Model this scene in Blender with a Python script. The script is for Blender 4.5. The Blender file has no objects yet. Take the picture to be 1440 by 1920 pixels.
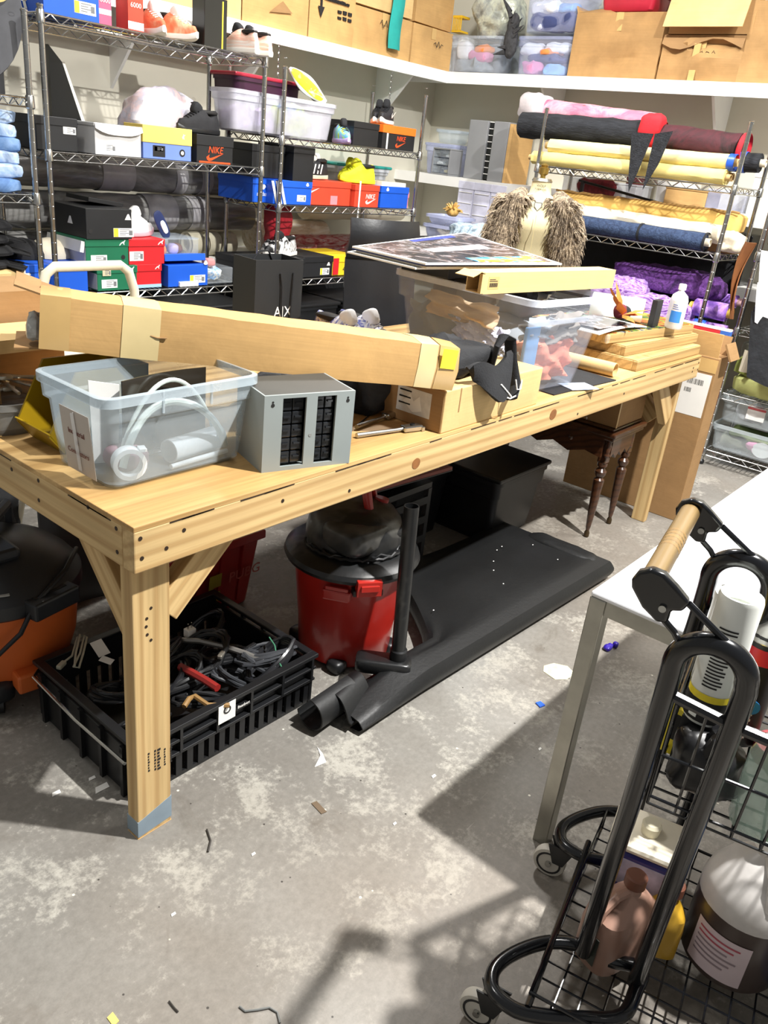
import bpy, bmesh, math, random
from mathutils import Vector, Matrix, noise
random.seed(7)
PI = math.pi
scn = bpy.context.scene
col = scn.collection

# ---------------------------------------------------------------- camera
FPX = 1513.1
YAW, PITCH, ROLL = math.radians(37.732), math.radians(23.885), math.radians(6.4697)
CAM = Vector((-0.7668, -1.1667, 1.4833))
_f = Vector((math.cos(YAW)*math.cos(PITCH), math.sin(YAW)*math.cos(PITCH), -math.sin(PITCH)))
_r = Vector((math.sin(YAW), -math.cos(YAW), 0)); _u = _r.cross(_f)
RT = math.cos(ROLL)*_r + math.sin(ROLL)*_u
UP = -math.sin(ROLL)*_r + math.cos(ROLL)*_u
FW = _f
cd = bpy.data.cameras.new('camera'); cam = bpy.data.objects.new('camera', cd); col.objects.link(cam)
cd.sensor_fit = 'HORIZONTAL'; cd.sensor_width = 36; cd.lens = FPX/1440*36
cd.clip_start = .02; cd.clip_end = 60
m = Matrix((RT, UP, -FW)).transposed().to_4x4(); m.translation = CAM; cam.matrix_world = m
scn.camera = cam

# ---------------------------------------------------------------- light and exposure
scn.view_settings.view_transform = 'Standard'; scn.view_settings.look = 'None'
scn.view_settings.gamma = 1; scn.view_settings.use_curve_mapping = False
scn.view_settings.exposure = 0.26
w = bpy.data.worlds.new('room_light'); scn.world = w; w.use_nodes = True
w.node_tree.nodes['Background'].inputs[0].default_value = (1.0, .985, .96, 1)
w.node_tree.nodes['Background'].inputs[1].default_value = .24
def ceiling_lamp(loc, power, size=.16, color=(1, .98, .95)):
    l = bpy.data.lights.new('ceiling_lamp_light', 'AREA'); l.shape = 'DISK'; l.size = size
    l.energy = power; l.color = color
    o = bpy.data.objects.new('ceiling_lamp_light', l); col.objects.link(o); o.location = loc
    return o
ceiling_lamp((1.45, -1.88, 4.2), 430, .12)
ceiling_lamp((3.4, -.9, 3.5), 55, .5)
ceiling_lamp((-.3, 1.0, 3.5), 22, .5)
ceiling_lamp((2.7, 1.3, 3.5), 100, .4)

# ---------------------------------------------------------------- pixel to point on a real plane
def ray(px, py): return RT*((px-720)/FPX) - UP*((py-960)/FPX) + FW
def hx(px, py, v): d = ray(px, py); return CAM + d*((v-CAM.x)/d.x)
def hy(px, py, v): d = ray(px, py); return CAM + d*((v-CAM.y)/d.y)
def hz(px, py, v): d = ray(px, py); return CAM + d*((v-CAM.z)/d.z)

# ---------------------------------------------------------------- materials
def lin(h):
    h = h.lstrip('#'); c = [int(h[i:i+2], 16)/255 for i in (0, 2, 4)]
    return tuple(x/12.92 if x <= .04045 else ((x+.055)/1.055)**2.4 for x in c) + (1,)
MATS = {}
def nodes(name):
    mt = bpy.data.materials.new(name); mt.use_nodes = True
    nt = mt.node_tree; return mt, nt, nt.nodes['Principled BSDF'], nt.nodes['Material Output']
def coords(nt, scale=(1, 1, 1), kind='Object', rnd=True):
    tc = nt.nodes.new('ShaderNodeTexCoord'); mp = nt.nodes.new('ShaderNodeMapping')
    mp.inputs['Scale'].default_value = scale
    nt.links.new(tc.outputs[kind], mp.inputs[0])
    if rnd:
        oi = nt.nodes.new('ShaderNodeObjectInfo'); vm = nt.nodes.new('ShaderNodeVectorMath'); vm.operation = 'SCALE'
        vm.inputs[0].default_value = (7.3, 3.1, 5.7); nt.links.new(oi.outputs['Random'], vm.inputs['Scale'])
        nt.links.new(vm.outputs[0], mp.inputs['Location'])
    return mp
def ntex(nt, mp, scale, detail=4, rough=.55, dist=0):
    n = nt.nodes.new('ShaderNodeTexNoise'); n.inputs['Scale'].default_value = scale
    n.inputs['Detail'].default_value = detail; n.inputs['Roughness'].default_value = rough
    n.inputs['Distortion'].default_value = dist
    if mp: nt.links.new(mp.outputs[0], n.inputs['Vector'])
    return n
def ramp(nt, src, stops):
    r = nt.nodes.new('ShaderNodeValToRGB'); e = r.color_ramp.elements
    while len(e) < len(stops): e.new(.5)
    for el, (p, c) in zip(e, stops): el.position = p; el.color = c if len(c) == 4 else (*c, 1)
    nt.links.new(src, r.inputs[0]); return r
def mixc(nt, fac, a, b, mode='MIX'):
    x = nt.nodes.new('ShaderNodeMix'); x.data_type = 'RGBA'; x.blend_type = mode
    for s, v in ((0, fac), (6, a), (7, b)):
        if hasattr(v, 'is_output'): nt.links.new(v, x.inputs[s])
        else: x.inputs[s].default_value = v
    return x.outputs[2]
def bumpn(nt, bs, src, strength, dist=.01):
    b = nt.nodes.new('ShaderNodeBump'); b.inputs['Strength'].default_value = strength; b.inputs['Distance'].default_value = dist
    nt.links.new(src, b.inputs['Height']); nt.links.new(b.outputs[0], bs.inputs['Normal']); return b
def sc(c, k): return (min(1, c[0]*k), min(1, c[1]*k), min(1, c[2]*k), 1)
def M(name, hexc, rough=.5, metal=0, var=.12, vs=8, bump=0, bs_=60, spec=.5, coat=0):
    """plain surface with a little procedural colour variation and fine relief"""
    if name in MATS: return MATS[name]
    mt, nt, b, o = nodes(name); c = lin(hexc); mp = coords(nt)
    n = ntex(nt, mp, vs, 4)
    r = ramp(nt, n.outputs[0], [(.3, sc(c, 1-var)), (.7, sc(c, 1+var))])
    nt.links.new(r.outputs[0], b.inputs['Base Color'])
    b.inputs['Roughness'].default_value = rough; b.inputs['Metallic'].default_value = metal
    b.inputs['Specular IOR Level'].default_value = spec; b.inputs['Coat Weight'].default_value = coat
    if bump: bumpn(nt, b, ntex(nt, mp, bs_, 3).outputs[0], bump, .004)
    MATS[name] = mt; return mt
def clear(name, hexc, opacity, rough=.25, var=.3, vs=6):
    """frosted see-through plastic"""
    if name in MATS: return MATS[name]
    mt, nt, b, o = nodes(name); mp = coords(nt)
    b.inputs['Base Color'].default_value = lin(hexc); b.inputs['Roughness'].default_value = rough
    t = nt.nodes.new('ShaderNodeBsdfTransparent'); t.inputs[0].default_value = (.96, .98, 1, 1)
    mx = nt.nodes.new('ShaderNodeMixShader'); n = ntex(nt, mp, vs, 5)
    r = nt.nodes.new('ShaderNodeMapRange'); r.inputs[1].default_value = .3; r.inputs[2].default_value = .7
    r.inputs[3].default_value = opacity*(1-var); r.inputs[4].default_value = opacity*(1+var)
    nt.links.new(n.outputs[0], r.inputs[0]); nt.links.new(r.outputs[0], mx.inputs[0])
    nt.links.new(t.outputs[0], mx.inputs[1]); nt.links.new(b.outputs[0], mx.inputs[2]); nt.links.new(mx.outputs[0], o.inputs[0])
    MATS[name] = mt; return mt
def blotch(name, cols, scale=6, rough=.8, bump=.3, dist=1.5, stretch=(1, 1, 1)):
    """printed or dyed cloth: colours run into one another"""
    if name in MATS: return MATS[name]
    mt, nt, b, o = nodes(name); mp = coords(nt, stretch)
    n = ntex(nt, mp, scale, 4, .6, dist); k = len(cols)
    r = ramp(nt, n.outputs[0], [(.3+.4*i/(k-1), lin(c)) for i, c in enumerate(cols)])
    nt.links.new(r.outputs[0], b.inputs['Base Color']); b.inputs['Roughness'].default_value = rough
    if bump: bumpn(nt, b, ntex(nt, mp, scale*4, 3).outputs[0], bump, .01)
    MATS[name] = mt; return mt
def wood(name, light, dark, rough=.55, ring=14, contrast=.5, coat=0):
    if name in MATS: return MATS[name]
    mt, nt, b, o = nodes(name); mp = coords(nt, (1.1, 9, 9))
    n1 = ntex(nt, mp, 1.5, 3, .5, .6)
    wv = nt.nodes.new('ShaderNodeTexWave'); wv.wave_type = 'RINGS'; wv.rings_direction = 'X'
    mp2 = coords(nt, (.45, 7, 7)); nt.links.new(mp2.outputs[0], wv.inputs[0])
    wv.inputs['Scale'].default_value = ring*.12; wv.inputs['Distortion'].default_value = 5; wv.inputs['Detail'].default_value = 2
    wv.inputs['Detail Scale'].default_value = .8
    mp3 = coords(nt, (3, 120, 120)); n2 = ntex(nt, mp3, 1, 3)
    r = ramp(nt, wv.outputs[0], [(.45, lin(light)), (.95, lin(dark))])
    c = mixc(nt, contrast, lin(light), r.outputs[0])
    r2 = ramp(nt, n1.outputs[0], [(.3, (.82, .8, .76, 1)), (.7, (1.08, 1.05, 1, 1))])
    c = mixc(nt, 1, c, r2.outputs[0], 'MULTIPLY')
    r3 = ramp(nt, n2.outputs[0], [(.3, (.86, .84, .8, 1)), (.65, (1.03, 1.03, 1.03, 1))])
    c = mixc(nt, 1, c, r3.outputs[0], 'MULTIPLY')
    nt.links.new(c, b.inputs['Base Color']); b.inputs['Roughness'].default_value = rough
    b.inputs['Coat Weight'].default_value = coat
    bumpn(nt, b, n2.outputs[0], .15, .002)
    MATS[name] = mt; return mt
def concrete():
    mt, nt, b, o = nodes('worn_concrete'); mp = coords(nt, rnd=False)
    big = ntex(nt, mp, 1.3, 5, .6, .4); mid = ntex(nt, mp, 5, 6, .65, .3); fine = ntex(nt, mp, 55, 6, .75); speck = ntex(nt, mp, 160, 2, .6)
    base = ramp(nt, big.outputs[0], [(.3, lin('716d67')), (.5, lin('807d77')), (.7, lin('8f8d88'))]).outputs[0]
    # worn pale paint, eaten away at its edges
    a = nt.nodes.new('ShaderNodeMath'); a.operation = 'MULTIPLY_ADD'; a.inputs[1].default_value = .55
    nt.links.new(fine.outputs[0], a.inputs[0]); nt.links.new(mid.outputs[0], a.inputs[2])
    pm = ramp(nt, a.outputs[0], [(.80, (0, 0, 0, 1)), (.92, (.85, .85, .85, 1))])
    c = mixc(nt, pm.outputs[0], base, lin('a5a299'))
    dn = ntex(nt, mp, 3.1, 6, .7, .8)
    dm = ramp(nt, dn.outputs[0], [(.30, (.55, .55, .55, 1)), (.42, (0, 0, 0, 1))])
    c = mixc(nt, dm.outputs[0], c, lin('5c554c'))
    bz = ntex(nt, mp, .7, 3, .5, .5); bm_ = ramp(nt, bz.outputs[0], [(.42, (0, 0, 0, 1)), (.62, (.38, .38, .38, 1))]); c = mixc(nt, bm_.outputs[0], c, lin('77695a'))
    sn = ntex(nt, coords(nt, (2, 60, 1), rnd=False), 3, 2, .5, .3); sm0 = ramp(nt, sn.outputs[0], [(.74, (0, 0, 0, 1)), (.78, (.5, .5, .5, 1))]); c = mixc(nt, sm0.outputs[0], c, lin('b4b0a6'))
    fm = ramp(nt, fine.outputs[0], [(.3, (.80, .80, .79, 1)), (.7, (1.12, 1.12, 1.12, 1))])
    c = mixc(nt, 1, c, fm.outputs[0], 'MULTIPLY')
    vo = nt.nodes.new('ShaderNodeTexVoronoi'); vo.inputs['Scale'].default_value = 17; nt.links.new(mp.outputs[0], vo.inputs['Vector'])
    sm = ramp(nt, vo.outputs['Distance'], [(.035, (1, 1, 1, 1)), (.055, (0, 0, 0, 1))])
    c = mixc(nt, sm.outputs[0], c, lin('3c3833'))
    vo2 = nt.nodes.new('ShaderNodeTexVoronoi'); vo2.inputs['Scale'].default_value = 11; nt.links.new(mp.outputs[0], vo2.inputs['Vector'])
    sm2 = ramp(nt, vo2.outputs['Distance'], [(.03, (1, 1, 1, 1)), (.045, (0, 0, 0, 1))])
    c = mixc(nt, sm2.outputs[0], c, lin('d8d4c4'))
    nt.links.new(c, b.inputs['Base Color'])
    rr = ramp(nt, mid.outputs[0], [(.3, (.42, .42, .42, 1)), (.7, (.62, .62, .62, 1))]); nt.links.new(rr.outputs[0], b.inputs['Roughness'])
    bumpn(nt, b, fine.outputs[0], .25, .003)
    return mt
def cardboard(name, hexc, var=.14):
    if name in MATS: return MATS[name]
    mt, nt, b, o = nodes(name); mp = coords(nt); c = lin(hexc)
    n = ntex(nt, mp, 5, 5, .6, .3); fl = ntex(nt, coords(nt, (2, 2, 90)), 3, 2)
    r = ramp(nt, n.outputs[0], [(.3, sc(c, 1-var)), (.7, sc(c, 1+var))])
    r2 = ramp(nt, fl.outputs[0], [(.3, (.94, .94, .93, 1)), (.7, (1.03, 1.03, 1.03, 1))])
    nt.links.new(mixc(nt, 1, r.outputs[0], r2.outputs[0], 'MULTIPLY'), b.inputs['Base Color'])
    b.inputs['Roughness'].default_value = .75; b.inputs['Specular IOR Level'].default_value = .3
    bumpn(nt, b, n.outputs[0], .3, .012)
    MATS[name] = mt; return mt

WALL = M('cream_wall', 'd0ccbc', .8, var=.03, vs=3, bump=.05)
WHITE = M('white_paint', 'efeeea', .5, var=.03, vs=6)
PINE = wood('pine_lumber', 'd2b684', 'a57f4c')
PLY = wood('plywood_top', 'd3b078', '94703c', ring=9, contrast=.6)
OLDWOOD = wood('grey_pine', 'c2a470', '8f7448')
MAHOG = wood('dark_mahogany', '4a2c1a', '1f110a', .28, coat=.4)
CHROME = M('chrome_wire', 'b9b9b6', .22, 1, var=.1, vs=20)
STEEL = M('brushed_steel', 'a5a49c', .34, 1, var=.12, vs=15)
BLACKP = M('black_plastic', '17181a', .42, var=.2)
BLACKG = M('glossy_black_paint', '0a0c10', .2, var=.2, coat=.15)
BLACKC = M('black_cloth', '191a1d', .9, var=.3, vs=20, bump=.4, bs_=200)
CARD = cardboard('tan_cardboard', 'c49d66')
CARDL = cardboard('pale_cardboard', 'd0b07a')
CARDD = cardboard('brown_cardboard', '9a7850'); CARDM = cardboard('shaded_cardboard', 'ab8657', .2)  # CARDM is darker cardboard with the dented boxes' shading put in its colour
TAPE = M('packing_tape', 'c9a66c', .22, var=.08)
TAPEP = M('pale_tape', 'd9c490', .25, var=.08)
FROST = clear('frosted_plastic', 'd4dde4', .22)
FROST2 = clear('milky_plastic', 'eef0f4', .5, .35)
FROSTC = clear('thin_clear_plastic', 'e8eef2', .13, .12)
FROSTB = clear('blue_tint_plastic', 'c9cde8', .38, .2)
PAPER = M('white_paper', 'eeede8', .7, var=.04)
LABEL = M('grey_label', 'd4d2cc', .7, var=.12, vs=40)
INK = M('black_ink', '1b1a19', .7)
RUBBER = M('black_rubber', '111213', .5, var=.3, vs=5, bump=.15, bs_=90)

# ---------------------------------------------------------------- mesh builder
class MB:
    def __init__(s): s.v = []; s.f = []
    def add(s, vs, fs):
        o = len(s.v); s.v += [Vector(a) for a in vs]; s.f += [tuple(i+o for i in f) for f in fs]; return s
    def hexa(s, p): return s.add(p, [(3, 2, 1, 0), (4, 5, 6, 7), (0, 1, 5, 4), (1, 2, 6, 5), (2, 3, 7, 6), (3, 0, 4, 7)])
    def box(s, x0, y0, z0, x1, y1, z1):
        return s.hexa([(x0, y0, z0), (x1, y0, z0), (x1, y1, z0), (x0, y1, z0), (x0, y0, z1), (x1, y0, z1), (x1, y1, z1), (x0, y1, z1)])
    def obox(s, c, size, rot=None):
        a, b, d = size[0]/2, size[1]/2, size[2]/2
        P = [Vector(q) for q in ((-a, -b, -d), (a, -b, -d), (a, b, -d), (-a, b, -d), (-a, -b, d), (a, -b, d), (a, b, d), (-a, b, d))]
        if rot is not None: P = [rot @ q for q in P]
        return s.hexa([q+Vector(c) for q in P])
    def cyl(s, p0, p1, r0, r1=None, n=14, cap=True):
        return s.tube([p0, p1], [r0, r0 if r1 is None else r1], n, cap)
    def tube(s, pts, r, n=8, cap=True, closed=False, sq=1):
        pts = [Vector(p) for p in pts]; k = len(pts); R = r if hasattr(r, '__len__') else [r]*k
        T = []
        for i in range(k):
            a = pts[(i-1) % k] if (closed or i) else pts[i]; b = pts[(i+1) % k] if (closed or i < k-1) else pts[i]
            t = b-a; T.append(t.normalized() if t.length > 1e-9 else Vector((0, 0, 1)))
        u = T[0].orthogonal().normalized(); vs = []; fs = []
        for i in range(k):
            if i: u = (u - T[i]*u.dot(T[i])); u = u.normalized() if u.length > 1e-6 else T[i].orthogonal().normalized()
            w_ = T[i].cross(u)
            for j in range(n):
                a = 2*PI*j/n; vs.append(pts[i] + (u*math.cos(a) + w_*math.sin(a)*sq)*R[i])
        for i in range(k if closed else k-1):
            for j in range(n):
                a = i*n+j; b = i*n+(j+1) % n; c = ((i+1) % k)*n+(j+1) % n; d = ((i+1) % k)*n+j
                fs.append((a, b, c, d))
        if cap and not closed: fs.append(tuple(range(n-1, -1, -1))); fs.append(tuple((k-1)*n+j for j in range(n)))
        return s.add(vs, fs)
    def lathe(s, prof, n=20, c=(0, 0, 0), cap=True, rot=None, sx=1, sy=1):
        vs = []; fs = []
        for r, z in prof:
            for j in range(n):
                a = 2*PI*j/n; p = Vector((r*math.cos(a)*sx, r*math.sin(a)*sy, z)); vs.append((rot @ p if rot is not None else p)+Vector(c))
        for i in range(len(prof)-1):
            for j in range(n): fs.append((i*n+j, i*n+(j+1) % n, (i+1)*n+(j+1) % n, (i+1)*n+j))
        if cap: fs.append(tuple(range(n-1, -1, -1))); fs.append(tuple((len(prof)-1)*n+j for j in range(n)))
        return s.add(vs, fs)
    def prism(s, poly, t, o=(0, 0, 0), ux=(1, 0, 0), uy=(0, 0, 1)):
        """flat outline in the ux, uy plane given thickness t towards ux x uy"""
        o = Vector(o); ux = Vector(ux); uy = Vector(uy); un = ux.cross(uy).normalized(); k = len(poly)
        vs = [o+ux*a+uy*b for a, b in poly] + [o+ux*a+uy*b+un*t for a, b in poly]
        fs = [tuple(range(k-1, -1, -1)), tuple(range(k, 2*k))] + [(i, (i+1) % k, k+(i+1) % k, k+i) for i in range(k)]
        return s.add(vs, fs)
    def grid(s, nu, nv, fn, thick=0):
        vs = [fn(i/(nu-1), j/(nv-1)) for i in range(nu) for j in range(nv)]
        fs = [(i*nv+j, (i+1)*nv+j, (i+1)*nv+j+1, i*nv+j+1) for i in range(nu-1) for j in range(nv-1)]
        if thick:
            vs = [Vector(a) for a in vs]; N = []
            for i in range(nu):
                for j in range(nv):
                    a = vs[min(i+1, nu-1)*nv+j]-vs[max(i-1, 0)*nv+j]; b = vs[i*nv+min(j+1, nv-1)]-vs[i*nv+max(j-1, 0)]
                    n_ = a.cross(b); N.append(n_.normalized() if n_.length > 1e-9 else Vector((0, 0, 1)))
            k = len(vs); vs = vs+[a-n_*thick for a, n_ in zip(vs, N)]
            fs = fs+[tuple(q+k for q in reversed(f)) for f in fs]
            edge = [i*nv for i in range(nu)]+[(nu-1)*nv+j for j in range(1, nv)]+[i*nv+nv-1 for i in range(nu-2, -1, -1)]+[j for j in range(nv-2, 0, -1)]
            for a, b in zip(edge, edge[1:]+edge[:1]): fs.append((a, a+k, b+k, b))
        return s.add(vs, fs)
    def soft(s, c, half, e=.45, amp=.01, freq=12, seed=0, nu=28, nv=16, rot=None, flat=True):
        """rounded, slightly crumpled lump (folded cloth, bags, cushions)"""
        c = Vector(c); a, b, h = half; vs = []; fs = []
        def pw(x): return math.copysign(abs(x)**e, x)
        for i in range(nv+1):
            th = -PI/2+PI*i/nv
            for j in range(nu):
                ph = 2*PI*j/nu
                p = Vector((a*pw(math.cos(th))*pw(math.cos(ph)), b*pw(math.cos(th))*pw(math.sin(ph)), h*pw(math.sin(th))))
                q = p*freq+Vector((seed*3.1, seed*1.7, seed*.9))
                d = amp*(noise.noise(q)+.6*noise.noise(q*2.3)+.35*abs(noise.noise(q*4.1)))
                nrm = Vector((p.x/a, p.y/b, p.z/h)); nrm = nrm.normalized() if nrm.length else Vector((0, 0, 1))
                p = p+nrm*d
                if flat: p.z = max(p.z, -h)
                if rot is not None: p = rot @ p
                vs.append(c+p)
        for i in range(nv):
            for j in range(nu): fs.append((i*nu+j, i*nu+(j+1) % nu, (i+1)*nu+(j+1) % nu, (i+1)*nu+j))
        return s.add(vs, fs)
    def build(s, name, mat, parent=None, smooth=True, bevel=0, seg=2, loc=None, rot=None, ang=35, weld=False):
        me = bpy.data.meshes.new(name); me.from_pydata([tuple(a) for a in s.v], [], s.f); me.update()
        if weld:
            bm = bmesh.new(); bm.from_mesh(me); bmesh.ops.remove_doubles(bm, verts=bm.verts, dist=1e-5); bmesh.ops.recalc_face_normals(bm, faces=bm.faces); bm.to_mesh(me); bm.free()
        me.materials.append(mat)
        if smooth:
            me.polygons.foreach_set('use_smooth', [True]*len(me.polygons)); me.set_sharp_from_angle(angle=math.radians(ang))
        o = bpy.data.objects.new(name, me); col.objects.link(o)
        if parent: o.parent = parent
        if loc is not None: o.location = loc
        if rot is not None: o.rotation_euler = rot
        if bevel:
            bv = o.modifiers.new('bevel', 'BEVEL'); bv.width = bevel; bv.segments = seg; bv.limit_method = 'ANGLE'; bv.angle_limit = math.radians(40)
        return o
def tag(o, label, cat, group=None, kind=None):
    if label: o['label'] = label
    if cat: o['category'] = cat
    if group: o['group'] = group
    if kind: o['kind'] = kind
    return o
def thing(name, label, cat, loc=(0, 0, 0), rz=0, group=None, rot=None):
    o = bpy.data.objects.new(name, None); col.objects.link(o); o.location = loc
    o.rotation_euler = rot if rot else (0, 0, rz); o.empty_display_size = .05
    return tag(o, label, cat, group)
def struct(o): o['kind'] = 'structure'; return o
def copy_tree(o, parent=None):
    c = o.copy(); col.objects.link(c); c.parent = parent
    for ch in list(o.children): copy_tree(ch, c)
    return c
def smooth(P, n=6, closed=False):
    """round a polyline off into a smooth curve"""
    P = [Vector(p) for p in P]; k = len(P); out = []
    for i in range(k if closed else k-1):
        a = P[(i-1) % k] if (closed or i) else P[i]; b = P[i]; c = P[(i+1) % k]; d = P[(i+2) % k] if (closed or i+2 < k) else c
        for j in range(n):
            t = j/n; out.append(.5*((2*b)+(c-a)*t+(2*a-5*b+4*c-d)*t*t+(3*b-a-3*c+d)*t**3))
    if not closed: out.append(P[-1])
    return out
def RZ(a): return Matrix.Rotation(a, 3, 'Z')
def text(body, size, mat, parent, o, ux=(1, 0, 0), uy=(0, 0, 1), depth=.0006, align='CENTER', name='lettering', sx=1, shear=0):
    """lettering laid on a surface; o is the centre of its baseline"""
    cu = bpy.data.curves.new('lettering', 'FONT'); cu.body = body; cu.size = size; cu.align_x = align; cu.extrude = depth/2; cu.shear = shear; cu.resolution_u = 2
    t = bpy.data.objects.new('tmp', cu); col.objects.link(t)
    dg = bpy.context.evaluated_depsgraph_get(); me = bpy.data.meshes.new_from_object(t.evaluated_get(dg))
    bpy.data.objects.remove(t); bpy.data.curves.remove(cu); me.name = name
    ux = Vector(ux).normalized(); uy = Vector(uy).normalized(); un = ux.cross(uy)
    mt = Matrix((ux*sx, uy, un)).transposed().to_4x4(); mt.translation = Vector(o)+un*depth/2
    me.transform(mt); me.materials.clear(); me.materials.append(mat)
    ob = bpy.data.objects.new(name, me); col.objects.link(ob); ob.parent = parent; return ob
def patch(poly, mat, parent, o, ux=(1, 0, 0), uy=(0, 0, 1), name='sticker', t=.0008):
    return MB().prism(poly, t, o, ux, uy).build(name, mat, parent, smooth=False)
def rect(w_, h_): return [(-w_/2, -h_/2), (w_/2, -h_/2), (w_/2, h_/2), (-w_/2, h_/2)]
SWOOSH = [(-.5, -.02), (-.47, -.14), (-.36, -.2), (-.2, -.17), (.5, .2), (-.18, -.04), (-.3, -.07), (-.36, -.02), (-.33, .1), (-.43, .02)]
def mark(poly, s, mat, parent, o, ux=(1, 0, 0), uy=(0, 0, 1), name='logo', sy=1):
    return patch([(a*s, b*s*sy) for a, b in poly], mat, parent, o, ux, uy, name)
CAT = [(-.5, -.3), (-.38, -.28), (-.12, -.02), (.1, .02), (.22, -.22), (.32, -.2), (.27, .05), (.42, .3), (.5, .34), (.4, .44), (.22, .26), (-.05, .17), (-.3, .0), (-.46, -.2)]
TREF = []
for k_ in range(36):
    a_ = PI*k_/35; TREF.append((.5*math.cos(a_)*(.75+.25*abs(math.cos(1.5*(a_-PI/2)))), .52*math.sin(a_)*(.65+.35*abs(math.cos(1.5*(a_-PI/2))))-.05))
TREF += [(-.25, -.28), (.25, -.28)]
# ================================================================ the room
WL, WR = 3.28, 5.02
struct(MB().box(-3.5, -4.5, -.06, WR+.1, WL+.1, 0).build('floor', concrete(), smooth=False))
struct(MB().box(-3.5, WL, 0, WR+.1, WL+.1, 3.6).build('wall_left', WALL, smooth=False))
struct(MB().box(WR, -4.5, 0, WR+.1, WL, 3.6).build('wall_right', WALL, smooth=False))
SY, SX = 2.87, 4.62      # front edges of the wall shelves
US, LS = 2.07, 1.37      # top of upper shelf, top of lower shelf
def wall_shelf(name, label, along, z, d0, d1, e0, e1, brs, fh=.075, bh=.42):
    t = thing(name, label, 'shelf')
    def bx(a0, a1, b0, b1, z0, z1):
        return (a0, b0, z0, a1, b1, z1) if along == 'x' else (b0, a0, z0, b1, a1, z1)
    MB().box(*bx(e0, e1, d0+.02, d1, z-.02, z)).build('board', WHITE, t, smooth=False)
    MB().box(*bx(e0, e1, d0, d0+.02, z-fh, z)).build('fascia', WHITE, t, smooth=False)
    for q in brs:
        tri = [(d0+.03, z-.022), (d1, z-.022), (d1, z-bh)]
        P = [((q, a, b) if along == 'x' else (a, q, b)) for a, b in tri]; Q = [((q+.018, a, b) if along == 'x' else (a, q+.018, b)) for a, b in tri]
        MB().add(P+Q, [(0, 1, 2), (5, 4, 3), (0, 3, 4, 1), (1, 4, 5, 2), (2, 5, 3, 0)]).build('bracket', WHITE, t, smooth=False)
    return t
wall_shelf('wall_shelf', 'long white upper shelf on the left wall carrying cardboard boxes', 'x', US, SY, WL, -1.2, SX, [.6, 2.08, 2.95, 4.3])
wall_shelf('wall_shelf', 'long white upper shelf on the right wall carrying boxes and clear bins', 'y', US, SX, WR, -3, WL, [2.1, .9, -.4])
wall_shelf('wall_shelf', 'white lower shelf on the right wall with grey drawer cabinets', 'y', LS, SX, WR, -3, WL, [.9, -.4], .07, .3)
wall_shelf('wall_shelf', 'white lower shelf on left wall behind the wire racks, holding wrapped rolls', 'x', .80, SY, WL, -1.2, SX, [1.2, 3.1], .07, .3)
wall_shelf('wall_shelf', 'lowest white shelf on right wall behind the dress form', 'y', .95, SX, WR, -3, WL, [1.6, .2], .07, .3)

# ================================================================ the pine workbench
BH, BL, BD = .81, 2.905, 1.02
bench = thing('workbench', 'long pine workbench with plywood top in the middle of the room', 'workbench')
def lumber(name, c, size, along, mat=PINE, parent=bench, rot=None, bevel=.003):
    """a stick whose grain runs along its own local x"""
    L, a, b = size
    o = MB().obox((0, 0, 0), (L, a, b)).build(name, mat, parent, smooth=False, bevel=bevel, loc=c)
    o.rotation_euler = {'x': (0, 0, 0), 'y': (0, 0, PI/2), 'z': (0, -PI/2, 0)}[along] if rot is None else rot
    return o
ap = lumber('apron', (BL/2, .019, BH-.0545), (BL, .038, .089), 'x')
lumber('apron', (.019, .038+(BD-.076)/2, BH-.0545), (BD-.076, .038, .089), 'y')
lumber('apron', (BL-.019, .038+(BD-.076)/2, BH-.0545), (BD-.076, .038, .089), 'y')
lumber('apron', (BL/2, BD-.019, BH-.0545), (BL, .038, .089), 'x')
tp = MB().box(-BL/2, -BD/2, -.006, BL/2, BD/2, .006).build('tabletop', PLY, bench, smooth=False, bevel=.002, loc=(BL/2, BD/2, BH-.006))
for x0, wx, y0, wy in ((.018, .089, .038, .04), (BL-.088, .038, .038, .065), (.018, .089, BD-.078, .04), (BL-.088, .038, BD-.103, .065)):
    l = lumber('leg', (x0+wx/2, y0+wy/2, (BH-.012)/2), (BH-.012, wy, wx), 'z')
MB().box(.0172, .0372, 0, .1078, .0788, .001).build('foot_end', PINE, bench, smooth=False)
MB().add([(.0172, .0372, .006), (.1078, .0372, .012), (.1078, .0372, .075), (.0172, .0372, .05)] + [(.0172, .0795, .006), (.1078, .0795, .012), (.1078, .0795, .075), (.0172, .0795, .05)],
         [(3, 2, 1, 0), (4, 5, 6, 7), (0, 1, 5, 4), (1, 2, 6, 5), (2, 3, 7, 6), (3, 0, 4, 7)]).build('painted_foot', M('blue_grey_paint', '8494a0', .6, var=.15), bench, smooth=False)['label'] = 'blue grey paint band at the foot'
def brace(p0, p1, w_, t, cutn):
    """diagonal brace between two points, in a vertical plane"""
    p0 = Vector(p0); p1 = Vector(p1); d = p1-p0; L = d.length
    o = MB().obox((0, 0, 0), (L, t, w_)).build('brace', PINE, bench, smooth=False, bevel=.002)
    x = d.normalized(); z = Vector((0, 0, 1)); z = (z-x*z.dot(x)).normalized(); y = z.cross(x)
    mt = Matrix((x, y, z)).transposed().to_4x4(); mt.translation = (p0+p1)/2; o.matrix_world = mt
brace((.10, .058, .57), (.30, .058, .76), .07, .038, 0)
brace((.06, .07, .51), (.06, .30, .76), .07, .038, 0)
brace((BL-.09, .06, .52), (BL-.30, .06, .74), .08, .036, 0)
brace((BL-.08, .11, .5), (BL-.08, .36, .74), .07, .038, 0)
rg = random.Random(2)
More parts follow.
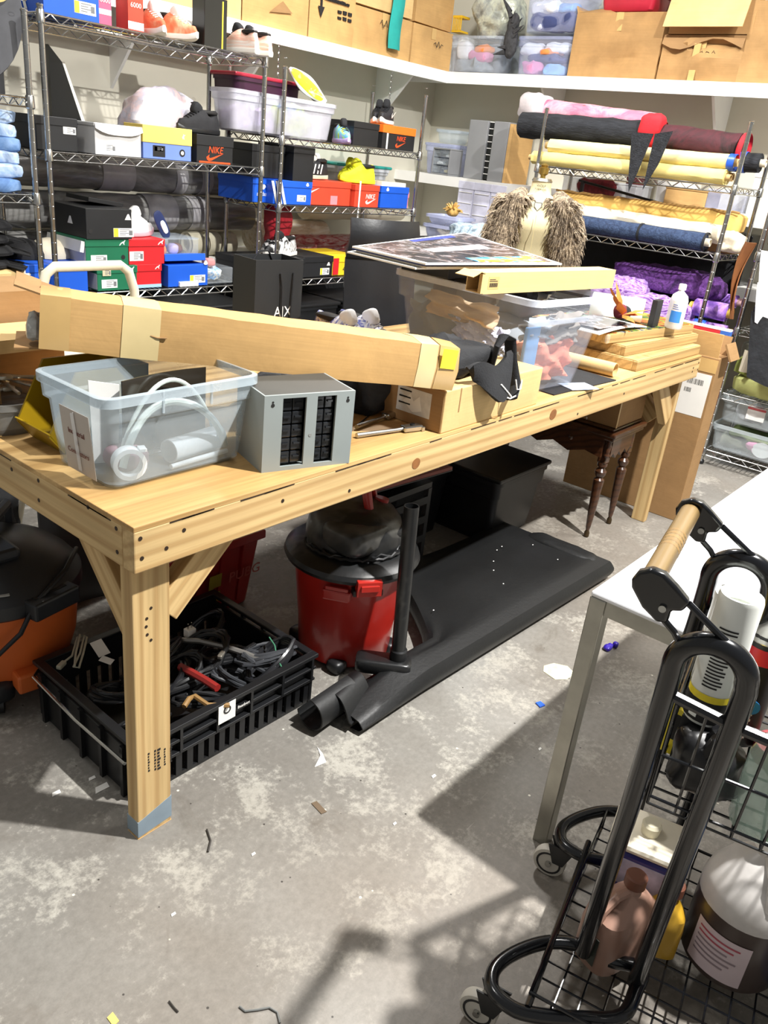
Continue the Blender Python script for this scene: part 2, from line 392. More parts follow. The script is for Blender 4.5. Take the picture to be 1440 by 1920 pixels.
for k in range(34):      # splintered plywood edge along the front
    x = rg.uniform(.02, BL-.05); l_ = rg.uniform(.03, .14)
    MB().hexa([(x, -.0009, BH-.0135), (x+l_, -.0009, BH-.0125), (x+l_, .004, BH-.0125), (x, .004, BH-.0135), (x, -.0009, BH-.0115), (x+l_, -.0009, BH-.0112+.001*rg.random()), (x+l_, .004, BH-.0112), (x, .004, BH-.0115+.002*rg.random())]).build('edge_crack', M('screw_hole', '2a1c10', .6, var=.2), bench, smooth=False)
for k in range(10):
    y = rg.uniform(.06, BD-.2); l_ = rg.uniform(.04, .12)
    MB().box(-.0009, y, BH-.0135, .004, y+l_, BH-.0118).build('edge_crack', M('screw_hole', '2a1c10', .6, var=.2), bench, smooth=False)
DARKHOLE = M('screw_hole', '2a1c10', .6, var=.2)
def dot(c, n, r, mat=DARKHOLE, name='screw', par=bench):
    c = Vector(c); n = Vector(n); MB().cyl(c-n*.002, c+n*.0008, r, n=10).build(name, mat, par, smooth=False)
for px, py in ((263, 1010), (266, 1047), (345, 994), (312, 1028), (530, 939), (1100, 784), (1083, 776), (655, 920), (1300, 690), (1310, 680), (1298, 697), (1308, 693), (1170, 738)):
    p = hy(px, py, 0); dot(p, (0, -1, 0), .0045)
for px, py in ((218, 991), (220, 1035), (165, 951), (72, 901), (73, 938), (22, 880)):
    p = hx(px, py, 0); dot(p, (-1, 0, 0), .0045)
KNOT = M('pine_knot', '8a5a30', .6, var=.25, vs=40)
for px, py, a, b in ((780, 869, .017, .015), (1037, 777, .022, .018)):
    p = hy(px, py, 0); MB().lathe([(1, 0), (1, .0009)], 16, sx=a, sy=b, rot=Matrix.Rotation(PI/2, 3, 'X'), c=p).build('knot', KNOT, bench, smooth=False)
for px, py in ((283, 1140), (283, 1200), (275, 1160), (274, 1175), (276, 1190)):
    p = hy(px, py, .038); dot(p, (0, -1, 0), .0035)
for k, (px, hh) in enumerate(((279, .055), (291, .06), (298, .062), (309, .05), (321, .045))):
    p = hy(px, 1428-(px-280)*.35, .038)
    for q in range(7):
        s_ = .0022 if k != 2 else .0042
        MB().box(p.x-s_, p.y-.0006, p.z-hh/2+q*hh/7, p.x+s_*(.4 if q % 3 else 1), p.y, p.z-hh/2+q*hh/7+hh/11).build('stamp', INK, bench, smooth=False)
# ================================================================ chrome wire racks
def wire_rack(label, L, D, H, levels, loc, rz=0, zig=.085, group='chrome wire racks'):
    t = thing('wire_rack', label, 'rack', loc, rz, group)
    for x in (0, L):
        for y in (0, D):
            p = MB().cyl((x, y, .03), (x, y, H), .0125, n=12).build('post', CHROME, t)
            m = MB()
            for k in range(int(H/.0254/2)): m.lathe([(.0126, 0), (.0133, .001), (.0126, .002)], 12, (x, y, .1+k*.0508), cap=False)
            tag(m.build('groove_rings', CHROME, p), None, None, kind='stuff')
            MB().lathe([(.012, .0), (.02, .006), (.02, .02), (.012, .03)], 12, (x, y, 0)).build('foot', BLACKP, p)
            MB().lathe([(.0125, H), (.0145, H+.002), (.0145, H+.008), (.008, H+.012)], 12, (x, y, 0)).build('cap', CHROME, p)
            for z in levels: MB().lathe([(.0145, z-.045), (.019, z-.04), (.017, z+.002), (.0145, z+.006)], 12, (x, y, 0)).build('collar', CHROME, p)
    for z in levels:
        m = MB(); zt, zb = z-.005, z-.038
        for a, b in (((0, 0), (L, 0)), ((0, D), (L, D)), ((0, 0), (0, D)), ((L, 0), (L, D))):
            for q in (zt, zb): m.cyl((a[0], a[1], q), (b[0], b[1], q), .0035, n=6)
            ln = math.hypot(b[0]-a[0], b[1]-a[1]); n = max(2, round(ln/zig)); P = []
            for k in range(2*n+1):
                f = k/(2*n); P.append((a[0]+(b[0]-a[0])*f, a[1]+(b[1]-a[1])*f, zb if k % 2 == 0 else zt))
            m.tube(P, .0028, 5)
        s = m.build('shelf', CHROME, t)
        g = MB()
        for k in range(int(L/.026)): g.cyl((.02+k*.026, 0, z-.0025), (.02+k*.026, D, z-.0025), .0022, n=4)
        for q in (.25, .5, .75): g.cyl((0, D*q, z-.007), (L, D*q, z-.007), .003, n=5)
        tag(g.build('wire_mesh', CHROME, s), None, None, kind='stuff')
    return t
R1 = dict(x0=1.195, x1=2.405, y=2.38, d=.45, z=(.735, 1.342, 1.86))
wire_rack('chrome wire rack at left crowded with shoe boxes, four levels high', 1.21, .45, 1.875, (.12,)+R1['z'], (1.195, 2.38, 0))
R2 = dict(x0=2.545, x1=3.765, y=2.38, d=.45, z=(.745, 1.158, 1.505))
wire_rack('lower chrome wire rack with shoe boxes behind the office chair', 1.22, .45, 1.83, (.12,)+R2['z'], (2.545, 2.38, 0))
R0 = dict(x0=-.11, x1=1.105, y=2.34, d=.45, z=(.80, 1.168, 1.54))
wire_rack('chrome wire rack cut off by the left edge, stacked with jeans', 1.215, .45, 1.84, (.12,)+R0['z'], (-.11, 2.34, 0))
# racks against the right wall run along y; local x points to -y
RA = dict(x=4.0, y0=1.63, y1=.41, d=.45, z=(.70, 1.163, 1.512))
wire_rack('chrome wire rack on the right loaded with rolls of fabric', 1.22, .45, 1.815, (.12,)+RA['z'], (4.0, 1.63, 0), -PI/2)
RB = dict(x=3.98, y0=.19, y1=-1.03, d=.45, z=(.095, .44, .80, 1.2))
wire_rack('chrome wire rack at the right edge with green cloth and clear bins', 1.22, .45, 1.8, RB['z'], (3.98, .19, 0), -PI/2)
# ================================================================ shoe boxes, shoes, rolls
BLUE = M('cobalt_card', '1557c8', .5, var=.06); GREEN = M('green_card', '176a49', .5, var=.08); RED = M('red_card', 'cc2228', .5, var=.06)
ORED = M('orange_red_card', 'd2452c', .5, var=.06); BLKC = M('black_card', '1d1e20', .5, var=.15); ORANGE = M('orange_card', 'ee7420', .5, var=.05)
YELC = M('yellow_card', 'efd36a', .55, var=.05); SKY = M('periwinkle_card', '6c86cf', .55, var=.05); LGREY = M('light_grey_card', 'd3d3d2', .6, var=.05)
PINKC = M('pink_card', 'e08a92', .55, var=.06); LBLUE = M('pale_blue_card', '9cc0e0', .6); YSTK = M('yellow_sticker', 'f2d83a', .5, var=.05)
NORED = M('orange_ink', 'f0501e', .5, var=.05); CREAM = M('cream_cloth', 'e6dcc4', .85, var=.08, bump=.3, bs_=120)
def facebox(xl, xr, yt, Y, zb, ym=None):
    """front face seen between two columns and below a row, standing on zb"""
    a = hy(xl, (yt+20) if ym is None else ym, Y).x; b = hy(xr, (yt+20) if ym is None else ym, Y).x; t = hy((xl+xr)/2, yt, Y).z
    return a, b, t-zb
def shoebox(label, x0, x1, y, d, z, h, body, lid=None, lidh=.035, group='shoe boxes on the wire racks', rz=0, open_lid=False, side=None, name='shoe_box'):
    """front face at y, from x0 to x1, standing on z"""
    w_ = x1-x0; lid = lid or body
    t = thing(name, label, 'box', ((x0+x1)/2, y+d/2, z), rz, group)
    t['w'], t['d'], t['h'] = w_, d, h
    hb = h-lidh*.5
    MB().box(-w_/2+.003, -d/2+.003, 0, w_/2-.003, d/2-.003, hb).build('body', body, t, smooth=False, bevel=.0015)
    if side: patch(rect(d*.96, h*.8), side, t, (-w_/2+.0025, 0, h*.45), (0, -1, 0), (0, 0, 1), 'side_panel', .0006)
    if lidh:
        m = MB(); a, b = w_/2, d/2
        m.box(-a, -b, h-lidh, a, b, h)
        l = m.build('lid', lid, t, smooth=False, bevel=.002)
        if open_lid: l.rotation_euler = (math.radians(-8), 0, 0); l.location = (0, .01, .015)
    return t
def front(t): return -t['d']/2+.0028, -t['d']/2-.0005     # body face, lid face
def sticker(t, u, v, w_, h_, mat=PAPER, yel=False, lines=True, lidface=False):
    y = front(t)[1 if lidface else 0]
    s = patch(rect(w_, h_), mat, t, (u, y, v), name='sticker', t=.0006)
    if yel: patch(rect(w_*.22, h_*.95), YSTK, s, (u-w_*.38, y-.0008, v), name='sticker_patch', t=.0004)
    if lines:
        m = MB()
        for k in range(4):
            l_ = w_*(.5, .35, .45, .3)[k]; m.box(u-w_*.2, y-.0012, v+h_*(.3-.2*k), u-w_*.2+l_, y-.0006, v+h_*(.3-.2*k)+h_*.07)
        m.box(u+w_*.26, y-.0012, v-h_*.3, u+w_*.44, y-.0006, v+h_*.25)
        m.build('print', M('grey_print', '77787a', .7), s, smooth=False)
    return s
# ---- shoe
def shoe(label, loc, rz, upper, sole, accent=None, L=.29, group='loose shoes on the racks', rot=None, stripe=None, s=1, tongue=None):
    t = thing('shoe', label, 'shoe', loc, rz, group, rot)
    def prof(f):   # half width
        return (.046*math.sin(PI*min(1, max(.06, f*.94+.05)))**.45)*(1-.18*math.cos(2*PI*(f-.05)))*.92
    m = MB(); n = 18; vs = []; fs = []; k = 16
    for i in range(n):
        f = i/(n-1); x = (f-.5)*L; w_ = prof(f)
        zb = .012+.012*max(0, (.12-f)/.12)**1.5
        for j in range(2):
            pass
        ring = []
        for a in range(k):
            an = 2*PI*a/k; ring.append(Vector((x, w_*1.05*math.copysign(abs(math.cos(an))**.6, math.cos(an)), zb*.0+.014+.014*math.copysign(abs(math.sin(an))**.4, math.sin(an))+.012*max(0, (f-.82)/.18)**2)))
        vs += ring
    for i in range(n-1):
        for a in range(k): fs.append((i*k+a, i*k+(a+1) % k, (i+1)*k+(a+1) % k, (i+1)*k+a))
    fs += [tuple(range(k-1, -1, -1)), tuple((n-1)*k+a for a in range(k))]
    m.add([v*s for v in vs], fs).build('sole', sole, t)
    # upper: sections of rising height; heel at f=0, toe at f=1
    vs = []; fs = []
    def top(f): 
        if f < .12: return .115-.0*f
        if f < .38: return .115-.028*math.sin(PI*(f-.12)/.26)
        if f < .5: return .115
        return .052+(.115-.052)*max(0, 1-(f-.5)/.5)**1.25
    for i in range(n):
        f = i/(n-1); x = (f-.5)*L*.97; w_ = prof(f)*.95; h = top(f)*(.55 if i in (0, n-1) else 1)
        for a in range(k):
            an = PI*a/(k-1); c = math.cos(an); sn = math.sin(an)
            vs.append(Vector((x, w_*math.copysign(abs(c)**.75, c)*(1-.32*sn**2*(1 if f < .55 else .4)), .022+.012*max(0, (f-.82)/.18)**2+(h-.022)*abs(sn)**.6)))
    for i in range(n-1):
        for a in range(k-1): fs.append((i*k+a, i*k+a+1, (i+1)*k+a+1, (i+1)*k+a))
    fs += [tuple(range(k)), tuple((n-1)*k+a for a in range(k-1, -1, -1))]
    up = MB().add([v*s for v in vs], fs).build('upper', upper, t)
    MB().soft((-.27*L*s, 0, .102*s), (.055*s, .026*s, .012*s), .8, 0, nu=14, nv=8, flat=False).build('opening', INK, up)
    MB().soft((.05*L*s, 0, .112*s), (.03*s, .022*s, .03*s), .6, 0, nu=14, nv=8, flat=False, rot=Matrix.Rotation(-.5, 3, 'Y')).build('tongue', tongue or accent or upper, t)
    lc = MB()
    for q in range(5):
        f = .56+q*.055; x = (f-.5)*L; z = top(f)+.003; w_ = prof(f)*.55
        lc.tube([(x*s, -w_*s, (z-.008)*s), (x*s, 0, z*s), ((x+.004)*s, w_*s, (z-.008)*s)], .0028*s, 5)
    lc.build('laces', accent or PAPER, t)
    if stripe:
        for sd in (-1, 1):
            st = MB()
            for q in range(3):
                x = (-.02+q*.035)*L/.29
                y0, y1 = prof(.45+q*.1)*.97, prof(.45+q*.1)*.78
                st.add([Vector((x, sd*y0, .032))*s, Vector((x+.013, sd*y0, .032))*s, Vector((x-.012, sd*(y1+.003), .085))*s, Vector((x-.025, sd*(y1+.003), .085))*s], [(0, 1, 2, 3)])
            st.build('stripes', stripe, up)
    return t
WSOLE = M('white_sole', 'ece9e2', .6, var=.04); BKNIT = M('black_knit', '1c1c1f', .85, var=.25, vs=30, bump=.3)

# ---- rack 1, top level
z = R1['z'][2]; Y = 2.40
def stripes3(t, u, w_, v0, v1, mat=PAPER, face='left', tilt=.04):
    for k in range(3):
        a = u+k*w_*1.7
        poly = [(a, v0), (a+w_, v0), (a+w_-tilt, v1), (a-tilt, v1)]
        if face == 'front': patch(poly, mat, t, (0, front(t)[1], 0), name='stripe')
        else: patch(poly, mat, t, (-t['w']/2-.0002, 0, 0), (0, -1, 0), (0, 0, 1), 'stripe')
a, b, h = facebox(82, 188, 2, Y, z, 25)
t = shoebox('cobalt blue shoe box with white stripes on top of left rack', a, b, Y, .33, z, .125, BLUE)
stripes3(t, -.06, .022, .012, .112); sticker(t, .06, .045, .1, .045, yel=True)
FOAM = M('pink_red_card', 'd84a5a', .45, var=.05)
t = shoebox('pink carton with white lettering between blue shoe box and red carton', *[hy(x, 30, Y).x for x in (190, 216)], Y+.02, .1, z, .2, M('hot_pink_card', 'd85c7c', .45, var=.1), lidh=0, group='two red retail cartons', name='carton')
sticker(t, .0, .05, .06, .02, PAPER, lines=False); text('6000', .026, PAPER, t, (0, front(t)[0]-.001, .085))
t = shoebox('red carton with white lettering beside the orange sneakers', *[hy(x, 35, Y).x for x in (240, 271)], Y, .1, z, .2, M('tomato_card', 'd8452f', .45, var=.1), lidh=0, group='two red retail cartons', name='carton')
sticker(t, .0, .02, .08, .03, PAPER, lines=False); text('6000', .028, PAPER, t, (.0, front(t)[0]-.001, .09)); patch(rect(.03, .045), INK, t, (-.02, front(t)[0], .15), name='print')
PEACH = blotch('peach_knit', ['e8c8a4', 'ea8a62', 'd8583c'], 7, .8, .3)
p = hy(288, 60, 2.46); shoe('peach and orange knit sneaker beside red carton', (p.x, 2.47, z), -PI/2-.25, PEACH, WSOLE, PAPER, group='peach sneakers')
p = hy(325, 68, 2.46); shoe('peach and orange knit sneaker at the rack edge', (p.x, 2.45, z), -PI/2+.15, PEACH, WSOLE, PAPER, group='peach sneakers')
t = shoebox('grey and white box behind peach sneakers', *[hy(x, 60, 2.6).x for x in (345, 378)], 2.58, .2, z, .115, M('mid_grey_card', '8c8c8e', .6), PAPER, .05)
a, b, h = facebox(383, 427, 18, Y, z, 60)
t = shoebox('tall glossy black box with a yellow strip', a, b, Y, .1, z, .21, M('gloss_black_card', '141414', .12, var=.2), lidh=0, name='carton', group=None)
patch(rect(.008, .2), YSTK, t, (t['w']/2-.03, front(t)[0], .1), name='strip')
PW = blotch('pink_white_knit', ['f2ece6', 'f0c8b4', 'ea9a80'], 9, .8, .2, stretch=(.4, .4, 3))
for k, x in enumerate((446, 468)):
    p = hy(x, 90, 2.45); shoe(('pink and white sneaker next to glossy black box', 'pink and white sneaker at the right end of top shelf')[k], (p.x, 2.44, z), PI/2+.1*k, PW, WSOLE, BKNIT, group='pink and white sneakers', s=.95, tongue=BKNIT)
# ---- rack 1, second level
z = R1['z'][1]
a, b, h = facebox(88, 146, 214, Y+.04, z, 250)
t = shoebox('black shoe box with a barcode sticker behind left post', a-.05, b, Y+.04, .3, z, .135, BLKC); sticker(t, .06, .085, .06, .03)
bd = thing('display_board', 'black glossy display board with white edges leaning against rack post', 'board', (1.375, 2.73, z))
MB().add([(-.03, -.13, 0), (.16, -.13, 0), (.03, -.13, .36), (-.03, -.13, .42), (-.03, -.1, 0), (.16, -.1, 0), (.03, -.1, .36), (-.03, -.1, .42)], [(0, 1, 2, 3), (7, 6, 5, 4), (0, 4, 5, 1), (2, 6, 7, 3), (3, 7, 4, 0)]).build('panel', BLACKG, bd, smooth=False)
MB().add([(.16, -.132, 0), (.18, -.132, 0), (.042, -.132, .36), (.03, -.132, .36), (.16, -.1, 0), (.18, -.1, 0), (.042, -.1, .36), (.03, -.1, .36)], [(3, 2, 1, 0), (4, 5, 6, 7), (0, 1, 5, 4), (1, 2, 6, 5), (2, 3, 7, 6), (3, 0, 4, 7)]).build('white_edge', PAPER, bd, smooth=False)
a, b, h = facebox(178, 266, 232, Y, z, 270)
t = shoebox('pale grey shoe box with a crooked lid beside yellow box', a, b, Y, .3, z, .13, LGREY, lidh=.0)
MB().box(-t['w']/2-.002, -.15, .115, t['w']/2+.002, .15, .13).build('lid', LGREY, t, smooth=False, bevel=.003)
fl = MB().grid(9, 4, lambda u, v: (-t['w']/2+u*t['w'], -.152-.006*v-.004*math.sin(u*9)*v, .13-.045*v*(1-.5*abs(2*u-1)**3)), .002).build('flap', LGREY, t)
sticker(t, -.05, .03, .07, .035)
MB().soft((0, 0, .045), (.14, .1, .045), .5, .02, 9, 3).build('dark_jacket', M('slate_cloth', '44464e', .85, var=.2, bump=.3), None, loc=(1.62, 2.74, z))
tag(bpy.data.objects['dark_jacket'], 'folded slate grey jacket behind pale grey shoe box', 'jacket')
o = MB().soft((0, 0, .16), (.21, .1, .16), .7, .03, 8, 5, 40, 22).build('plastic_bag', blotch('printed_white_bag', ['e8e6ec', 'c8c6d6', 'e8d0d2', 'f0eeee'], 5, .35, .5), None, loc=(hy(312, 230, 2.62).x, 2.66, z))
tag(o, 'crumpled white plastic bag with pale pink lettering on second level', 'bag')
a, b, h = facebox(268, 360, 240, Y, z, 270)
t = shoebox('yellow lidded shoe box with periwinkle blue base', a, b, Y, .155, z, .145, SKY, YELC, .075)
sticker(t, -.05, .035, .07, .05, BLKC, lines=False); s = sticker(t, -.05, .045, .05, .02, PAPER)
MB().cyl((.085, front(t)[0], .035), (.085, front(t)[0]-.001, .035), .017, n=16).build('logo', INK, t); MB().cyl((.085, front(t)[0]-.001, .035), (.085, front(t)[0]-.002, .035), .009, n=16).build('logo', PAPER, t)
mark([(-.1, -.4), (0, -.1), (.1, -.4), (.16, -.38), (.06, .0), (.3, .2), (.26, .25), (.03, .12), (.05, .3), (-.06, .3), (-.06, .1), (-.25, -.1)], .035, PAPER, t, (.09, front(t)[1], .11))
a, b, h = facebox(372, 438, 252, Y, z, 280)
t = shoebox('black shoe box with orange lettering under black trainers', a-.01, b, Y, .3, z, .13, BLKC, BLKC, .05)
text('NIKE', .045, NORED, t, (-.0, front(t)[0]-.001, .048), shear=.25, sx=.95); mark(SWOOSH, .11, NORED, t, (0, front(t)[0], .03), sy=.9); patch(rect(.2, .008), NORED, t, (0, front(t)[0], .004), name='stripe')
for k, (dx, rz) in enumerate(((-.075, .35), (.045, -.05))):
    shoe(('black trainer lying toe out on black shoe box', 'black trainer standing at the rear of the black shoe box')[k], ((a+b)/2-.05+.07*k, Y+.085+.11*k, z+.13), PI+.15-.1*k, BKNIT, BLACKP, BLACKC, group='black trainers')
# ---- grey rolls in plastic on the low wall shelf
WRAP = blotch('grey_wrapped_cloth', ['6e6d6b', '868582', 'a3a29f', '7a7977'], 2.2, .22, .35, 1, (1, 4, 4))
WRAPB = M('cloudy_tape', 'b4b2b4', .2, var=.15, vs=12)
def roll(label, p0, p1, r, mat, core=None, group='fabric rolls', amp=.004, bands=(), bandmat=None, seed=0, name='fabric_roll', corer=.022, corel=.03, sq=1):
    p0 = Vector(p0); p1 = Vector(p1); d = p1-p0; L = d.length
    q = d.to_track_quat('X', 'Z').to_matrix()
    t = thing(name, label, 'roll', p0, 0, group); t.rotation_euler = q.to_euler()
    def rad(x, a): return r*(1+0*x)+amp*(noise.noise(Vector((x*9, math.cos(a)*2+seed*5, math.sin(a)*2)))+.5*noise.noise(Vector((x*22, math.cos(a)*4+seed, math.sin(a)*4))))
    nu = max(10, int(L/.04)); nv = 22; vs = []; fs = []
    for i in range(nu+1):
        x = L*i/nu
        for j in range(nv):
            a = 2*PI*j/nv; rr = rad(x, a); vs.append((x, rr*math.cos(a), rr*math.sin(a)*sq))
    for i in range(nu):
        for j in range(nv): fs.append((i*nv+j, i*nv+(j+1) % nv, (i+1)*nv+(j+1) % nv, (i+1)*nv+j))
    for i, s_ in ((0, -1), (nu, 1)):     # ends: stepped rings like wound layers
        prev = [i*nv+j for j in range(nv)]
        for k, f in enumerate((.82, .62, .42)):
            base = len(vs)
            for j in range(nv): v = vs[i*nv+j]; vs.append((v[0]+s_*(.004 if k % 2 else -.004), v[1]*f, v[2]*f))
            cur = [base+j for j in range(nv)]
            for j in range(nv):
                f4 = (prev[j], prev[(j+1) % nv], cur[(j+1) % nv], cur[j]); fs.append(f4 if s_ < 0 else f4[::-1])
            prev = cur
        fs.append(tuple(prev) if s_ > 0 else tuple(reversed(prev)))
    o = MB().add(vs, fs).build('fabric', mat, t)
    if core:
        for x0, x1 in ((-corel, .005), (L-.005, L+corel)):
            MB().lathe([(corer, x0), (corer, x1), (corer*.8, x1), (corer*.8, x0), (corer, x0)], 16, cap=False, rot=Matrix.Rotation(PI/2, 3, 'Y')).build('core', core, t)
    for bx0, bx1 in bands:
        MB().lathe([(r+amp*.9, bx0), (r+amp*1.1+.001, bx0+.002), (r+amp*1.1+.001, bx1-.002), (r+amp*.9, bx1)], 24, cap=False, rot=Matrix.Rotation(PI/2, 3, 'Y'), sx=sq).build('tape_band', bandmat, t)
    return t
CORE = cardboard('tube_board', 'b0905c')
YR = 3.02
p0 = hy(40, 325, YR); p1 = hy(452, 375, YR)
roll('grey fabric roll in cloudy plastic, uppermost behind the left rack', (.85, YR, 1.235), (2.80, YR, 1.225), .088, WRAP, group='wrapped grey rolls', bands=((.95, 1.15), (1.42, 1.5), (1.6, 1.68)), bandmat=WRAPB, seed=1)
roll('grey fabric roll in cloudy plastic lying under the uppermost one', (.5, YR-.04, 1.045), (2.83, YR-.04, 1.035), .092, WRAP, group='wrapped grey rolls', bands=((1.55, 1.75), (1.85, 1.98)), bandmat=WRAPB, seed=2)
for k, x in enumerate((2.33, 2.46, 2.58)):
    roll('coiled cream webbing standing behind rack post, %s of three' % ('left', 'middle', 'right')[k], (x, 2.93, .872), (x+.09, 2.93, .872), .068, M('cream_webbing', 'd5ceb4', .8, var=.12, vs=30), group='cream coils', amp=.001, name='webbing_coil')
roll('thick grey wrapped roll end at the bottom left behind caps', (.4, YR-.03, .87), (2.2, YR-.03, .87), .068, WRAP, group='wrapped grey rolls', seed=4)
# ---- rack 1, lower level
z = R1['z'][0]
a, b, h = facebox(158, 246, 372, Y, z, 400)
# green stack: lower, upper, then black box
def puma(t, top=True):
    mark(CAT, .035, PAPER, t, (t['w']*.34, front(t)[1], t['h']-.02))
    sticker(t, -t['w']*.2, .032, .085, .04)
    MB().cyl((t['w']*.36, front(t)[0], .04), (t['w']*.36, front(t)[0]-.001, .04), .011, n=12).build('finger_hole', INK, t)
xg0 = hy(182, 515, Y).x; xg1 = hy(258, 515, Y).x
t = shoebox('green shoe box at the bottom of the stack behind ladder handle', xg0, xg1, Y, .31, z, .115, GREEN, group='green shoe boxes', side=LGREY); puma(t); sticker(t, -.06, .085, .045, .03, M('tan_sticker', 'c8c0a0', .7), lidface=True)
xg0 = hy(160, 460, Y).x; xg1 = hy(242, 460, Y).x
t = shoebox('green shoe box carrying a black shoe box with triangle logo', xg0, xg1, Y, .31, z+.115, .125, GREEN, group='green shoe boxes', side=LGREY); puma(t); MB().obox((-xg1/2+xg0/2-.012, 0, .09), (.02, .3, .05), Matrix.Rotation(.2, 3, 'Y')).build('flap', LGREY, t, smooth=False)
xg0 = hy(158, 400, Y).x; xg1 = hy(246, 400, Y).x
t = shoebox('black shoe box with white triangle logo and askew lid, on green box', xg0, xg1, Y-.01, .32, z+.24, .135, BLKC, lidh=0); TRI = [(-.5, -.35), (.5, -.35), (.15, .4), (-.05, .4)]
mark(TRI, .035, PAPER, t, (.1, front(t)[0], .10)); sticker(t, .075, .03, .11, .04, yel=True); mark(TRI, .045, PAPER, t, (-t['w']/2+.0025, -.02, .07), (0, -1, 0))
MB().obox((.06, .06, .153), (t['w']*.75, .2, .02), Matrix.Rotation(.12, 3, 'Y')).build('lid', BLKC, t, smooth=False, bevel=.002)
MB().cyl((-.1, front(t)[0], .035), (-.1, front(t)[0]-.001, .035), .011, n=12).build('finger_hole', INK, t)
xg0 = hy(259, 505, Y).x; xg1 = hy(308, 505, Y).x
t = shoebox('red shoe box with pale blue base edge at stack bottom', xg0-.05, xg1, Y+.02, .3, z, .115, RED, group='red shoe boxes'); mark(CAT, .03, PAPER, t, (.075, front(t)[1], .098)); patch(rect(t['w']*.98, .016), LBLUE, t, (0, front(t)[0], .008), name='edge')
xg0 = hy(242, 460, Y).x; xg1 = hy(314, 460, Y).x
t = shoebox('red shoe box with a white cat logo under a pink sneaker', xg0+.01, xg1, Y+.02, .3, z+.115, .12, RED, group='red shoe boxes'); mark(CAT, .035, PAPER, t, (.08, front(t)[1], .103)); sticker(t, -.06, .04, .08, .045)
shoe('white and pink sneaker lying on the upper red shoe box', ((xg0+xg1)/2, Y+.13, z+.235), .25, M('white_leather', 'e8e6e4', .6), M('pink_sole', 'd8a8b0', .6), PAPER, group='white sneakers')
xg0 = hy(114, 515, Y).x; xg1 = hy(168, 515, Y).x
t = shoebox('cobalt blue shoe box standing behind the left rack post', xg0-.16, xg1, Y+.01, .31, z, .13, BLUE); mark(TREF, .045, PAPER, t, (-.15, front(t)[0], .09))
xg0 = hy(315, 500, Y).x; xg1 = hy(391, 500, Y).x
t = shoebox('cobalt blue shoe box under clear plastic organizers', xg0, xg1, Y, .31, z, .125, BLUE, open_lid=True); sticker(t, .06, .035, .1, .04, yel=True); stripes3(t, -.08, .012, .01, .09); mark(TREF, .03, PAPER, t, (.11, front(t)[1], .115))
oc = thing('clear_organizer', 'clear plastic organizer of buttons on cobalt shoe box', 'organizer', ((xg0+xg1)/2-.02, Y+.16, z+.14))
MB().box(-.13, -.1, 0, .13, .1, .09).build('case', FROSTC, oc, smooth=False, bevel=.006); MB().box(-.13, -.1, .088, .13, .1, .094).build('lid', FROST, oc, smooth=False)
for q, (x, c_) in enumerate(((-.07, 'd8803a'), (.02, 'c8b8e0'), (.06, '7a4a34'), (-.02, '4a6ab0'))): MB().soft((x, -.04+.02*q, .03), (.03, .03, .028), .8, .004, 30, q, 14, 8).build('contents', M('trinket_'+c_, c_, .5), oc)
o = thing('shoe_insole', 'navy shoe insole standing up on clear organizer', 'insole', ((xg0+xg1)/2-.1, Y+.09, z+.235)); MB().soft((0, 0, .06), (.03, .006, .075), .7, 0, nu=18, nv=12, rot=Matrix.Rotation(-.5, 3, 'Y')).build('sole', M('navy_rubber', '22305e', .5), o); MB().soft((.01, -.006, .05), (.015, .004, .035), .7, 0, nu=14, nv=8, rot=Matrix.Rotation(-.5, 3, 'Y')).build('lining', PAPER, o)
xg0 = hy(398, 505, Y).x; xg1 = hy(447, 505, Y).x
oc = thing('clear_box', 'small clear plastic box of odds and ends at the shelf corner', 'box', ((xg0+xg1)/2-.02, Y+.12, z))
MB().box(-.09, -.1, 0, .09, .1, .085).build('case', FROSTC, oc, smooth=False, bevel=.006); MB().soft((0, 0, .04), (.06, .06, .03), .6, .02, 20, 2).build('contents', blotch('odds', ['b8c8d8', '4a90c8', 'e8e4d8', '7a8878'], 18), oc); MB().soft((.0, 0, .1), (.03, .03, .02), .5, .004, 20, 2).build('pink_lump', M('dusty_pink', 'c88a88', .8), oc)
tag(MB().box(-.06, -.03, 0, .06, .03, .025).build('small_carton', PAPER, None, smooth=False, bevel=.002, loc=(hy(362, 525, 2.36).x, 2.42, z)), 'little white carton in front of cobalt shoe box', 'box')
# ---- rack 0 : caps, paper, jeans, dark disc
DEN = blotch('pale_denim', ['6f8fbc', '93b0d6', 'b9cbe2', '5878a8'], 5, .85, .5); 
zz = R0['z'][1]
for k in range(6):
    o = MB().soft((0, 0, .028), (.19, .15, .027), .3, .012, 9, k+11, 40, 14).build('folded_jeans', DEN if k % 3 else blotch('mid_denim', ['3c5c90', '5f83b4', '86a4cc'], 5, .85, .5), None, loc=(.895+.012*(k % 2), 2.52+.008*k, zz+.052*k))
    o.rotation_euler.z = .06*(k-2); tag(o, 'folded pale blue jeans in the stack on the leftmost rack, %s' % ('bottom pair', 'second from bottom', 'third from bottom', 'fourth from bottom', 'second from top', 'topmost pair')[k], 'jeans', 'folded jeans stack')
z0 = R0['z'][0]
CAPM = M('black_cap_wool', '141416', .9, var=.25, vs=20, bump=.4, bs_=150)
o = MB().soft((0, 0, .025), (.28, .15, .025), .4, .012, 8, 21).build('folded_paper', M('kraft_yellow', 'cfb27a', .7, var=.1), None, loc=(.80, 2.52, z0)); tag(o, 'folded kraft paper bags under black caps at left edge', 'paper')
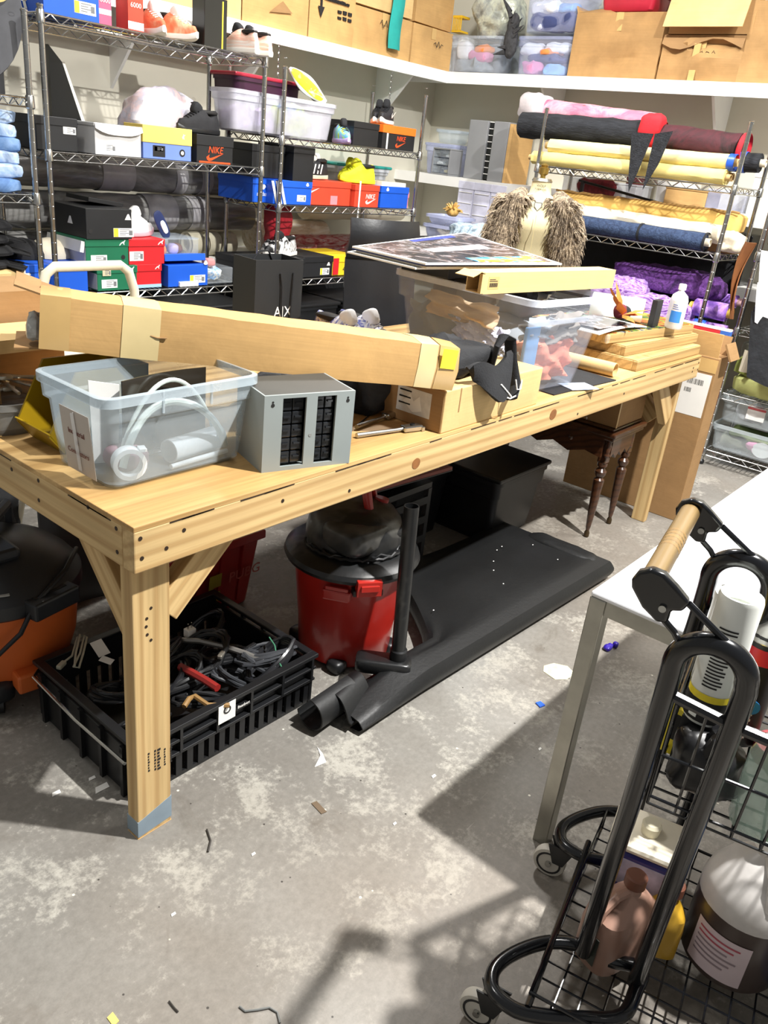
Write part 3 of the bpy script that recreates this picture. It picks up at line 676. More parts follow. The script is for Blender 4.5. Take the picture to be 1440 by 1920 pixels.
for k in range(4):
    c = thing('baseball_hat', 'black cap in the pile at left edge, %s' % ('lowest', 'second from bottom', 'second from top', 'topmost')[k], 'cap', (.92+.02*(k % 2), 2.50, z0+.056+.052*k), .3*k, 'black caps')
    MB().lathe([(.115, 0), (.118, .012), (.1, .03), (.06, .044), (.01, .05)], 22).build('crown', CAPM, c)
    MB().grid(10, 5, lambda u, v: ((.11+.075*v)*math.cos(-1+2*u), (.11+.075*v)*math.sin(-1+2*u), .006+.012*(1-v)-.01*abs(2*u-1)), .004).build('brim', CAPM, c)
for k in range(2):
    c = thing('baseball_hat', ('navy black cap resting on cobalt shoe box beside rack post', 'cream patterned cap behind the left rack post')[k], 'cap', (1.17+.13*k, 2.62, R1['z'][0]+.132), 2, 'caps by the rack post')
    MB().lathe([(.1, 0), (.1, .02), (.085, .05), (.05, .075), (.01, .085)], 22).build('crown', CAPM if k == 0 else CREAM, c); MB().grid(10, 5, lambda u, v: ((.095+.07*v)*math.cos(-1+2*u), (.095+.07*v)*math.sin(-1+2*u), .01-.01*abs(2*u-1)), .004).build('brim', CAPM, c)
bx = shoebox('black cardboard box behind the leftmost rack post', .55, 1.05, 2.42, .3, R0['z'][2], .13, BLKC, name='carton', group=None)
zz2 = R0['z'][2]
o = thing('round_board', 'big dark grey round board with gold emblem at top left corner', 'board', (.85, 2.44, 1.845))
GREYB = M('dark_felt', '4b4c50', .8, var=.1, vs=20)
MB().lathe([(.295, -.012), (.3, 0), (.295, .012)], 40, rot=Matrix.Rotation(PI/2-.08, 3, 'X'), c=(0, 0, .0)).build('disc', GREYB, o)
GOLD = M('gold_foil', 'b3a05c', .4, var=.15)
MB().lathe([(.10, 0), (.10, .004), (.075, .004), (.075, 0), (.10, 0)], 28, rot=Matrix.Rotation(PI/2-.08, 3, 'X'), c=(.16, -.034, .11), cap=False).build('emblem_ring', GOLD, o)
mark([(-.3, -.5), (0, -.2), (.3, -.5), (.1, 0), (.5, .2), (.1, .2), (0, .5), (-.1, .2), (-.5, .2), (-.1, 0)], .12, GOLD, o, (.16, -.036, .11), name='emblem')
o = MB().soft((0, 0, .08), (.12, .1, .08), .6, .025, 7, 33, 36, 18).build('draped_fabric', M('black_satin', '1e1f22', .45, var=.2), None, loc=(.97, 2.60, R0['z'][2]+.132)); tag(o, 'bunched black satin fabric under the round grey board', 'fabric')
# ================================================================ rack 2
Y = 2.40; z = R2['z'][2]
def tub(label, x0, x1, y, d, z, h, mat, rim=None, flare=.03, name='storage_bin', group=None, rimmat=None, lid=None, th=.003, loc=None, rz=0, cat='bin', rimh=.02, corner=.03, handle=False):
    """open plastic tub: flared walls with a floor and a rolled rim"""
    w_ = x1-x0
    t = thing(name, label, cat, ((x0+x1)/2, y+d/2, z) if loc is None else loc, rz, group)
    def loop(a, b, c, zz):
        P = []
        for sx, sy, a0 in ((1, 1, 0), (-1, 1, PI/2), (-1, -1, PI), (1, -1, 1.5*PI)):
            for k in range(5): an = a0+PI/2*k/4; P.append(Vector((sx*(a-c)+c*math.cos(an), sy*(b-c)+c*math.sin(an), zz)))
        return P
    a, b = w_/2, d/2; a0, b0 = a-flare, b-flare; rows = []
    step = h*.72; k1 = .3
    def lv(f): return a0+(a-a0)*f, b0+(b-b0)*f
    for f, zz, o_ in ((0, 0, -.008), (.0, .008, 0), (.35, step*.5, 0), (.62, step, 0), (.75, step+.006, .006), (.9, h, .006)):
        A, B = lv(f); rows.append(loop(A+o_, B+o_, corner, zz))
    inner = []
    for f, zz, o_ in ((.9, h, .006), (.75, step+.008, .006), (.62, step+.002, 0), (.35, step*.5, 0), (0, .01, 0)):
        A, B = lv(f); inner.append(loop(A+o_-th, B+o_-th, corner, zz))
    allr = rows+inner; n = len(rows[0]); vs = [v for r_ in allr for v in r_]; fs = []
    for i in range(len(allr)-1):
        for j in range(n): fs.append((i*n+j, i*n+(j+1) % n, (i+1)*n+(j+1) % n, (i+1)*n+j))
    fs.append(tuple(range(n-1, -1, -1))); fs.append(tuple((len(allr)-1)*n+j for j in range(n)))
    MB().add(vs, fs).build('tub', mat, t)
    A, B = lv(.9); A += .012; B += .012; m = MB()
    r1, r2, r3, r4 = loop(A, B, corner+.006, h), loop(A, B, corner+.006, h-.018), loop(A-.004, B-.004, corner, h-.018), loop(A-.01, B-.01, corner, h+.002)
    vs = r1+r2+r3+r4; fs = []
    for i in range(3):
        for j in range(n): fs.append((i*n+j, (i+1)*n+j, (i+1)*n+(j+1) % n, i*n+(j+1) % n))
    for j in range(n): fs.append((j, j+1 if j+1 < n else 0, 3*n+(j+1) % n, 3*n+j))
    m.add(vs, fs).build('rim', rimmat or mat, t)
    if handle:
        for sx in (-1, 1):
            MB().tube([(sx*(a+.004), -.05, h*.82), (sx*(a+.02), -.04, h*.8), (sx*(a+.02), .04, h*.8), (sx*(a+.004), .05, h*.82)], .006, 6).build('handle', mat, t)
    if lid:
        MB().box(-A-.004, -B-.004, h, A+.004, B+.004, h+.02).build('lid', lid, t, smooth=False, bevel=.008)
    t['w'], t['d'], t['h'] = w_, d, h
    return t
def drape(t, o, ux, uz, un, w_, h, mat, seed=0, folds=3, amp=.012, tilt=.6, name='cloth'):
    """crumpled cloth pressed against a bin wall: folds run across it"""
    o, ux, uz, un = Vector(o), Vector(ux), Vector(uz), Vector(un)
    def fn(u, v):
        e = .12*noise.noise(Vector((u*3+seed, v*3, seed))); edge = min(1, 6*min(u, 1-u, v, 1-v))
        a = math.sin((v+tilt*u+e)*folds*2*PI+seed)*amp+amp*1.6*noise.noise(Vector((u*5, v*5+seed*2, seed)))
        wv = .1*noise.noise(Vector((seed+u*4, 7, v*4)))
        return o+ux*w_*(u-.5+wv*(v-.5)*.6)+uz*h*(v+.16*noise.noise(Vector((u*4+seed, 3, seed)))*v)+un*(a-(1-edge)*.012)
    return MB().grid(26, 20, fn, .004).build(name, mat, t)
def contents(t, specs, seed=0):
    """cloth lumps inside a tub: (x, y, z, a, b, h, material)"""
    for k, (x, y, z_, a, b, h, mt) in enumerate(specs):
        MB().soft((x, y, z_+h), (a, b, h), .65, .03*min(1, a/.1), 9, seed+k*3, 30, 16).build('cloth', mt, t)
PURP = M('dark_purple_plastic', '3c1c34', .35, var=.15); MAROON = M('maroon_plastic', 'a8283c', .3, var=.1)
a = hy(440, 215, 2.62).x; b = hy(560, 215, 2.62).x
tub('dark purple tote with a red lid behind the milky bin', a, b, 2.62, .19, z, .27, PURP, lid=MAROON, flare=.02)
a = hy(436, 215, 2.41).x; b = hy(630, 215, 2.41).x
t = tub('milky white plastic bin on the middle rack, sneaker on its rim', a, b, 2.41, .19, z, .195, clear('grey_milky_plastic', 'd6d4dc', .42, .35), flare=.02)
contents(t, [(.12, 0, .01, .12, .06, .08, blotch('teal_lime', ['e8ecec', '7e96c8', 'c8d840', '8aa0d0'], 7)), (-.2, 0, .01, .15, .07, .06, M('lilac_cloth', 'c8b8d8', .8))])
lime = blotch('lime_print', ['d8e020', 'b8d020', 'f0f0e8'], 12, .6, .1)
t = shoe('black sneaker with white and lime sole propped on milky bin', (hy(578, 158, 2.49).x, 2.49, z+.275), 0, BKNIT, WSOLE, BKNIT, group='black sneakers', s=.9)
MB().soft((.005, 0, -.0005), (.115, .03, .002), .9, 0, nu=24, nv=6, flat=False).build('outsole', lime, t)
zx = Vector((.5, .86, 0)).normalized(); xx = Vector((-.7, .35, .55)).normalized(); xx = (xx-zx*xx.dot(zx)).normalized(); t.rotation_euler = Matrix((xx, zx.cross(xx), zx)).transposed().to_euler()
NEON = blotch('neon_print', ['1a1a1c', 'c8e030', '5ab8e0', 'd088d8', '1a1a1c'], 11, .6, .2)
shoe('multicoloured neon sneaker between milky bin and black box', (hy(642, 240, 2.45).x+.02, 2.47, z), -PI/2-.5, NEON, M('lilac_sole', 'c0a8dc', .5), BKNIT, group='neon sneakers', s=.95)
a, b = hy(664, 240, Y).x, hy(712, 240, Y).x
shoebox('black box between neon sneaker and orange lidded box', a, b, Y, .28, z, .13, BLKC)
a, b = hy(722, 250, Y).x, hy(780, 250, Y).x
t = shoebox('black shoe box with an orange lid and orange lettering', a-.02, b, Y, .3, z, .135, BLKC, ORANGE, .045); text('NIKE', .04, NORED, t, (.02, front(t)[0]-.001, .052), shear=.2); mark(SWOOSH, .1, NORED, t, (.02, front(t)[0], .03), sy=.9)
patch(rect(.015, .13), PAPER, t, (-t['w']/2+.05, front(t)[0], .06), name='strap')
for k in range(2):
    t = shoe(('black trainer with white swoosh nearest, on the orange lid', 'black trainer standing behind its partner on orange lid')[k], ((a+b)/2-.04+.06*k, Y+.10+.11*k, z+.137), PI+.5, M('black_leather', '222226', .45), WSOLE, BLACKC, group='black trainers on orange lid')
    if k == 0: mark(SWOOSH, .11, PAPER, t, (0, .047, .06), (-1, 0, 0), (0, .12, 1))
# second level
z = R2['z'][1]
a, b = hy(457, 350, Y).x, hy(497, 350, Y).x
t = shoebox('cobalt blue shoe box with leaf logo, leftmost on middle rack', 2.42, 2.60, Y+.06, .3, z, .13, BLUE); text('adidas', .03, PAPER, t, (-.02, front(t)[0]-.001, .035)); mark(TREF, .06, PAPER, t, (-.02, front(t)[0], .085))
a, b = hy(528, 350, Y).x, hy(586, 350, Y).x
t = shoebox('cobalt blue shoe box with white stripes under black boxes', a-.06, b, Y, .32, z, .125, BLUE); stripes3(t, -.13, .018, 0, .12, face='front'); sticker(t, .07, .035, .07, .035); mark(TREF, .025, PAPER, t, (.11, front(t)[1], .108))
t = shoebox('black box stacked on leftmost cobalt box', 2.40, 2.64, Y+.05, .3, z+.13, .165, BLKC)
t = shoebox('tall black box stacked on the striped cobalt box', 2.66, b+.005, Y+.0, .3, z+.125, .18, BLKC)
a, b = hy(618, 360, Y).x, hy(712, 360, Y).x; mid = hy(665, 360, Y).x
t = shoebox('orange red shoe box under the black and white sneakers', a-.13, mid, Y+.03, .31, z, .135, ORED); mark(SWOOSH, .12, PAPER, t, (-.16, front(t)[0], .075), sy=.8); patch(rect(.06, .05), PINKC, t, (.03, front(t)[0], .03), name='sticker')
t = shoebox('orange red shoe box with white lettering under lime shoes', mid+.005, b, Y, .31, z, .13, ORED); text('NIKE', .04, PAPER, t, (.03, front(t)[0]-.001, .05), shear=.2); mark(SWOOSH, .1, PAPER, t, (.04, front(t)[0], .035), sy=.9)
patch([(-.006, -.18), (.006, -.2), (.008, .1), (-.006, .1)], PAPER, t, (-.075, front(t)[1], .05), name='lace')
for k in range(2): shoe(('black and white striped sneaker nearest on orange red box', 'black and white striped sneaker behind its partner')[k], (a-.03+.10*k, Y+.12+.07*k, z+.137), PI+.2+.2*k, BKNIT, M('cream_sole', 'e4dcc0', .6), PAPER, stripe=PAPER, group='black and white sneakers')
LIME = M('lime_yellow_knit', 'e6ee2c', .7, var=.15, vs=20, bump=.3)
for k in range(2): shoe(('lime yellow sneaker in front on orange red box', 'lime yellow sneaker at the rear on orange red box')[k], (mid+.10+.05*k, Y+.08+.10*k, z+.132), PI-.3+.4*k, LIME, LIME, LIME, group='lime sneakers', L=.25)
a, b = hy(714, 370, Y).x, hy(766, 370, Y).x
t = shoebox('cobalt shoe box with white lid at right of middle rack', a, b, Y, .3, z, .13, BLUE, BLUE, .04); MB().box(-t['w']/2+.01, -.14, .13, t['w']/2-.03, .12, .155).build('tray', M('cream_card', 'e8e2d0', .6), t, smooth=False); mark(TREF, .03, PAPER, t, (-.08, front(t)[1], .11))
shoebox('pink box at the far right end of middle rack', 3.70, 3.755, Y+.02, .25, z, .1, PINKC, group=None)
# lower level
z = R2['z'][0]
a, b = hy(480, 480, Y).x, hy(572, 480, Y).x
t = shoebox('long black shoe box with a white and black sneaker on top', a-.05, b, Y-.005, .3, z, .115, BLKC)
for k in range(2): shoe(('black and white ribbed sneaker nearer the post', 'black and white ribbed sneaker at the back')[k], (b-.13+.05*k, Y+.08+.10*k, z+.117), PI+.15+.15*k, blotch('zebra', ['161618', '1b1b1d', 'e8e6e4', '161618'], 14, .6, .1), WSOLE, BKNIT, stripe=PAPER, group='ribbed sneakers')
t = shoebox('black shoe box with small white triangle logo on low shelf', b+.0, hy(628, 485, Y).x, Y+.01, .3, z, .12, BLKC); mark(TRI, .03, PAPER, t, (.09, front(t)[0], .075)); sticker(t, .06, .03, .08, .04, yel=True)
t = shoebox('red and yellow shoe box on low shelf beside chair', hy(629, 485, Y).x, hy(662, 485, Y).x+.08, Y+.02, .3, z, .12, M('sun_card', 'f0cc28', .5), M('sun_card', 'f0cc28', .5), .04); patch(rect(.05, .1), RED, t, (-t['w']/2+.03, front(t)[1], .055), name='stripe'); text('46', .05, INK, t, (.0, front(t)[0]-.001, .02))
o = MB().soft((0, 0, .12), (.085, .05, .13), .6, .02, 9, 4).build('red_bag', M('red_mesh', 'a8202c', .5, var=.2, vs=30), None, loc=(hy(540, 410, 2.5).x, 2.58, z+.235)); o.location.z = z+.117+.12; tag(o, 'hanging red mesh bag above ribbed sneakers', 'bag'); o.location.z = z+.16
# rolls behind rack 2
PLAST = blotch('plastic_wrapped_cream', ['b8a488', 'd8c8ac', 'e8e0d0', 'a08c70'], 4, .2, .5, 2, (1, 4, 4))
roll('cream fabric roll in clear plastic behind middle rack, left one', (2.92, YR, .905), (3.55, YR, .91), .1, PLAST, group='wrapped cream rolls', seed=7)
roll('cream fabric roll in clear plastic behind middle rack, right one', (3.35, YR-.03, 1.11), (4.35, YR-.03, 1.11), .095, M('ivory_cloth', 'ddd4bc', .7, var=.06), group='wrapped cream rolls', seed=8)
roll('maroon wrapped roll on the wall shelf behind black shoe boxes', (2.95, 2.93, .865), (4.1, 2.93, .865), .06, blotch('red_wrapped', ['8a1c24', 'a83c3c', 'c8a49c', '7a1820'], 5, .25, .4, 2, (1, 4, 4)), group='wrapped red rolls', seed=9)
roll('large cream roll end standing out behind lime sneakers', (2.9, YR+.04, 1.31), (3.5, YR+.04, 1.31), .105, M('ivory_cloth', 'ddd4bc', .7, var=.06), CORE, group='wrapped cream rolls', seed=10)
tub('clear tote with teal lid behind the middle rack', 3.55, 4.1, 2.90, .34, 1.21, .16, FROST2, lid=M('teal_plastic', '2a9a90', .35), flare=.02)

# ================================================================ cardboard boxes on the upper shelves
def carton(label, x0, x1, y0, y1, z, h, mat=CARD, flaps=0, rz=0, tape=True, skew=0, seed=0, group='cardboard boxes on the wall shelves', name='cardboard_box', front_dir='y', sag=.008):
    """taped cardboard box; faces bulge and dent a little; flaps open by an angle when given"""
    w_, d = x1-x0, y1-y0
    t = thing(name, label, 'box', ((x0+x1)/2, (y0+y1)/2, z), rz, group); m = MB(); n = 7
    def wob(p): q = Vector(p)*6+Vector((seed*2.3, seed, 0)); return sag*(noise.noise(q)+.6*noise.noise(q*2))
    def face(fn, nrm):
        m.grid(n, n, lambda u, v: (lambda p: p+Vector(nrm)*wob(p)*math.sin(PI*u)**.5*math.sin(PI*v)**.5 if 0 < u < 1 and 0 < v < 1 else p)(Vector(fn(u, v))))
    a, b = w_/2, d/2
    face(lambda u, v: (-a+2*a*u+skew*v*0, -b, h*v), (0, -1, 0)); face(lambda u, v: (a-2*a*u, b, h*v), (0, 1, 0))
    face(lambda u, v: (-a, b-2*b*u, h*v), (-1, 0, 0)); face(lambda u, v: (a, -b+2*b*u, h*v), (1, 0, 0))
    m.add([(-a, -b, 0), (a, -b, 0), (a, b, 0), (-a, b, 0)], [(3, 2, 1, 0)])
    if not flaps: face(lambda u, v: (-a+2*a*u, -b+2*b*v, h), (0, 0, 1))
    m.build('carton', mat, t, weld=True, ang=30)
    if flaps:
        for s_, ax in ((-1, 'y'), (1, 'y'), (-1, 'x'), (1, 'x')):
            ln = min(a, b)*.9; an = flaps+.25*random.uniform(-1, 1)
            def fn(u, v, s_=s_, ax=ax):
                e = (2*u-1)*(.97-.05*v); o_, z_ = ln*v*math.sin(an), h+ln*v*math.cos(an)
                wv = .008*math.sin(u*7+seed)*v
                return (e*a, s_*(b+o_)+wv, z_) if ax == 'y' else (s_*(a+o_)+wv, e*b, z_)
            MB().grid(6, 3, fn, .004).build('flap', mat, t)
        MB().box(-a+.004, -b+.004, h*.5, a-.004, b-.004, h*.5+.004).build('bottom_liner', CARDD, t, smooth=False)
    if tape:
        for s_ in (-1, 1):
            MB().box(-.025, s_*(b+.0035)-.0008, h*.72, .025, s_*(b+.0035)+.0008, h).build('tape', TAPE, t, smooth=False)
            MB().box(s_*(a+.0035)-.0008, -.025, h*.72, s_*(a+.0035)+.0008, .025, h).build('tape', TAPE, t, smooth=False)
    t['w'], t['d'], t['h'] = w_, d, h
    return t
def strokes(t, P, mat=INK, r=.0025, name='handwriting'):
    MB().tube(P, r, 5).build(name, mat, t)
YB = 2.90
def ub(xl, xr): return hy(xl, 60, YB).x, hy(xr, 60, YB).x
a, b = ub(300, 452); t = carton('cardboard box on wall shelf behind peach sneakers, leftmost', a, b-.005, YB, 3.24, US, .36, CARDL, seed=1)
y = -t['d']/2-.012
def glyphs(t, u, v, w_, n, h_=.016, rows=1, y=None):
    y = -t['d']/2-.009 if y is None else y
    m = MB(); rnd = random.Random(n*7+int(u*100))
    for r_ in range(rows):
        for k in range(n):
            x = u+w_*k/n; hh = h_*rnd.uniform(.6, 1); m.box(x, y-.001, v-r_*h_*1.6, x+w_/n*.65, y+.009, v-r_*h_*1.6+hh)
    m.build('print', INK, t, smooth=False)
glyphs(t, .1, .2, .18, 3, .025, 2)
a, b = ub(453, 577); t = carton('cardboard box with scribbled marker on the shelf, second from left', a, b-.005, YB, 3.24, US, .36, CARD, seed=2); glyphs(t, -.2, .24, .4, 22); strokes(t, [(.03+.02*k+.01*math.sin(k*5), -t['d']/2-.009, .30+.02*math.sin(k*2.4)) for k in range(9)])
patch([(-.08, 0), (.1, .02), (.02, .07)], CARDD, t, (.02, -t['d']/2-.009, .08), name='torn_patch')
a, b = ub(578, 664); t = carton('cardboard box printed with a down arrow and size grid', a, b-.005, YB, 3.24, US, .36, CARD, seed=3)
patch([(-.008, .1), (-.008, -.04), (-.028, -.04), (0, -.1), (.028, -.04), (.008, -.04), (.008, .1)], INK, t, (-.11, -t['d']/2-.009, .22), name='arrow')
glyphs(t, -.08, .22, .22, 18, .02); glyphs(t, .04, .17, .14, 3, .02, 2)
for k, xx in enumerate((.03, .09, .15)):
    pass
strokes(t, [(.06+.015*k, -t['d']/2-.009, .30+.02*math.sin(k*2.1)) for k in range(6)])
a, b = ub(662, 775); t = carton('dented cardboard box with teal cloth hanging over its front', a, b-.02, YB+.0, 3.24, US, .245, CARD, seed=4, sag=.02); strokes(t, [(-.05+.015*k, -t['d']/2-.012, .18+.025*math.sin(k*2)) for k in range(6)])
tealb = t
upb = carton('upper cardboard box with shipping label stacked over teal cloth', a+.005, b-.03, YB+.0, 3.2, US+.257, .3, CARDL, seed=5); 
patch(rect(.11, .13), PAPER, upb, (.12, -upb['d']/2-.009, .07), name='shipping_label')
o = MB().grid(6, 12, lambda u, v: (-.06+.12*u+.01*math.sin(v*6), -.012-.02*math.sin(u*PI)*(.5+.5*v), .0-.42*v), .004).build('teal_cloth', M('teal_cloth', '1f9a92', .8, var=.15, bump=.3), None, loc=(hy(738, 40, YB).x, YB-.012, US+.47)); tag(o, 'strip of teal cloth hanging over dented cardboard box', 'cloth')
a, b = ub(778, 860); t = carton('cardboard box with crumpled front at the shelf corner, lower', a-.02, b-.06, YB+.0, 3.22, US, .245, CARD, seed=6, sag=.018); strokes(t, [(0+.018*k, -t['d']/2-.012, .15+.02*math.sin(k*2.6)) for k in range(7)])
carton('leaning brown cardboard box above the corner box', a-.01, b-.06, YB+.02, 3.2, US+.257, .32, CARD, seed=7, rz=.05, sag=.015)
# right wall shelf: fronts at X = 4.64, things run to -y on the right
XB = 4.66
def ry(px, py=100): return hx(px, py, XB).y
def ctub(label, pl, pr, z, h, specs, seed, mat=FROST2, d=.32, group='clear bins on the right wall shelf', lid=None, X=XB):
    y0, y1 = hx(pr, 100, X).y, hx(pl, 100, X).y
    t = tub(label, 0, y1-y0, 0, d, z, h, mat, flare=.015, loc=(X+d/2, (y0+y1)/2, z), rz=-PI/2, group=group, lid=lid); contents(t, specs, seed); return t
PINKS = M('pink_cloth', 'd88ab0', .85, var=.15); ORG = M('orange_cloth', 'e88a4a', .85, var=.1); GRYC = M('grey_cloth', '8c9298', .85, var=.15, bump=.3); WHC = M('white_cloth', 'e8e8ea', .85, var=.06, bump=.3); BLUC = M('sky_cloth', '8ab0dc', .85, var=.12); NAVC = M('navy_cloth', '3a4470', .85, var=.2)
BEIGE = M('beige_cloth', 'c4a888', .85, var=.12, bump=.3); OLIVE = M('olive_cloth', '7a8a52', .85, var=.15, bump=.3)
CLR = clear('cloudy_bin_plastic', 'e6eaf2', .13, .2); FROSTV = clear('violet_tint_plastic', 'ccd0ee', .15, .2)
ctub('clear tub of bright clothes under grey plastic sheeting', 842, 938, US, .235, [(-.03, -.09, .01, .15, .05, .04, GRYC), (.03, -.1, .075, .09, .04, .035, PINKS), (.05, -.1, .135, .07, .04, .025, ORG), (-.12, -.1, .08, .06, .04, .06, WHC), (0, .05, .01, .17, .08, .09, GRYC)], 1, CLR)
o = MB().soft((0, 0, .12), (.13, .17, .14), .75, .05, 7, 44, 40, 22).build('plastic_sheeting', blotch('crumpled_clear_plastic', ['7c807c', 'a8aca4', 'c8ccb8', '6c706c'], 6, .25, .8), None, loc=(4.83, ry(900), US+.255)); tag(o, 'crumpled grey plastic sheeting heaped on clear tub', 'plastic sheet')
sp = thing('spiky_plush', 'dark grey spiky plush hanging off the clear tub', 'plush', (4.64, ry(955), US+.255)); FURD = M('charcoal_fur', '3c3c3e', .95, var=.35, vs=40, bump=.6, bs_=80)
MB().soft((.02, 0, -.02), (.03, .05, .14), .8, .02, 12, 3).build('body', FURD, sp)
for k in range(9):
    an = k*.75; MB().cyl((.0, .03*math.cos(an), -.12+.03*k), (-.02, .11*math.cos(an), -.14+.045*k), .018, .001, 6).build('spike', FURD, sp)
ctub('clear bin of folded cloth below a second clear bin', 968, 1066, US, .235, [(.09, -.1, .01, .09, .04, .035, BLUC), (-.09, -.1, .01, .09, .04, .045, PINKS), (.02, -.1, .085, .16, .04, .025, NAVC), (.09, -.1, .14, .09, .04, .035, WHC), (-.1, -.1, .12, .09, .04, .045, WHC), (.06, -.11, .13, .08, .035, .012, ORG)], 5, FROSTV)
ctub('clear bin of blue and white cloth stacked on top', 972, 1070, US+.257, .28, [(0, -.1, .01, .17, .05, .06, NAVC), (-.05, -.1, .11, .12, .05, .04, WHC), (.1, -.1, .12, .07, .05, .03, BLUC), (-.05, -.1, .02, .06, .04, .02, WHC)], 8, FROSTV)
YEL2 = M('yellow_plastic', 'e0b428', .4); t = thing('yellow_crate', 'small yellow plastic basket between boxes and clear tub', 'basket', (4.72, ry(850), US+.26)); MB().box(-.05, -.03, 0, .05, .05, .012).build('base', YEL2, t, smooth=False)
for k in range(6): MB().box(-.05, -.03+k*.014, .01, -.044, -.024+k*.014, .09).build('slat', YEL2, t, smooth=False)
MB().box(-.05, -.03, .09, .05, .05, .105).build('rim', YEL2, t, smooth=False)
tag(MB().box(-.1, -.06, 0, .1, .06, .25).build('white_carton', WHITE, None, smooth=False, loc=(4.86, ry(852)+.08, US)), 'white carton behind the yellow basket', 'box')
def rcarton(label, pl, pr, z, h, d, mat=CARD, X=XB, **k):
    y0, y1 = hx(pr, 100, X).y, hx(pl, 100, X).y
    return carton(label, -(y1-y0)/2, (y1-y0)/2, -d/2, d/2, 0, h, mat, rz=-PI/2+k.pop('drz', 0), **k), (X+d/2, (y0+y1)/2, z)
for lab, pl, pr, z_, h_, d_, kw in (
    ('large dented cardboard box under the red lidded bin', 1070, 1236, US, .37, .3, dict(seed=11, sag=.07, mat=CARDM)),
    ('crushed cardboard box with torn top carrying an open box', 1240, 1392, US, .245, .3, dict(seed=12, sag=.08, mat=CARDM)),
    ('open cardboard box with a raised flap stacked at top right', 1245, 1400, US+.252, .2, .28, dict(seed=13, flaps=.55, sag=.02, mat=CARDM)),
    ('cardboard box at the right edge of the wall shelf', 1392, 1520, US, .42, .3, dict(seed=14, sag=.03, mat=CARDM)),):
    t, lc = rcarton(lab, pl, pr, z_, h_, d_, **kw); t.location = lc
    if kw['seed'] == 11: MB().grid(6, 4, lambda u, v: (t['w']/2+.05*v, -.14+.26*u, h_+.09*v-.02*u*v), .004).build('flap', CARD, t); MB().grid(6, 4, lambda u, v: (-t['w']/2-.015*v, -.14+.26*u, h_+.04*v), .004).build('flap', CARD, t)
    if kw['seed'] == 12:
        MB().grid(9, 4, lambda u, v: (-t['w']/2+t['w']*u, -.15-.02*v, h_+.0-.05*v*(1+.6*math.sin(u*7))), .004).build('flap', CARDD, t); MB().grid(6, 4, lambda u, v: (t['w']/2+.03*v, -.13+.2*u, h_-.12+.14*v+.02*math.sin(u*6)), .004).build('flap', CARD, t); MB().grid(6, 4, lambda u, v: (-t['w']/2-.04*v, -.13+.16*u, h_+.03*v+.015*math.sin(u*8)), .004).build('flap', CARDD, t)
        strokes(t, [(.0+.014*k, -.172, .15+.014*math.sin(k*2.3)) for k in range(9)], r=.0018); strokes(t, [(.01+.014*k, -.172, .115+.012*math.sin(k*1.9)) for k in range(7)], r=.0018)
        MB().box(-.04, -.172, .0, .0, -.168, .2).build('tape', TAPE, t, smooth=False)
    if kw['seed'] == 13: MB().obox((-.02, -.19, .13), (t['w']*.95, .006, .22), Matrix.Rotation(-.3, 3, 'X')).build('flap', CARDL, t, smooth=False)
t = tub('red plastic lid and bin on large dented cardboard box', 0, .38, 0, .26, 0, .12, M('crimson_plastic', 'b02438', .35), lid=M('crimson_plastic', 'b02438', .35), flare=.02, loc=(4.82, ry(1152), US+.385), rz=-PI/2)
o = MB().soft((0, 0, .07), (.06, .08, .1), .7, .03, 8, 9).build('cream_bundle', CREAM, None, loc=(4.7, ry(1412), US+.43)); o.location = (4.8, ry(1412), US+.43); tag(o, 'cream cloth bundle poking out between top boxes', 'cloth')
# hanging chains under left wall shelf
def chain(label, px, py0, py1, Y):
    p = hy(px, py0, Y); q = hy(px, py1, Y); t = thing('hanging_chain', label, 'chain', (p.x, Y, p.z), 0, 'chains under wall shelves'); m = MB(); n = int((p.z-q.z)/.018)
    for k in range(n):
        c = Vector((0, 0, -.018*k)); u = Vector((1, 0, 0)) if k % 2 else Vector((0, 1, 0))
        m.tube([c+u*.005*math.cos(a)+Vector((0, 0, .011*math.sin(a))) for a in [2*PI*j/8 for j in range(8)]], .0018, 4, closed=True)
    m.build('links', CHROME, t)
chain('thin chain hanging from left wall shelf beside red lid', 524, 82, 170, SY+.01); chain('thin chain hanging from left wall shelf above black trainers', 735, 138, 190, SY+.01)
# ================================================================ right rack: fabric rolls (they run along y)
def yroll(label, pl, pr, X, r, mat, z, **k):
    """roll lying along y between two columns, resting with its axis at height z (pair = two ends)"""
    z0, z1 = z if hasattr(z, '__len__') else (z, z)
    a = hx(pl[0], pl[1], X); b = hx(pr[0], pr[1], X)
    return roll(label, (X, a.y, z0), (X, b.y, z1), r, mat, **k)
z = RA['z'][2]
YELF = M('pale_yellow_cloth', 'e0d298', .85, var=.08, vs=12, bump=.4, bs_=60); YELF2 = M('lemon_cloth', 'e2d084', .85, var=.06, vs=12, bump=.3, bs_=60)
BTAPE = M('blue_tape', '2a5cc8', .4, var=.06)
yroll('lemon yellow fabric roll in front on the top level', (1000, 300), (1362, 325), 4.06, .038, YELF2, z+.04, core=CARDL, group='yellow fabric rolls', seed=21, corer=.016)
yroll('pale yellow fabric roll with blue tape at its right end', (1030, 285), (1372, 315), 4.085, .038, YELF, z+.116, core=CARDL, group='yellow fabric rolls', seed=22, corer=.02, bands=((1.11, 1.15),), bandmat=BTAPE)
yroll('pale yellow fabric roll at the back of the top level', (1030, 290), (1368, 320), 4.25, .045, YELF, z+.046, core=CARDL, group='yellow fabric rolls', seed=23)
BKF = blotch('black_knit_cloth', ['121316', '1d1f24', '2a2c31'], 8, .9, .6, 1, (1, 4, 4)); REDF = M('scarlet_cloth', 'd0202c', .8, var=.12, bump=.3); SHEER = blotch('dark_red_sheer', ['241618', '4a1c24', '331a1e'], 6, .8, .4)
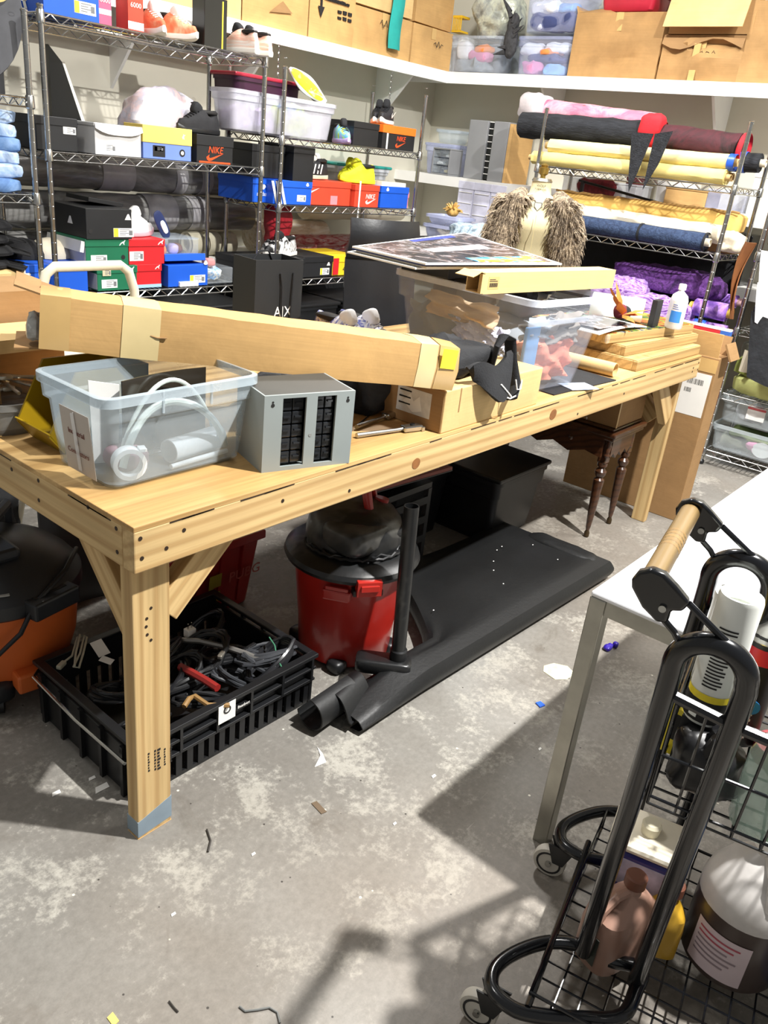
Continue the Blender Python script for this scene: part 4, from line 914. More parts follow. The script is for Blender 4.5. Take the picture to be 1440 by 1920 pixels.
yroll('thick black knit roll with a drooping corner on the top level', (978, 250), (1225, 260), 4.18, .075, BKF, (z+.225, z+.22), group='dark fabric rolls', seed=24, amp=.008)
yroll('black and dark red sheer fabric roll tied in scarlet', (1228, 250), (1388, 270), 4.18, .072, SHEER, (z+.22, z+.19), group='dark fabric rolls', seed=25, amp=.008, bands=((.0, .05), (.51, .54)), bandmat=REDF)
yroll('black roll with blue tape bands sticking out past the post', (1290, 290), (1425, 310), 4.24, .05, BKF, (z+.115, z+.13), group='dark fabric rolls', seed=26, bands=((.02, .13), (.3, .34)), bandmat=BTAPE, core=CREAM, corer=.02)
o = MB().soft((0, 0, 0), (.06, .07, .065), .7, .015, 10, 6).build('red_fabric', REDF, None, loc=(4.14, hx(1222, 235, 4.12).y, z+.27)); tag(o, 'bunched scarlet fabric between the black and sheer rolls', 'fabric')
# drooping black corners
for k, (px, pts) in enumerate(((1195, [(-.055, .2), (.075, .2), (.03, 0), (.0, -.11), (-.02, -.03)]), (1235, [(-.04, .2), (.06, .22), (.02, .05), (-.04, -.09)]))):
    p = hx(px, 290, 3.985); o = MB().prism(pts, .004, (0, 0, 0), (0, -1, 0), (0, 0, 1)).build('drooping_cloth', BKF, None, loc=(3.975-.008*k, p.y, z+.02)); tag(o, ('pointed black cloth corner hanging over the lemon roll, left', 'pointed black cloth corner hanging over the lemon roll, right')[k], 'cloth', 'drooping corners')
MELON = blotch('watermelon_print', ['e88a9c', 'e0708a', 'eea4b0', 'd8607c'], 4, .35, .3)
t = yroll('pink watermelon print roll in clear plastic at the very top', (1015, 205), (1232, 240), 4.32, .068, MELON, (z+.325, z+.28), group='printed fabric rolls', seed=27)
for k in range(7): MB().soft((.12+.035*k, -.03+.02*(k % 3), .052), (.011, .006, .004), 1, 0, nu=10, nv=6, flat=False).build('seed', INK, t)
MB().soft((.3, -.03, .05), (.06, .012, .006), .8, .004, nu=14, nv=6, flat=False).build('melon_rind', M('rind_green', '2c4a34', .5), t)
o = MB().soft((0, 0, .02), (.11, .1, .075), .6, .02, 9, 61).build('plastic_wrap', clear('milky_wrap', 'f0e8ea', .55, .3), None, loc=(4.32, hx(1012, 205, 4.32).y+.03, z+.32)); tag(o, 'bunched clear plastic at the left end of watermelon roll', 'plastic wrap')
z = RA['z'][1]
GOLDF = M('golden_cloth', 'e2b866', .85, var=.08, vs=10, bump=.5, bs_=30)
t = thing('folded_fabric', 'golden fabric folded flat along the middle level', 'fabric', (4.24, .98, z)); MB().soft((0, 0, .155), (.09, .60, .06), .3, .012, 10, 31, 60, 14).build('cloth', GOLDF, t); MB().tube([(-.08, -.58+1.16*k/30, .216+.004*math.sin(k*2.1)) for k in range(31)], .007, 6).build('frayed_edge', M('tan_fringe', 'a8834c', .9), t)
MB().box(-.09, -.6, 0, .09, .6, .096).build('bolt_board', CARDD, t, smooth=False)
yroll('cream canvas roll with loose end above the denim roll', (1070, 425), (1350, 450), 4.13, .05, CREAM, (z+.1, z+.095), group='canvas rolls', seed=32, amp=.01)
o = MB().soft((0, 0, .05), (.07, .06, .05), .6, .025, 12, 35).build('canvas_end', CREAM, None, loc=(4.12, hx(1382, 440, 4.1).y+.02, z+.01)); tag(o, 'crumpled cream canvas end hanging at the right post', 'fabric')
DENIM = blotch('dark_denim', ['212d44', '2c3c5a', '3c4e6c'], 30, .9, .5)
yroll('dark blue denim roll with two black ties on the middle level', (1068, 425), (1322, 455), 4.05, .047, DENIM, z+.048, group='denim rolls', core=CREAM, seed=33, bands=((.46, .475), (.85, .865)), bandmat=BLACKC)
o = MB().soft((0, 0, .035), (.09, .16, .055), .6, .03, 9, 39).build('maroon_fur', M('maroon_fur', '5a1418', .95, var=.4, vs=40, bump=.6), None, loc=(4.72, hx(1120, 355, 4.7).y, LS)); tag(o, 'maroon fur scrap on the white shelf behind rack', 'fur')
t = thing('fabric_ruler', 'black measuring stick lying across behind the golden fabric', 'stick', (4.42, 1.25, z+.23)); MB().cyl((0, .3, .055), (0, -.28, -.02), .008, n=8).build('stick', BLACKP, t); MB().box(-.01, .26, -.23, .01, .28, .055).build('prop', BLACKP, t, smooth=False)
z = RA['z'][0]
TIE = blotch('purple_tie_dye', ['4a2a6e', '7a4a9e', 'a884c8', 'c8aadc', '8a4aa8', '5c3a86'], 12, .85, .5, 2.5, (1, .6, 2)); TIED = blotch('deep_purple_tie_dye', ['2a163e', '4e2866', '6a3c88', '3a1c50'], 14, .85, .8, 2)
for k, (px, py, X, a, b, h, mt, dz, lab) in enumerate(((1235, 545, 4.08, .09, .22, .085, TIE, 0, 'lilac tie dye fabric heaped in front on low shelf'), (1170, 520, 4.1, .09, .18, .12, TIE, 0, 'purple tie dye fabric heap at left of low shelf'), (1260, 505, 4.22, .1, .34, .07, TIED, .19, 'deep purple tie dye fabric bundle on top of the heap'))):
    p = hx(px, py, X); o = MB().soft((0, 0, h), (a, b, h), .5, .022, 15, 50+k, 56, 24).build('tie_dye_fabric', mt, None, loc=(X, p.y, z+dz)); tag(o, lab, 'fabric', 'tie dye fabrics')
VIO = blotch('violet_print', ['5a3a92', '8a5cc0', 'b890d8', '7040a0'], 8, .8, .4)
yroll('lilac roll end sticking out highest past the right post', (1300, 530), (1392, 530), 4.3, .035, VIO, z+.2, group='violet rolls', core=M('pale_pink_tube', 'd8b0b0', .7), seed=41)
yroll('violet and white print roll with yellow core at right post', (1310, 550), (1370, 565), 4.12, .05, VIO, z+.15, group='violet rolls', core=M('yellow_tube', 'd8b850', .7), seed=42, corer=.028)
yroll('violet roll with blue band lying lowest at right post', (1300, 575), (1372, 590), 4.1, .035, VIO, z+.05, group='violet rolls', core=CORE, bands=((.03, .1),), bandmat=BTAPE, seed=43)
tub('black storage tote under the right rack shelves, nearer the corner', 0, .5, 0, .38, 0, .42, BLACKP, flare=.02, loc=(4.24, 1.3, .122), rz=-PI/2, lid=BLACKP, group='black totes under racks')
tub('black storage tote under the right rack shelves, nearer the box', 0, .5, 0, .38, 0, .42, BLACKP, flare=.02, loc=(4.24, .72, .122), rz=-PI/2, lid=BLACKP, group='black totes under racks')
o = MB().box(-.01, -.6, 0, .01, .6, .42).build('dark_fill_panel', BLACKC, None, smooth=False, loc=(4.49, 1.02, .72)); tag(o, 'black panel added to darken the back of the right rack', 'filler')  # added panel that keeps the area behind the low shelves dark
for k, x in enumerate((1.5, 2.1)):
    tub('black storage tote beneath the left rack, %s' % ('left one', 'right one')[k], 0, .54, 0, .38, 0, .48, BLACKP, flare=.02, loc=(x, 2.6, .122), lid=BLACKP, group='black totes under left rack')
    tub('black storage tote beneath the middle rack, %s' % ('left one', 'right one')[k], 0, .54, 0, .38, 0, .44, BLACKP, flare=.02, loc=(x+1.36, 2.6, .122), lid=BLACKP, group='black totes under middle rack')
o = MB().box(-2.2, -.01, 0, 2.2, .01, .72).build('dark_fill_sheet', BLACKC, None, smooth=False, loc=(2.2, 2.855, .0)); tag(o, 'black sheet added to darken the low area behind the left racks', 'filler')  # added so the area under the racks stays near black
# ---- shelf behind the right rack
def rbox(px0, px1, X, d, z, h, mat, label, cat='box', name='storage_box', py=370, bevel=.006, group=None):
    y0, y1 = hx(px1, py, X).y, hx(px0, py, X).y
    t = thing(name, label, cat, (X+d/2, (y0+y1)/2, z), 0, group); a = (y1-y0)/2
    MB().box(-d/2, -a, 0, d/2, a, h*.86).build('body', mat, t, smooth=False, bevel=bevel); MB().box(-d/2-.004, -a-.004, h*.86, d/2+.004, a+.004, h).build('lid', mat, t, smooth=False, bevel=bevel)
    return t
rbox(1050, 1110, 4.66, .25, LS, .1, FROST2, 'milky plastic box on the lower white shelf, first from the corner')
rbox(1118, 1190, 4.66, .25, LS, .09, FROST2, 'milky plastic box on the lower white shelf beside maroon fur')
rbox(1245, 1325, 4.66, .25, LS, .105, CARD, 'flat cardboard box on lower white shelf behind the right rack')
rbox(1325, 1400, 4.66, .25, LS, .12, FROSTB, 'cloudy plastic box on lower white shelf by the rack end')
rbox(1405, 1470, 4.66, .25, LS, .24, PAPER, 'white carton on lower white shelf at the right edge')
t = tub('clear plastic tote hanging low behind the right rack', 0, .3, 0, .22, 0, .2, FROST2, flare=.02, loc=(4.8, hx(1170, 450, 4.7).y, .952), rz=-PI/2)
t = rbox(1368, 1412, 4.66, .25, .952, .3, BLACKG, 'black carton with white script on lowest wall shelf', py=440); text('our Ay', .05, PAPER, t, (-.1265, 0, .17), (0, -1, 0))
o = thing('bucket', 'white plastic bucket standing under the upper right shelf', 'bucket', (4.84, hx(1300, 215, 4.8).y, LS)); MB().lathe([(.13, 0), (.15, .3), (.155, .3), (.155, .33), (.145, .33), (.125, .02)], 28).build('pail', M('milk_plastic', 'e6e6e4', .4), o); MB().tube([(0, -.15, .3), (-.05, -.13, .24), (-.12, 0, .2), (-.05, .13, .24), (0, .15, .3)], .003, 6).build('bail', CHROME, o); MB().lathe([(.156, .29), (.163, .295), (.163, .305), (.156, .31)], 28, cap=False).build('rim_ring', M('milk_plastic', 'e6e6e4', .4), o)
o = MB().soft((0, 0, .06), (.05, .06, .08), .7, .02, 9, 71).build('maroon_hood', M('maroon_felt', '4a1418', .9), None, loc=(4.8, hx(1215, 200, 4.75).y, LS+.0)); o.location.z = LS+.02; o.scale = (1, 1, 3.4); tag(o, 'maroon pointed hood standing behind watermelon roll', 'hood')
# ---- grey drawer cabinets and clear things in the corner
GREYP = M('grey_plastic_case', '8b8c8e', .45, var=.05)
def drawer_case(label, X, y0, y1, z, h, d, rows, cols, rz=0, fr=.25, frontmat=FROSTC, mat=GREYP, group='grey drawer cabinets', loc=None):
    """case facing local -x; drawers are parts"""
    w_ = y1-y0; t = thing('drawer_cabinet', label, 'cabinet', loc or (X+d/2, (y0+y1)/2, z), rz, group); m = MB(); e = .012
    m.box(-d/2, -w_/2, 0, d/2, w_/2, e).box(-d/2, -w_/2, h-e, d/2, w_/2, h).box(-d/2, -w_/2, e, d/2, -w_/2+e, h-e).box(-d/2, w_/2-e, e, d/2, w_/2, h-e).box(d/2-e, -w_/2+e, e, d/2, w_/2-e, h-e)
    m.build('case', mat, t, smooth=False, bevel=.004)
    ih = (h-2*e)/rows; iw = (w_-2*e)/cols
    for r_ in range(rows):
        for c in range(cols):
            y = -w_/2+e+c*iw; zz = e+r_*ih
            dr = MB().box(-d/2+.004, y+.003, zz+.004, -d/2+.007, y+iw-.003, zz+ih-.004).box(-d/2+.007, y+.003, zz+.004, d/2-.03, y+iw-.003, zz+.006).build('drawer', frontmat, t, smooth=False)
            MB().box(-d/2-.006, y+iw*.3, zz+ih*.55, -d/2+.004, y+iw*.7, zz+ih*.68).build('pull', frontmat, dr, smooth=False)
            if (r_*3+c) % 2 == 0: MB().soft((0, y+iw/2, zz+.006+ih*.2), (d*.3, iw*.36, ih*.2), .5, .006, 30, r_*5+c, 14, 8).build('contents', M('odd_parts_%d' % ((r_+c) % 3), ('c8b890', '4a4a4c', 'd8d8d8')[(r_+c) % 3], .5, var=.4, vs=60), dr)
    return t
ya, yb = hx(925, 260, 4.64).y, hx(878, 260, 4.64).y
t = thing('drawer_cabinet', 'tall grey drawer cabinet seen from its side, left one', 'cabinet', (4.76, (ya+yb)/2-.01, LS), 0, 'tall grey drawer cabinets')
def tallcab(t, wd, h=.385, d=.2):
    MB().box(-d/2, -wd*.0-.0, 0, d/2, .012, h).build('side', GREYP, t, smooth=False, bevel=.005)
    MB().box(-d/2, .012, 0, d/2, wd-.01, .01).box(-d/2, .012, h-.01, d/2, wd-.01, h).box(d/2-.01, .012, .01, d/2, wd-.01, h-.01).build('frame', GREYP, t, smooth=False)
    MB().box(-d/2, wd-.01, 0, d/2, wd, h).build('side', GREYP, t, smooth=False, bevel=.005)
    for k in range(10): MB().box(-d/2+.01, .016, .016+k*.036, d/2-.02, wd-.014, .018+k*.036+.026*.2).build('drawer', M('drawer_clear', 'c8ccd4', .2) if k % 2 else BLACKP, t, smooth=False)
# the cabinets show a broad side face towards the viewer: width along y, drawers on a narrow slot to the right
def slabcab(label, pl, pr, X, h, slot, dz=0):
    y1, y0 = hx(pl, 260, X).y, hx(pr, 260, X).y; w_ = y1-y0
    t = thing('drawer_cabinet', label, 'cabinet', (X, y0, LS), 0, 'tall grey drawer cabinets')
    MB().box(0, slot, 0, .16, w_, h).build('case', GREYP, t, smooth=False, bevel=.006)
    if slot:
        for k in range(9): 
            dr = MB().box(.02, .004, .01+k*h/9.2, .15, slot, .01+k*h/9.2+h/11).build('drawer', BLACKP, t, smooth=False); MB().box(.015, .006, .012+k*h/9.2+h/13, .02, slot-.002, .012+k*h/9.2+h/11).build('label_strip', PAPER, dr, smooth=False)
    return t
bpy.data.objects.remove(t)
slabcab('tall grey drawer cabinet turned sideways, left one with dark drawers showing', 877, 922, 4.66, .40, .045)
t = slabcab('tall grey drawer cabinet turned sideways, right one backed with cardboard', 923, 952, 4.64, .40, 0)
y1 = hx(952, 260, 4.64).y; MB().box(0, -.03, 0, .30, -.004, .39).build('cardboard_back', CARD, t, smooth=False, bevel=.002)
p = hx(812, 285, 4.7)
t = drawer_case('small grey parts cabinet with clear drawers tilted near the corner', 0, -.1, .1, 0, .19, .13, 3, 2, group=None, loc=(4.70, 2.84, LS)); t.rotation_euler = (0, 0, -.2)
tub('cloudy lilac bin in the corner behind the parts cabinet', 0, .30, 0, .24, 0, .22, FROSTB, flare=.02, loc=(4.83, hx(840, 260, 4.8).y, LS), rz=-PI/2)
t = tub('stack of clear trays on the lilac bin', 0, .22, 0, .18, 0, .1, FROSTC, flare=.02, loc=(4.85, hx(848, 215, 4.8).y, LS+.222), rz=-PI/2, cat='tray', name='clear_tray')
for k in range(3):
    c0 = hx((868, 898, 925)[k], 360, 4.6); t = rbox((850, 880, 912)[k], (879, 911, 940)[k], 4.56, .045, .952+.0, .40, clear('lilac_organizer', 'e2e2f6', .85, .3), 'white compartment organizer leaning on the lowest wall shelf, %s' % ('left', 'middle', 'right')[k], 'organizer', 'compartment_organizer', 360, .004, 'compartment organizers')
    t.location.x = 4.645
    a = (hx((850, 880, 912)[k], 360, 4.56).y-hx((879, 911, 940)[k], 360, 4.56).y)/2
    for q in range(5): MB().box(-.027, -a*.85, .02+q*.075, -.022, a*.85, .024+q*.075).build('divider', PAPER, t, smooth=False)
# low table in the corner with trays and costume bits
t = thing('low_table', 'black low table piled with trays in the room corner', 'table', (4.15, 2.15, 0))
MB().box(-.35, -.3, .96, .35, .3, .98).build('tabletop', BLACKP, t, smooth=False, bevel=.004)
for sx in (-.32, .32):
    for sy in (-.27, .27): MB().box(sx-.02, sy-.02, 0, sx+.02, sy+.02, .96).build('leg', BLACKP, t, smooth=False)
def ztop(px, py, z): p = hz(px, py, z); return p.x, p.y
q = tub('lilac plastic tray with gold trim on the corner table', 0, .3, 0, .22, 0, .09, FROSTB, flare=.02, loc=(4.02, 2.25, .982), rz=-PI/2, cat='tray', name='plastic_tray'); contents(q, [(0, 0, .01, .1, .07, .03, blotch('gold_bits', ['d8c080', 'e8e0c8', 'b89050'], 30))])
q = tub('shallow lilac plastic tray stacked on the first tray', 0, .28, 0, .2, 0, .06, FROSTB, flare=.02, loc=(4.02, 2.25, 1.075), rz=-PI/2, cat='tray', name='plastic_tray')
g = thing('golden_pompom', 'spiky golden hair ornament on the lilac trays', 'ornament', (3.96, 2.20, 1.137)); GLD = M('gold_straw', 'c8a058', .6, var=.25, vs=30); rr = random.Random(4)
for k in range(40):
    a = rr.uniform(0, 2*PI); e = rr.uniform(.1, 1.4); d = Vector((math.cos(a)*math.cos(e), math.sin(a)*math.cos(e), math.sin(e))); MB().tube([d*.02+Vector((0, 0, .03)), d*.05+Vector((0, 0, .03)), d*.075+Vector((0, 0, .02))], [.008, .006, .001], 5).build('strand', GLD, g)
MB().soft((0, 0, .03), (.04, .04, .03), .8, .006, 20, 1, 16, 10).build('core', GLD, g)
o = MB().soft((0, 0, .07), (.1, .11, .07), .7, .035, 10, 81).build('denim_scraps', blotch('acid_denim', ['6a7c8c', '8ea2b0', 'b4c4cc', '566874'], 14, .7, .6), None, loc=(3.92, 2.02, .982)); tag(o, 'heap of acid washed denim scraps on the corner table', 'fabric')
t = thing('wire_basket', 'black wire letter tray on the corner table', 'tray', (4.2, 1.98, .982)); MB().box(-.14, -.1, 0, .14, .1, .006).build('base', BLACKP, t, smooth=False); MB().box(-.14, -.1, 0, -.134, .1, .06).box(.134, -.1, 0, .14, .1, .06).build('side', BLACKP, t, smooth=False)
tag(MB().box(-.04, -.03, 0, .04, .03, .09).build('wood_block', CARDL, None, smooth=False, bevel=.003, loc=(4.40, 1.92, .982)), 'small tan wooden block beside denim scraps', 'block')

# ================================================================ dress form in a fur vest
FORMM = M('linen_form', 'd0c49c', .8, var=.05, bump=.2, bs_=200); FUR = blotch('brown_grey_fur', ['3a322c', '7c6c5a', 'b4a288', '54493e', '9c8a74', '463c34'], 16, .95, .8, 1)
FP = Vector((3.53, 1.31, 0))
df = thing('dress_form', 'cream linen dress form on a stand wearing a shaggy fur vest', 'dress form', FP, YAW+PI/2+PI)   # faces the viewer
fy = math.atan2(FP.y-CAM.y, FP.x-CAM.x); df.rotation_euler.z = fy-PI/2; df.scale = (1, 1, .965)
secs = [(.80, .13, .10), (.86, .17, .12), (.93, .175, .125), (1.0, .15, .11), (1.07, .125, .095), (1.14, .13, .10), (1.21, .155, .12), (1.27, .165, .125), (1.33, .165, .10), (1.37, .15, .08), (1.395, .09, .065), (1.41, .062, .056), (1.45, .055, .052), (1.475, .054, .05)]
m = MB(); n = 28; vs = []; fs = []
for z_, a, b in secs:
    for j in range(n):
        an = 2*PI*j/n; bust = .03*math.exp(-((z_-1.24)/.06)**2)*max(0, -math.sin(an))*(.5+abs(math.cos(an))**.5); vs.append((a*math.cos(an), b*math.sin(an)-bust, z_))
for i in range(len(secs)-1):
    for j in range(n): fs.append((i*n+j, i*n+(j+1) % n, (i+1)*n+(j+1) % n, (i+1)*n+j))
fs += [tuple(range(n-1, -1, -1)), tuple((len(secs)-1)*n+j for j in range(n))]
m.add(vs, fs).build('torso', FORMM, df, ang=60)
MB().lathe([(.054, 1.475), (.058, 1.48), (.05, 1.495)], 24).build('neck_plate', STEEL, df)
BRASS = M('aged_brass', 'a88c48', .35, .9)
MB().lathe([(.014, 1.49), (.014, 1.51), (.026, 1.52), (.028, 1.55), (.018, 1.555), (.022, 1.565), (.008, 1.575)], 18).build('neck_knob', BRASS, df)
text('WOLF', .018, INK, df, (0, -.054, 1.449)); text('FORM CO.', .014, INK, df, (0, -.0545, 1.432))
mark([(-.5, .5), (.5, .5), (.5, 0), (0, -.6), (-.5, 0)], .045, M('crest_ink', '5a5a58', .7), df, (0, -.1, 1.345), uy=(0, .35, 1), name='crest'); mark([(-.5, .5), (.5, .5), (.5, 0), (0, -.6), (-.5, 0)], .034, FORMM, df, (0, -.1012, 1.345), uy=(0, .35, 1), name='crest')
MB().box(-.001, -.165, .95, .001, -.16, 1.3).build('centre_seam', M('seam', 'b8a878', .8), df, smooth=False)
MB().cyl((0, 0, .06), (0, 0, .8), .018, n=12).build('stand_pole', BLACKP, df)
for k in range(4):
    a = k*PI/2+.4; MB().tube([(0, 0, .14), (.12*math.cos(a), .12*math.sin(a), .09), (.26*math.cos(a), .26*math.sin(a), .02)], .012, 8).build('stand_leg', BLACKP, df)
def fur_panel(sx, label):
    t = thing('fur_panel', label, 'fur vest', (0, 0, 0)); return t
vest = thing('fur_vest', 'shaggy brown and grey fur vest hanging open on the dress form', 'vest', FP, df.rotation_euler.z); vest.scale = (1.05, 1.05, .965)
rr = random.Random(11)
for sx in (-1, 1):
    m = MB(); 
    def cen(f): return Vector((sx*(.12+.085*f), -.06-.03*f, 1.395-.40*f))
    m2 = MB()
    for i in range(2):
        pass
    MB().tube([Vector((sx*.10, .04, 1.40)), cen(.08), cen(.3), cen(.6), cen(.9), cen(1.02)], [.045, .07, .085, .085, .07, .03], 14, sq=.8).build('panel', FUR, vest)
    h = MB()
    for k in range(1500):
        f = rr.uniform(.02, 1.02); a = rr.uniform(0, 2*PI); c = cen(f); r = (.05+.04*math.sin(PI*min(1, f+.15)))*rr.uniform(.75, 1.02)
        nrm = Vector((math.cos(a), math.sin(a)*.8, .2)); b0 = c+nrm*r; ln = rr.uniform(.03, .06); d = (nrm*.75+Vector((sx*.15, -.1, -.9+.8*rr.random()*(f < .15)))).normalized()
        s_ = d.orthogonal().normalized()*.0042; mid = b0+d*ln*.55+nrm*.006; tip = b0+d*ln-Vector((0, 0, .01))
        h.add([b0-s_, b0+s_, mid+s_*.7, tip, mid-s_*.7], [(0, 1, 2, 3, 4)])
    tag(h.build('fur', FUR, vest, smooth=False), None, None, kind='stuff')
# ================================================================ rack B (right edge) and tall box
zB = RB['z']
OLF = M('olive_green_cloth', '8a9448', .85, var=.12, bump=.4); LGF = M('pale_lime_cloth', 'c8cc80', .85, var=.1, bump=.4); GRF = M('grey_green_cloth', '6a6c5e', .85, var=.15, bump=.4)
for k, (mt, h, lab) in enumerate(((LGF, .05, 'pale lime folded fabric at bottom of green pile'), (OLF, .05, 'olive green folded fabric in the middle of green pile'), (GRF, .045, 'grey green folded fabric topping the green pile'))):
    o = MB().soft((0, 0, h), (.19, .40, h), .35, .018, 9, 90+k, 44, 14).build('folded_fabric', mt, None, loc=(4.19, -.23, zB[1]+.002+sum((.1, .1, .09)[:k]))); tag(o, lab, 'fabric', 'green fabric pile')
o = MB().grid(6, 8, lambda u, v: (-.012*math.sin(u*6), .05-.1*u*(1-.4*v), .02-.12*v), .005).build('white_scrap', CREAM, None, loc=(3.985, .07, zB[1]+.235)); tag(o, 'white cloth scrap dangling over green fabric pile', 'cloth')
zb = zB[0]
CB = clear('small_bin_clear', 'dfe6e6', .2, .15)
t = tub('clear bin with scraps and round white lid, lower of two', 0, .46, 0, .34, 0, .15, CB, flare=.015, loc=(4.18, -.045, zb+.002), rz=-PI/2, group='clear bins on low shelf'); contents(t, [(-.08, 0, .01, .12, .1, .04, GRF), (.05, -.04, .02, .1, .1, .035, PINKS), (.0, .0, .08, .15, .12, .02, OLIVE)], 3)
MB().lathe([(.055, 0), (.055, .004)], 24, (.06, -.135, .06), rot=Matrix.Rotation(PI/2, 3, 'X'), sy=.8).build('round_lid', PAPER, t)
t = tub('clear bin with a red and white label, upper of two', 0, .44, 0, .34, 0, .15, CB, flare=.015, loc=(4.18, -.045, zb+.175), rz=-PI/2, group='clear bins on low shelf'); contents(t, [(-.05, 0, .01, .1, .1, .04, WHC), (.08, 0, .01, .1, .1, .04, GRYC)], 4)
patch(rect(.1, .08), PAPER, t, (-.02, -.168, .09), name='label_card'); patch(rect(.1, .022), RED, t, (-.02, -.1695, .12), name='label_card')
t = tub('clear bin at the right edge of low shelf', 0, .4, 0, .34, 0, .16, CB, flare=.015, loc=(4.18, -.52, zb+.002), rz=-PI/2, group='clear bins on low shelf'); contents(t, [(0, 0, .01, .15, .1, .05, GRYC)], 4)
t = tub('clear bin with pale lid above the right edge bin', 0, .4, 0, .34, 0, .14, FROST2, flare=.015, loc=(4.18, -.52, zb+.185), rz=-PI/2, group='clear bins on low shelf'); contents(t, [(0, 0, .01, .15, .1, .05, WHC)], 6)
BLKF = blotch('black_velvet', ['0e0f12', '1c1e22', '2a2d32'], 5, .8, .6)
o = MB().soft((0, 0, .1), (.17, .36, .1), .5, .04, 7, 95, 44, 20).build('black_fabric', BLKF, None, loc=(4.16, -.2, zB[2]+.01)); tag(o, 'heap of black velvet fabric on the right edge rack', 'fabric')
o = MB().grid(10, 8, lambda u, v: (-.025-.02*math.sin(u*5)-.03*v, .10-.5*u-.08*v, .08-.34*v-.03*math.sin(u*4)), .008).build('black_drape', BLKF, None, loc=(3.96, .03, zB[2]+.03)); tag(o, 'black cloth drooping over the front of right edge rack', 'cloth')
o = MB().soft((0, 0, .11), (.12, .2, .11), .6, .04, 7, 97, 40, 20).build('brown_fur', M('auburn_fur', '6a3e20', .95, var=.4, vs=30, bump=.8, bs_=60), None, loc=(4.11, -.03, zB[3]+.004)); tag(o, 'auburn fur bundle on the right edge rack', 'fur')
o = MB().grid(8, 10, lambda u, v: (-.02-.02*math.sin(u*5+v*4), .09-.05*u*(1-.5*v)+.02*math.sin(v*4), .0-.40*v), .006).build('brown_strip', M('rust_suede', '7a4a24', .9, var=.2), None, loc=(3.955, .165, zB[3]+.05)); tag(o, 'rust brown suede strip hanging beside the post', 'cloth')
for k in range(2):
    o = MB().grid(8, 8, lambda u, v: (-.02-.012*math.sin(u*7+v*3), .08-.26*u-.04*v, .0-(.2+.12*u)*v), .006).build('white_cloth', WHC, None, loc=(3.95-.012*k, .085-.03*k, zB[3]+.02-.16*k)); tag(o, ('white cloth hanging over auburn fur, upper fold', 'white cloth hanging below the upper fold')[k], 'cloth', 'hanging white cloth')
# tall flat carton standing at the far end of the bench
t = thing('tall_carton', 'tall flat cardboard carton standing against the far end of the bench', 'box', (2.97, 0, 0))
MB().box(0, -.06, 0, .13, .56, .80).build('carton', CARDD, t, smooth=False, bevel=.003)
MB().obox((.004, .12, .85), (.008, .34, .11), Matrix.Rotation(-.05, 3, 'Y')).build('flap', CARD, t, smooth=False); MB().obox((.126, .25, .84), (.008, .6, .09), Matrix.Rotation(.25, 3, 'Y')).build('flap', CARDD, t, smooth=False); MB().obox((.068, -.085, .83), (.12, .008, .08), Matrix.Rotation(-.5, 3, 'X')).build('flap', CARDD, t, smooth=False)
MB().box(-.0012, -.058, .73, 0, .4, .79).build('tape', TAPE, t, smooth=False)
s = patch(rect(.125, .2), PAPER, t, (0, .015, .62), (0, -1, 0), name='shipping_label')
rb = random.Random(3)
for k in range(14): MB().box(-.0012, .055-k*.0055, .665, 0, .055-k*.0055+.0035*rb.uniform(.4, 1), .69).build('barcode', INK, s, smooth=False)
for k in range(6): MB().box(-.0012, .058-k*.0055, .625, 0, .058-k*.0055+.0035*rb.uniform(.4, 1), .645).build('barcode', INK, s, smooth=False)
text('Hanger', .065, INK, t, (-.0008, .24, .49), (0, -1, 0)); text('6 No 12', .06, INK, t, (-.0008, .34, .33), (0, -1, 0))
t = thing('flat_box', 'red and blue flat box poking up behind the tall carton', 'box', (3.12, .05, .0)); MB().box(0, -.075, 0, .03, .2, .90).build('box', M('red_gloss_card', 'c8323c', .4), t, smooth=False); MB().box(-.001, -.079, .85, .031, -.035, .9).build('blue_corner', M('blue_gloss_card', '3a6ac0', .4), t, smooth=False); MB().box(-.001, -.079, .9, .031, .2, .908).build('white_edge', PAPER, t, smooth=False)
# ================================================================ things on the bench
T = BH
# ---- clear bin with tubes
c = Vector((.225, .262, T))
t = tub('clear plastic bin of white tubes and hose at the near bench end', 0, .375, 0, .245, 0, .2, clear('foggy_bin', 'b4c0c6', .3, .3), flare=.02, loc=c, corner=.025, rimmat=clear('foggy_rim', 'c2ced4', .38, .25), cat='bin')
for s_ in (-.06, .06): MB().box(s_-.002, -.128, .155, s_+.002, -.1235, .2).build('rim_rib', clear('foggy_rim', 'c2ced4', .38, .25), t, smooth=False)
WPLA = M('white_pvc', 'e9eef0', .35, var=.03)
def hollow(p0, p1, r, mat, parent, name, th=.003):
    p0, p1 = Vector(p0), Vector(p1); q = (p1-p0).to_track_quat('Z', 'Y').to_matrix(); L = (p1-p0).length
    return MB().lathe([(r, 0), (r, L), (r-th, L), (r-th, 0), (r, 0)], 22, p0, cap=False, rot=q).build(name, mat, parent)
tb = thing('pvc_tube', 'white plastic tube lying inside the clear bin', 'tube', c+Vector((0, 0, .014))); hollow((0, -.06, .026), (.15, -.04, .026), .026, WPLA, tb, 'pipe'); MB().lathe([(.027, 0), (.027, .004)], 18, (.15, -.04, .026), rot=Matrix.Rotation(PI/2, 3, 'Y')).build('end_cap', WPLA, tb)
tb = thing('tape_roll', 'white tape roll standing inside the clear bin corner', 'tape', c+Vector((-.115, -.085, .012)), -.35); hollow((0, -.012, .034), (0, .014, .034), .034, WPLA, tb, 'ring', .009); MB().box(.02, -.012, .06, .034, .012, .066).build('loose_end', WPLA, tb, smooth=False)
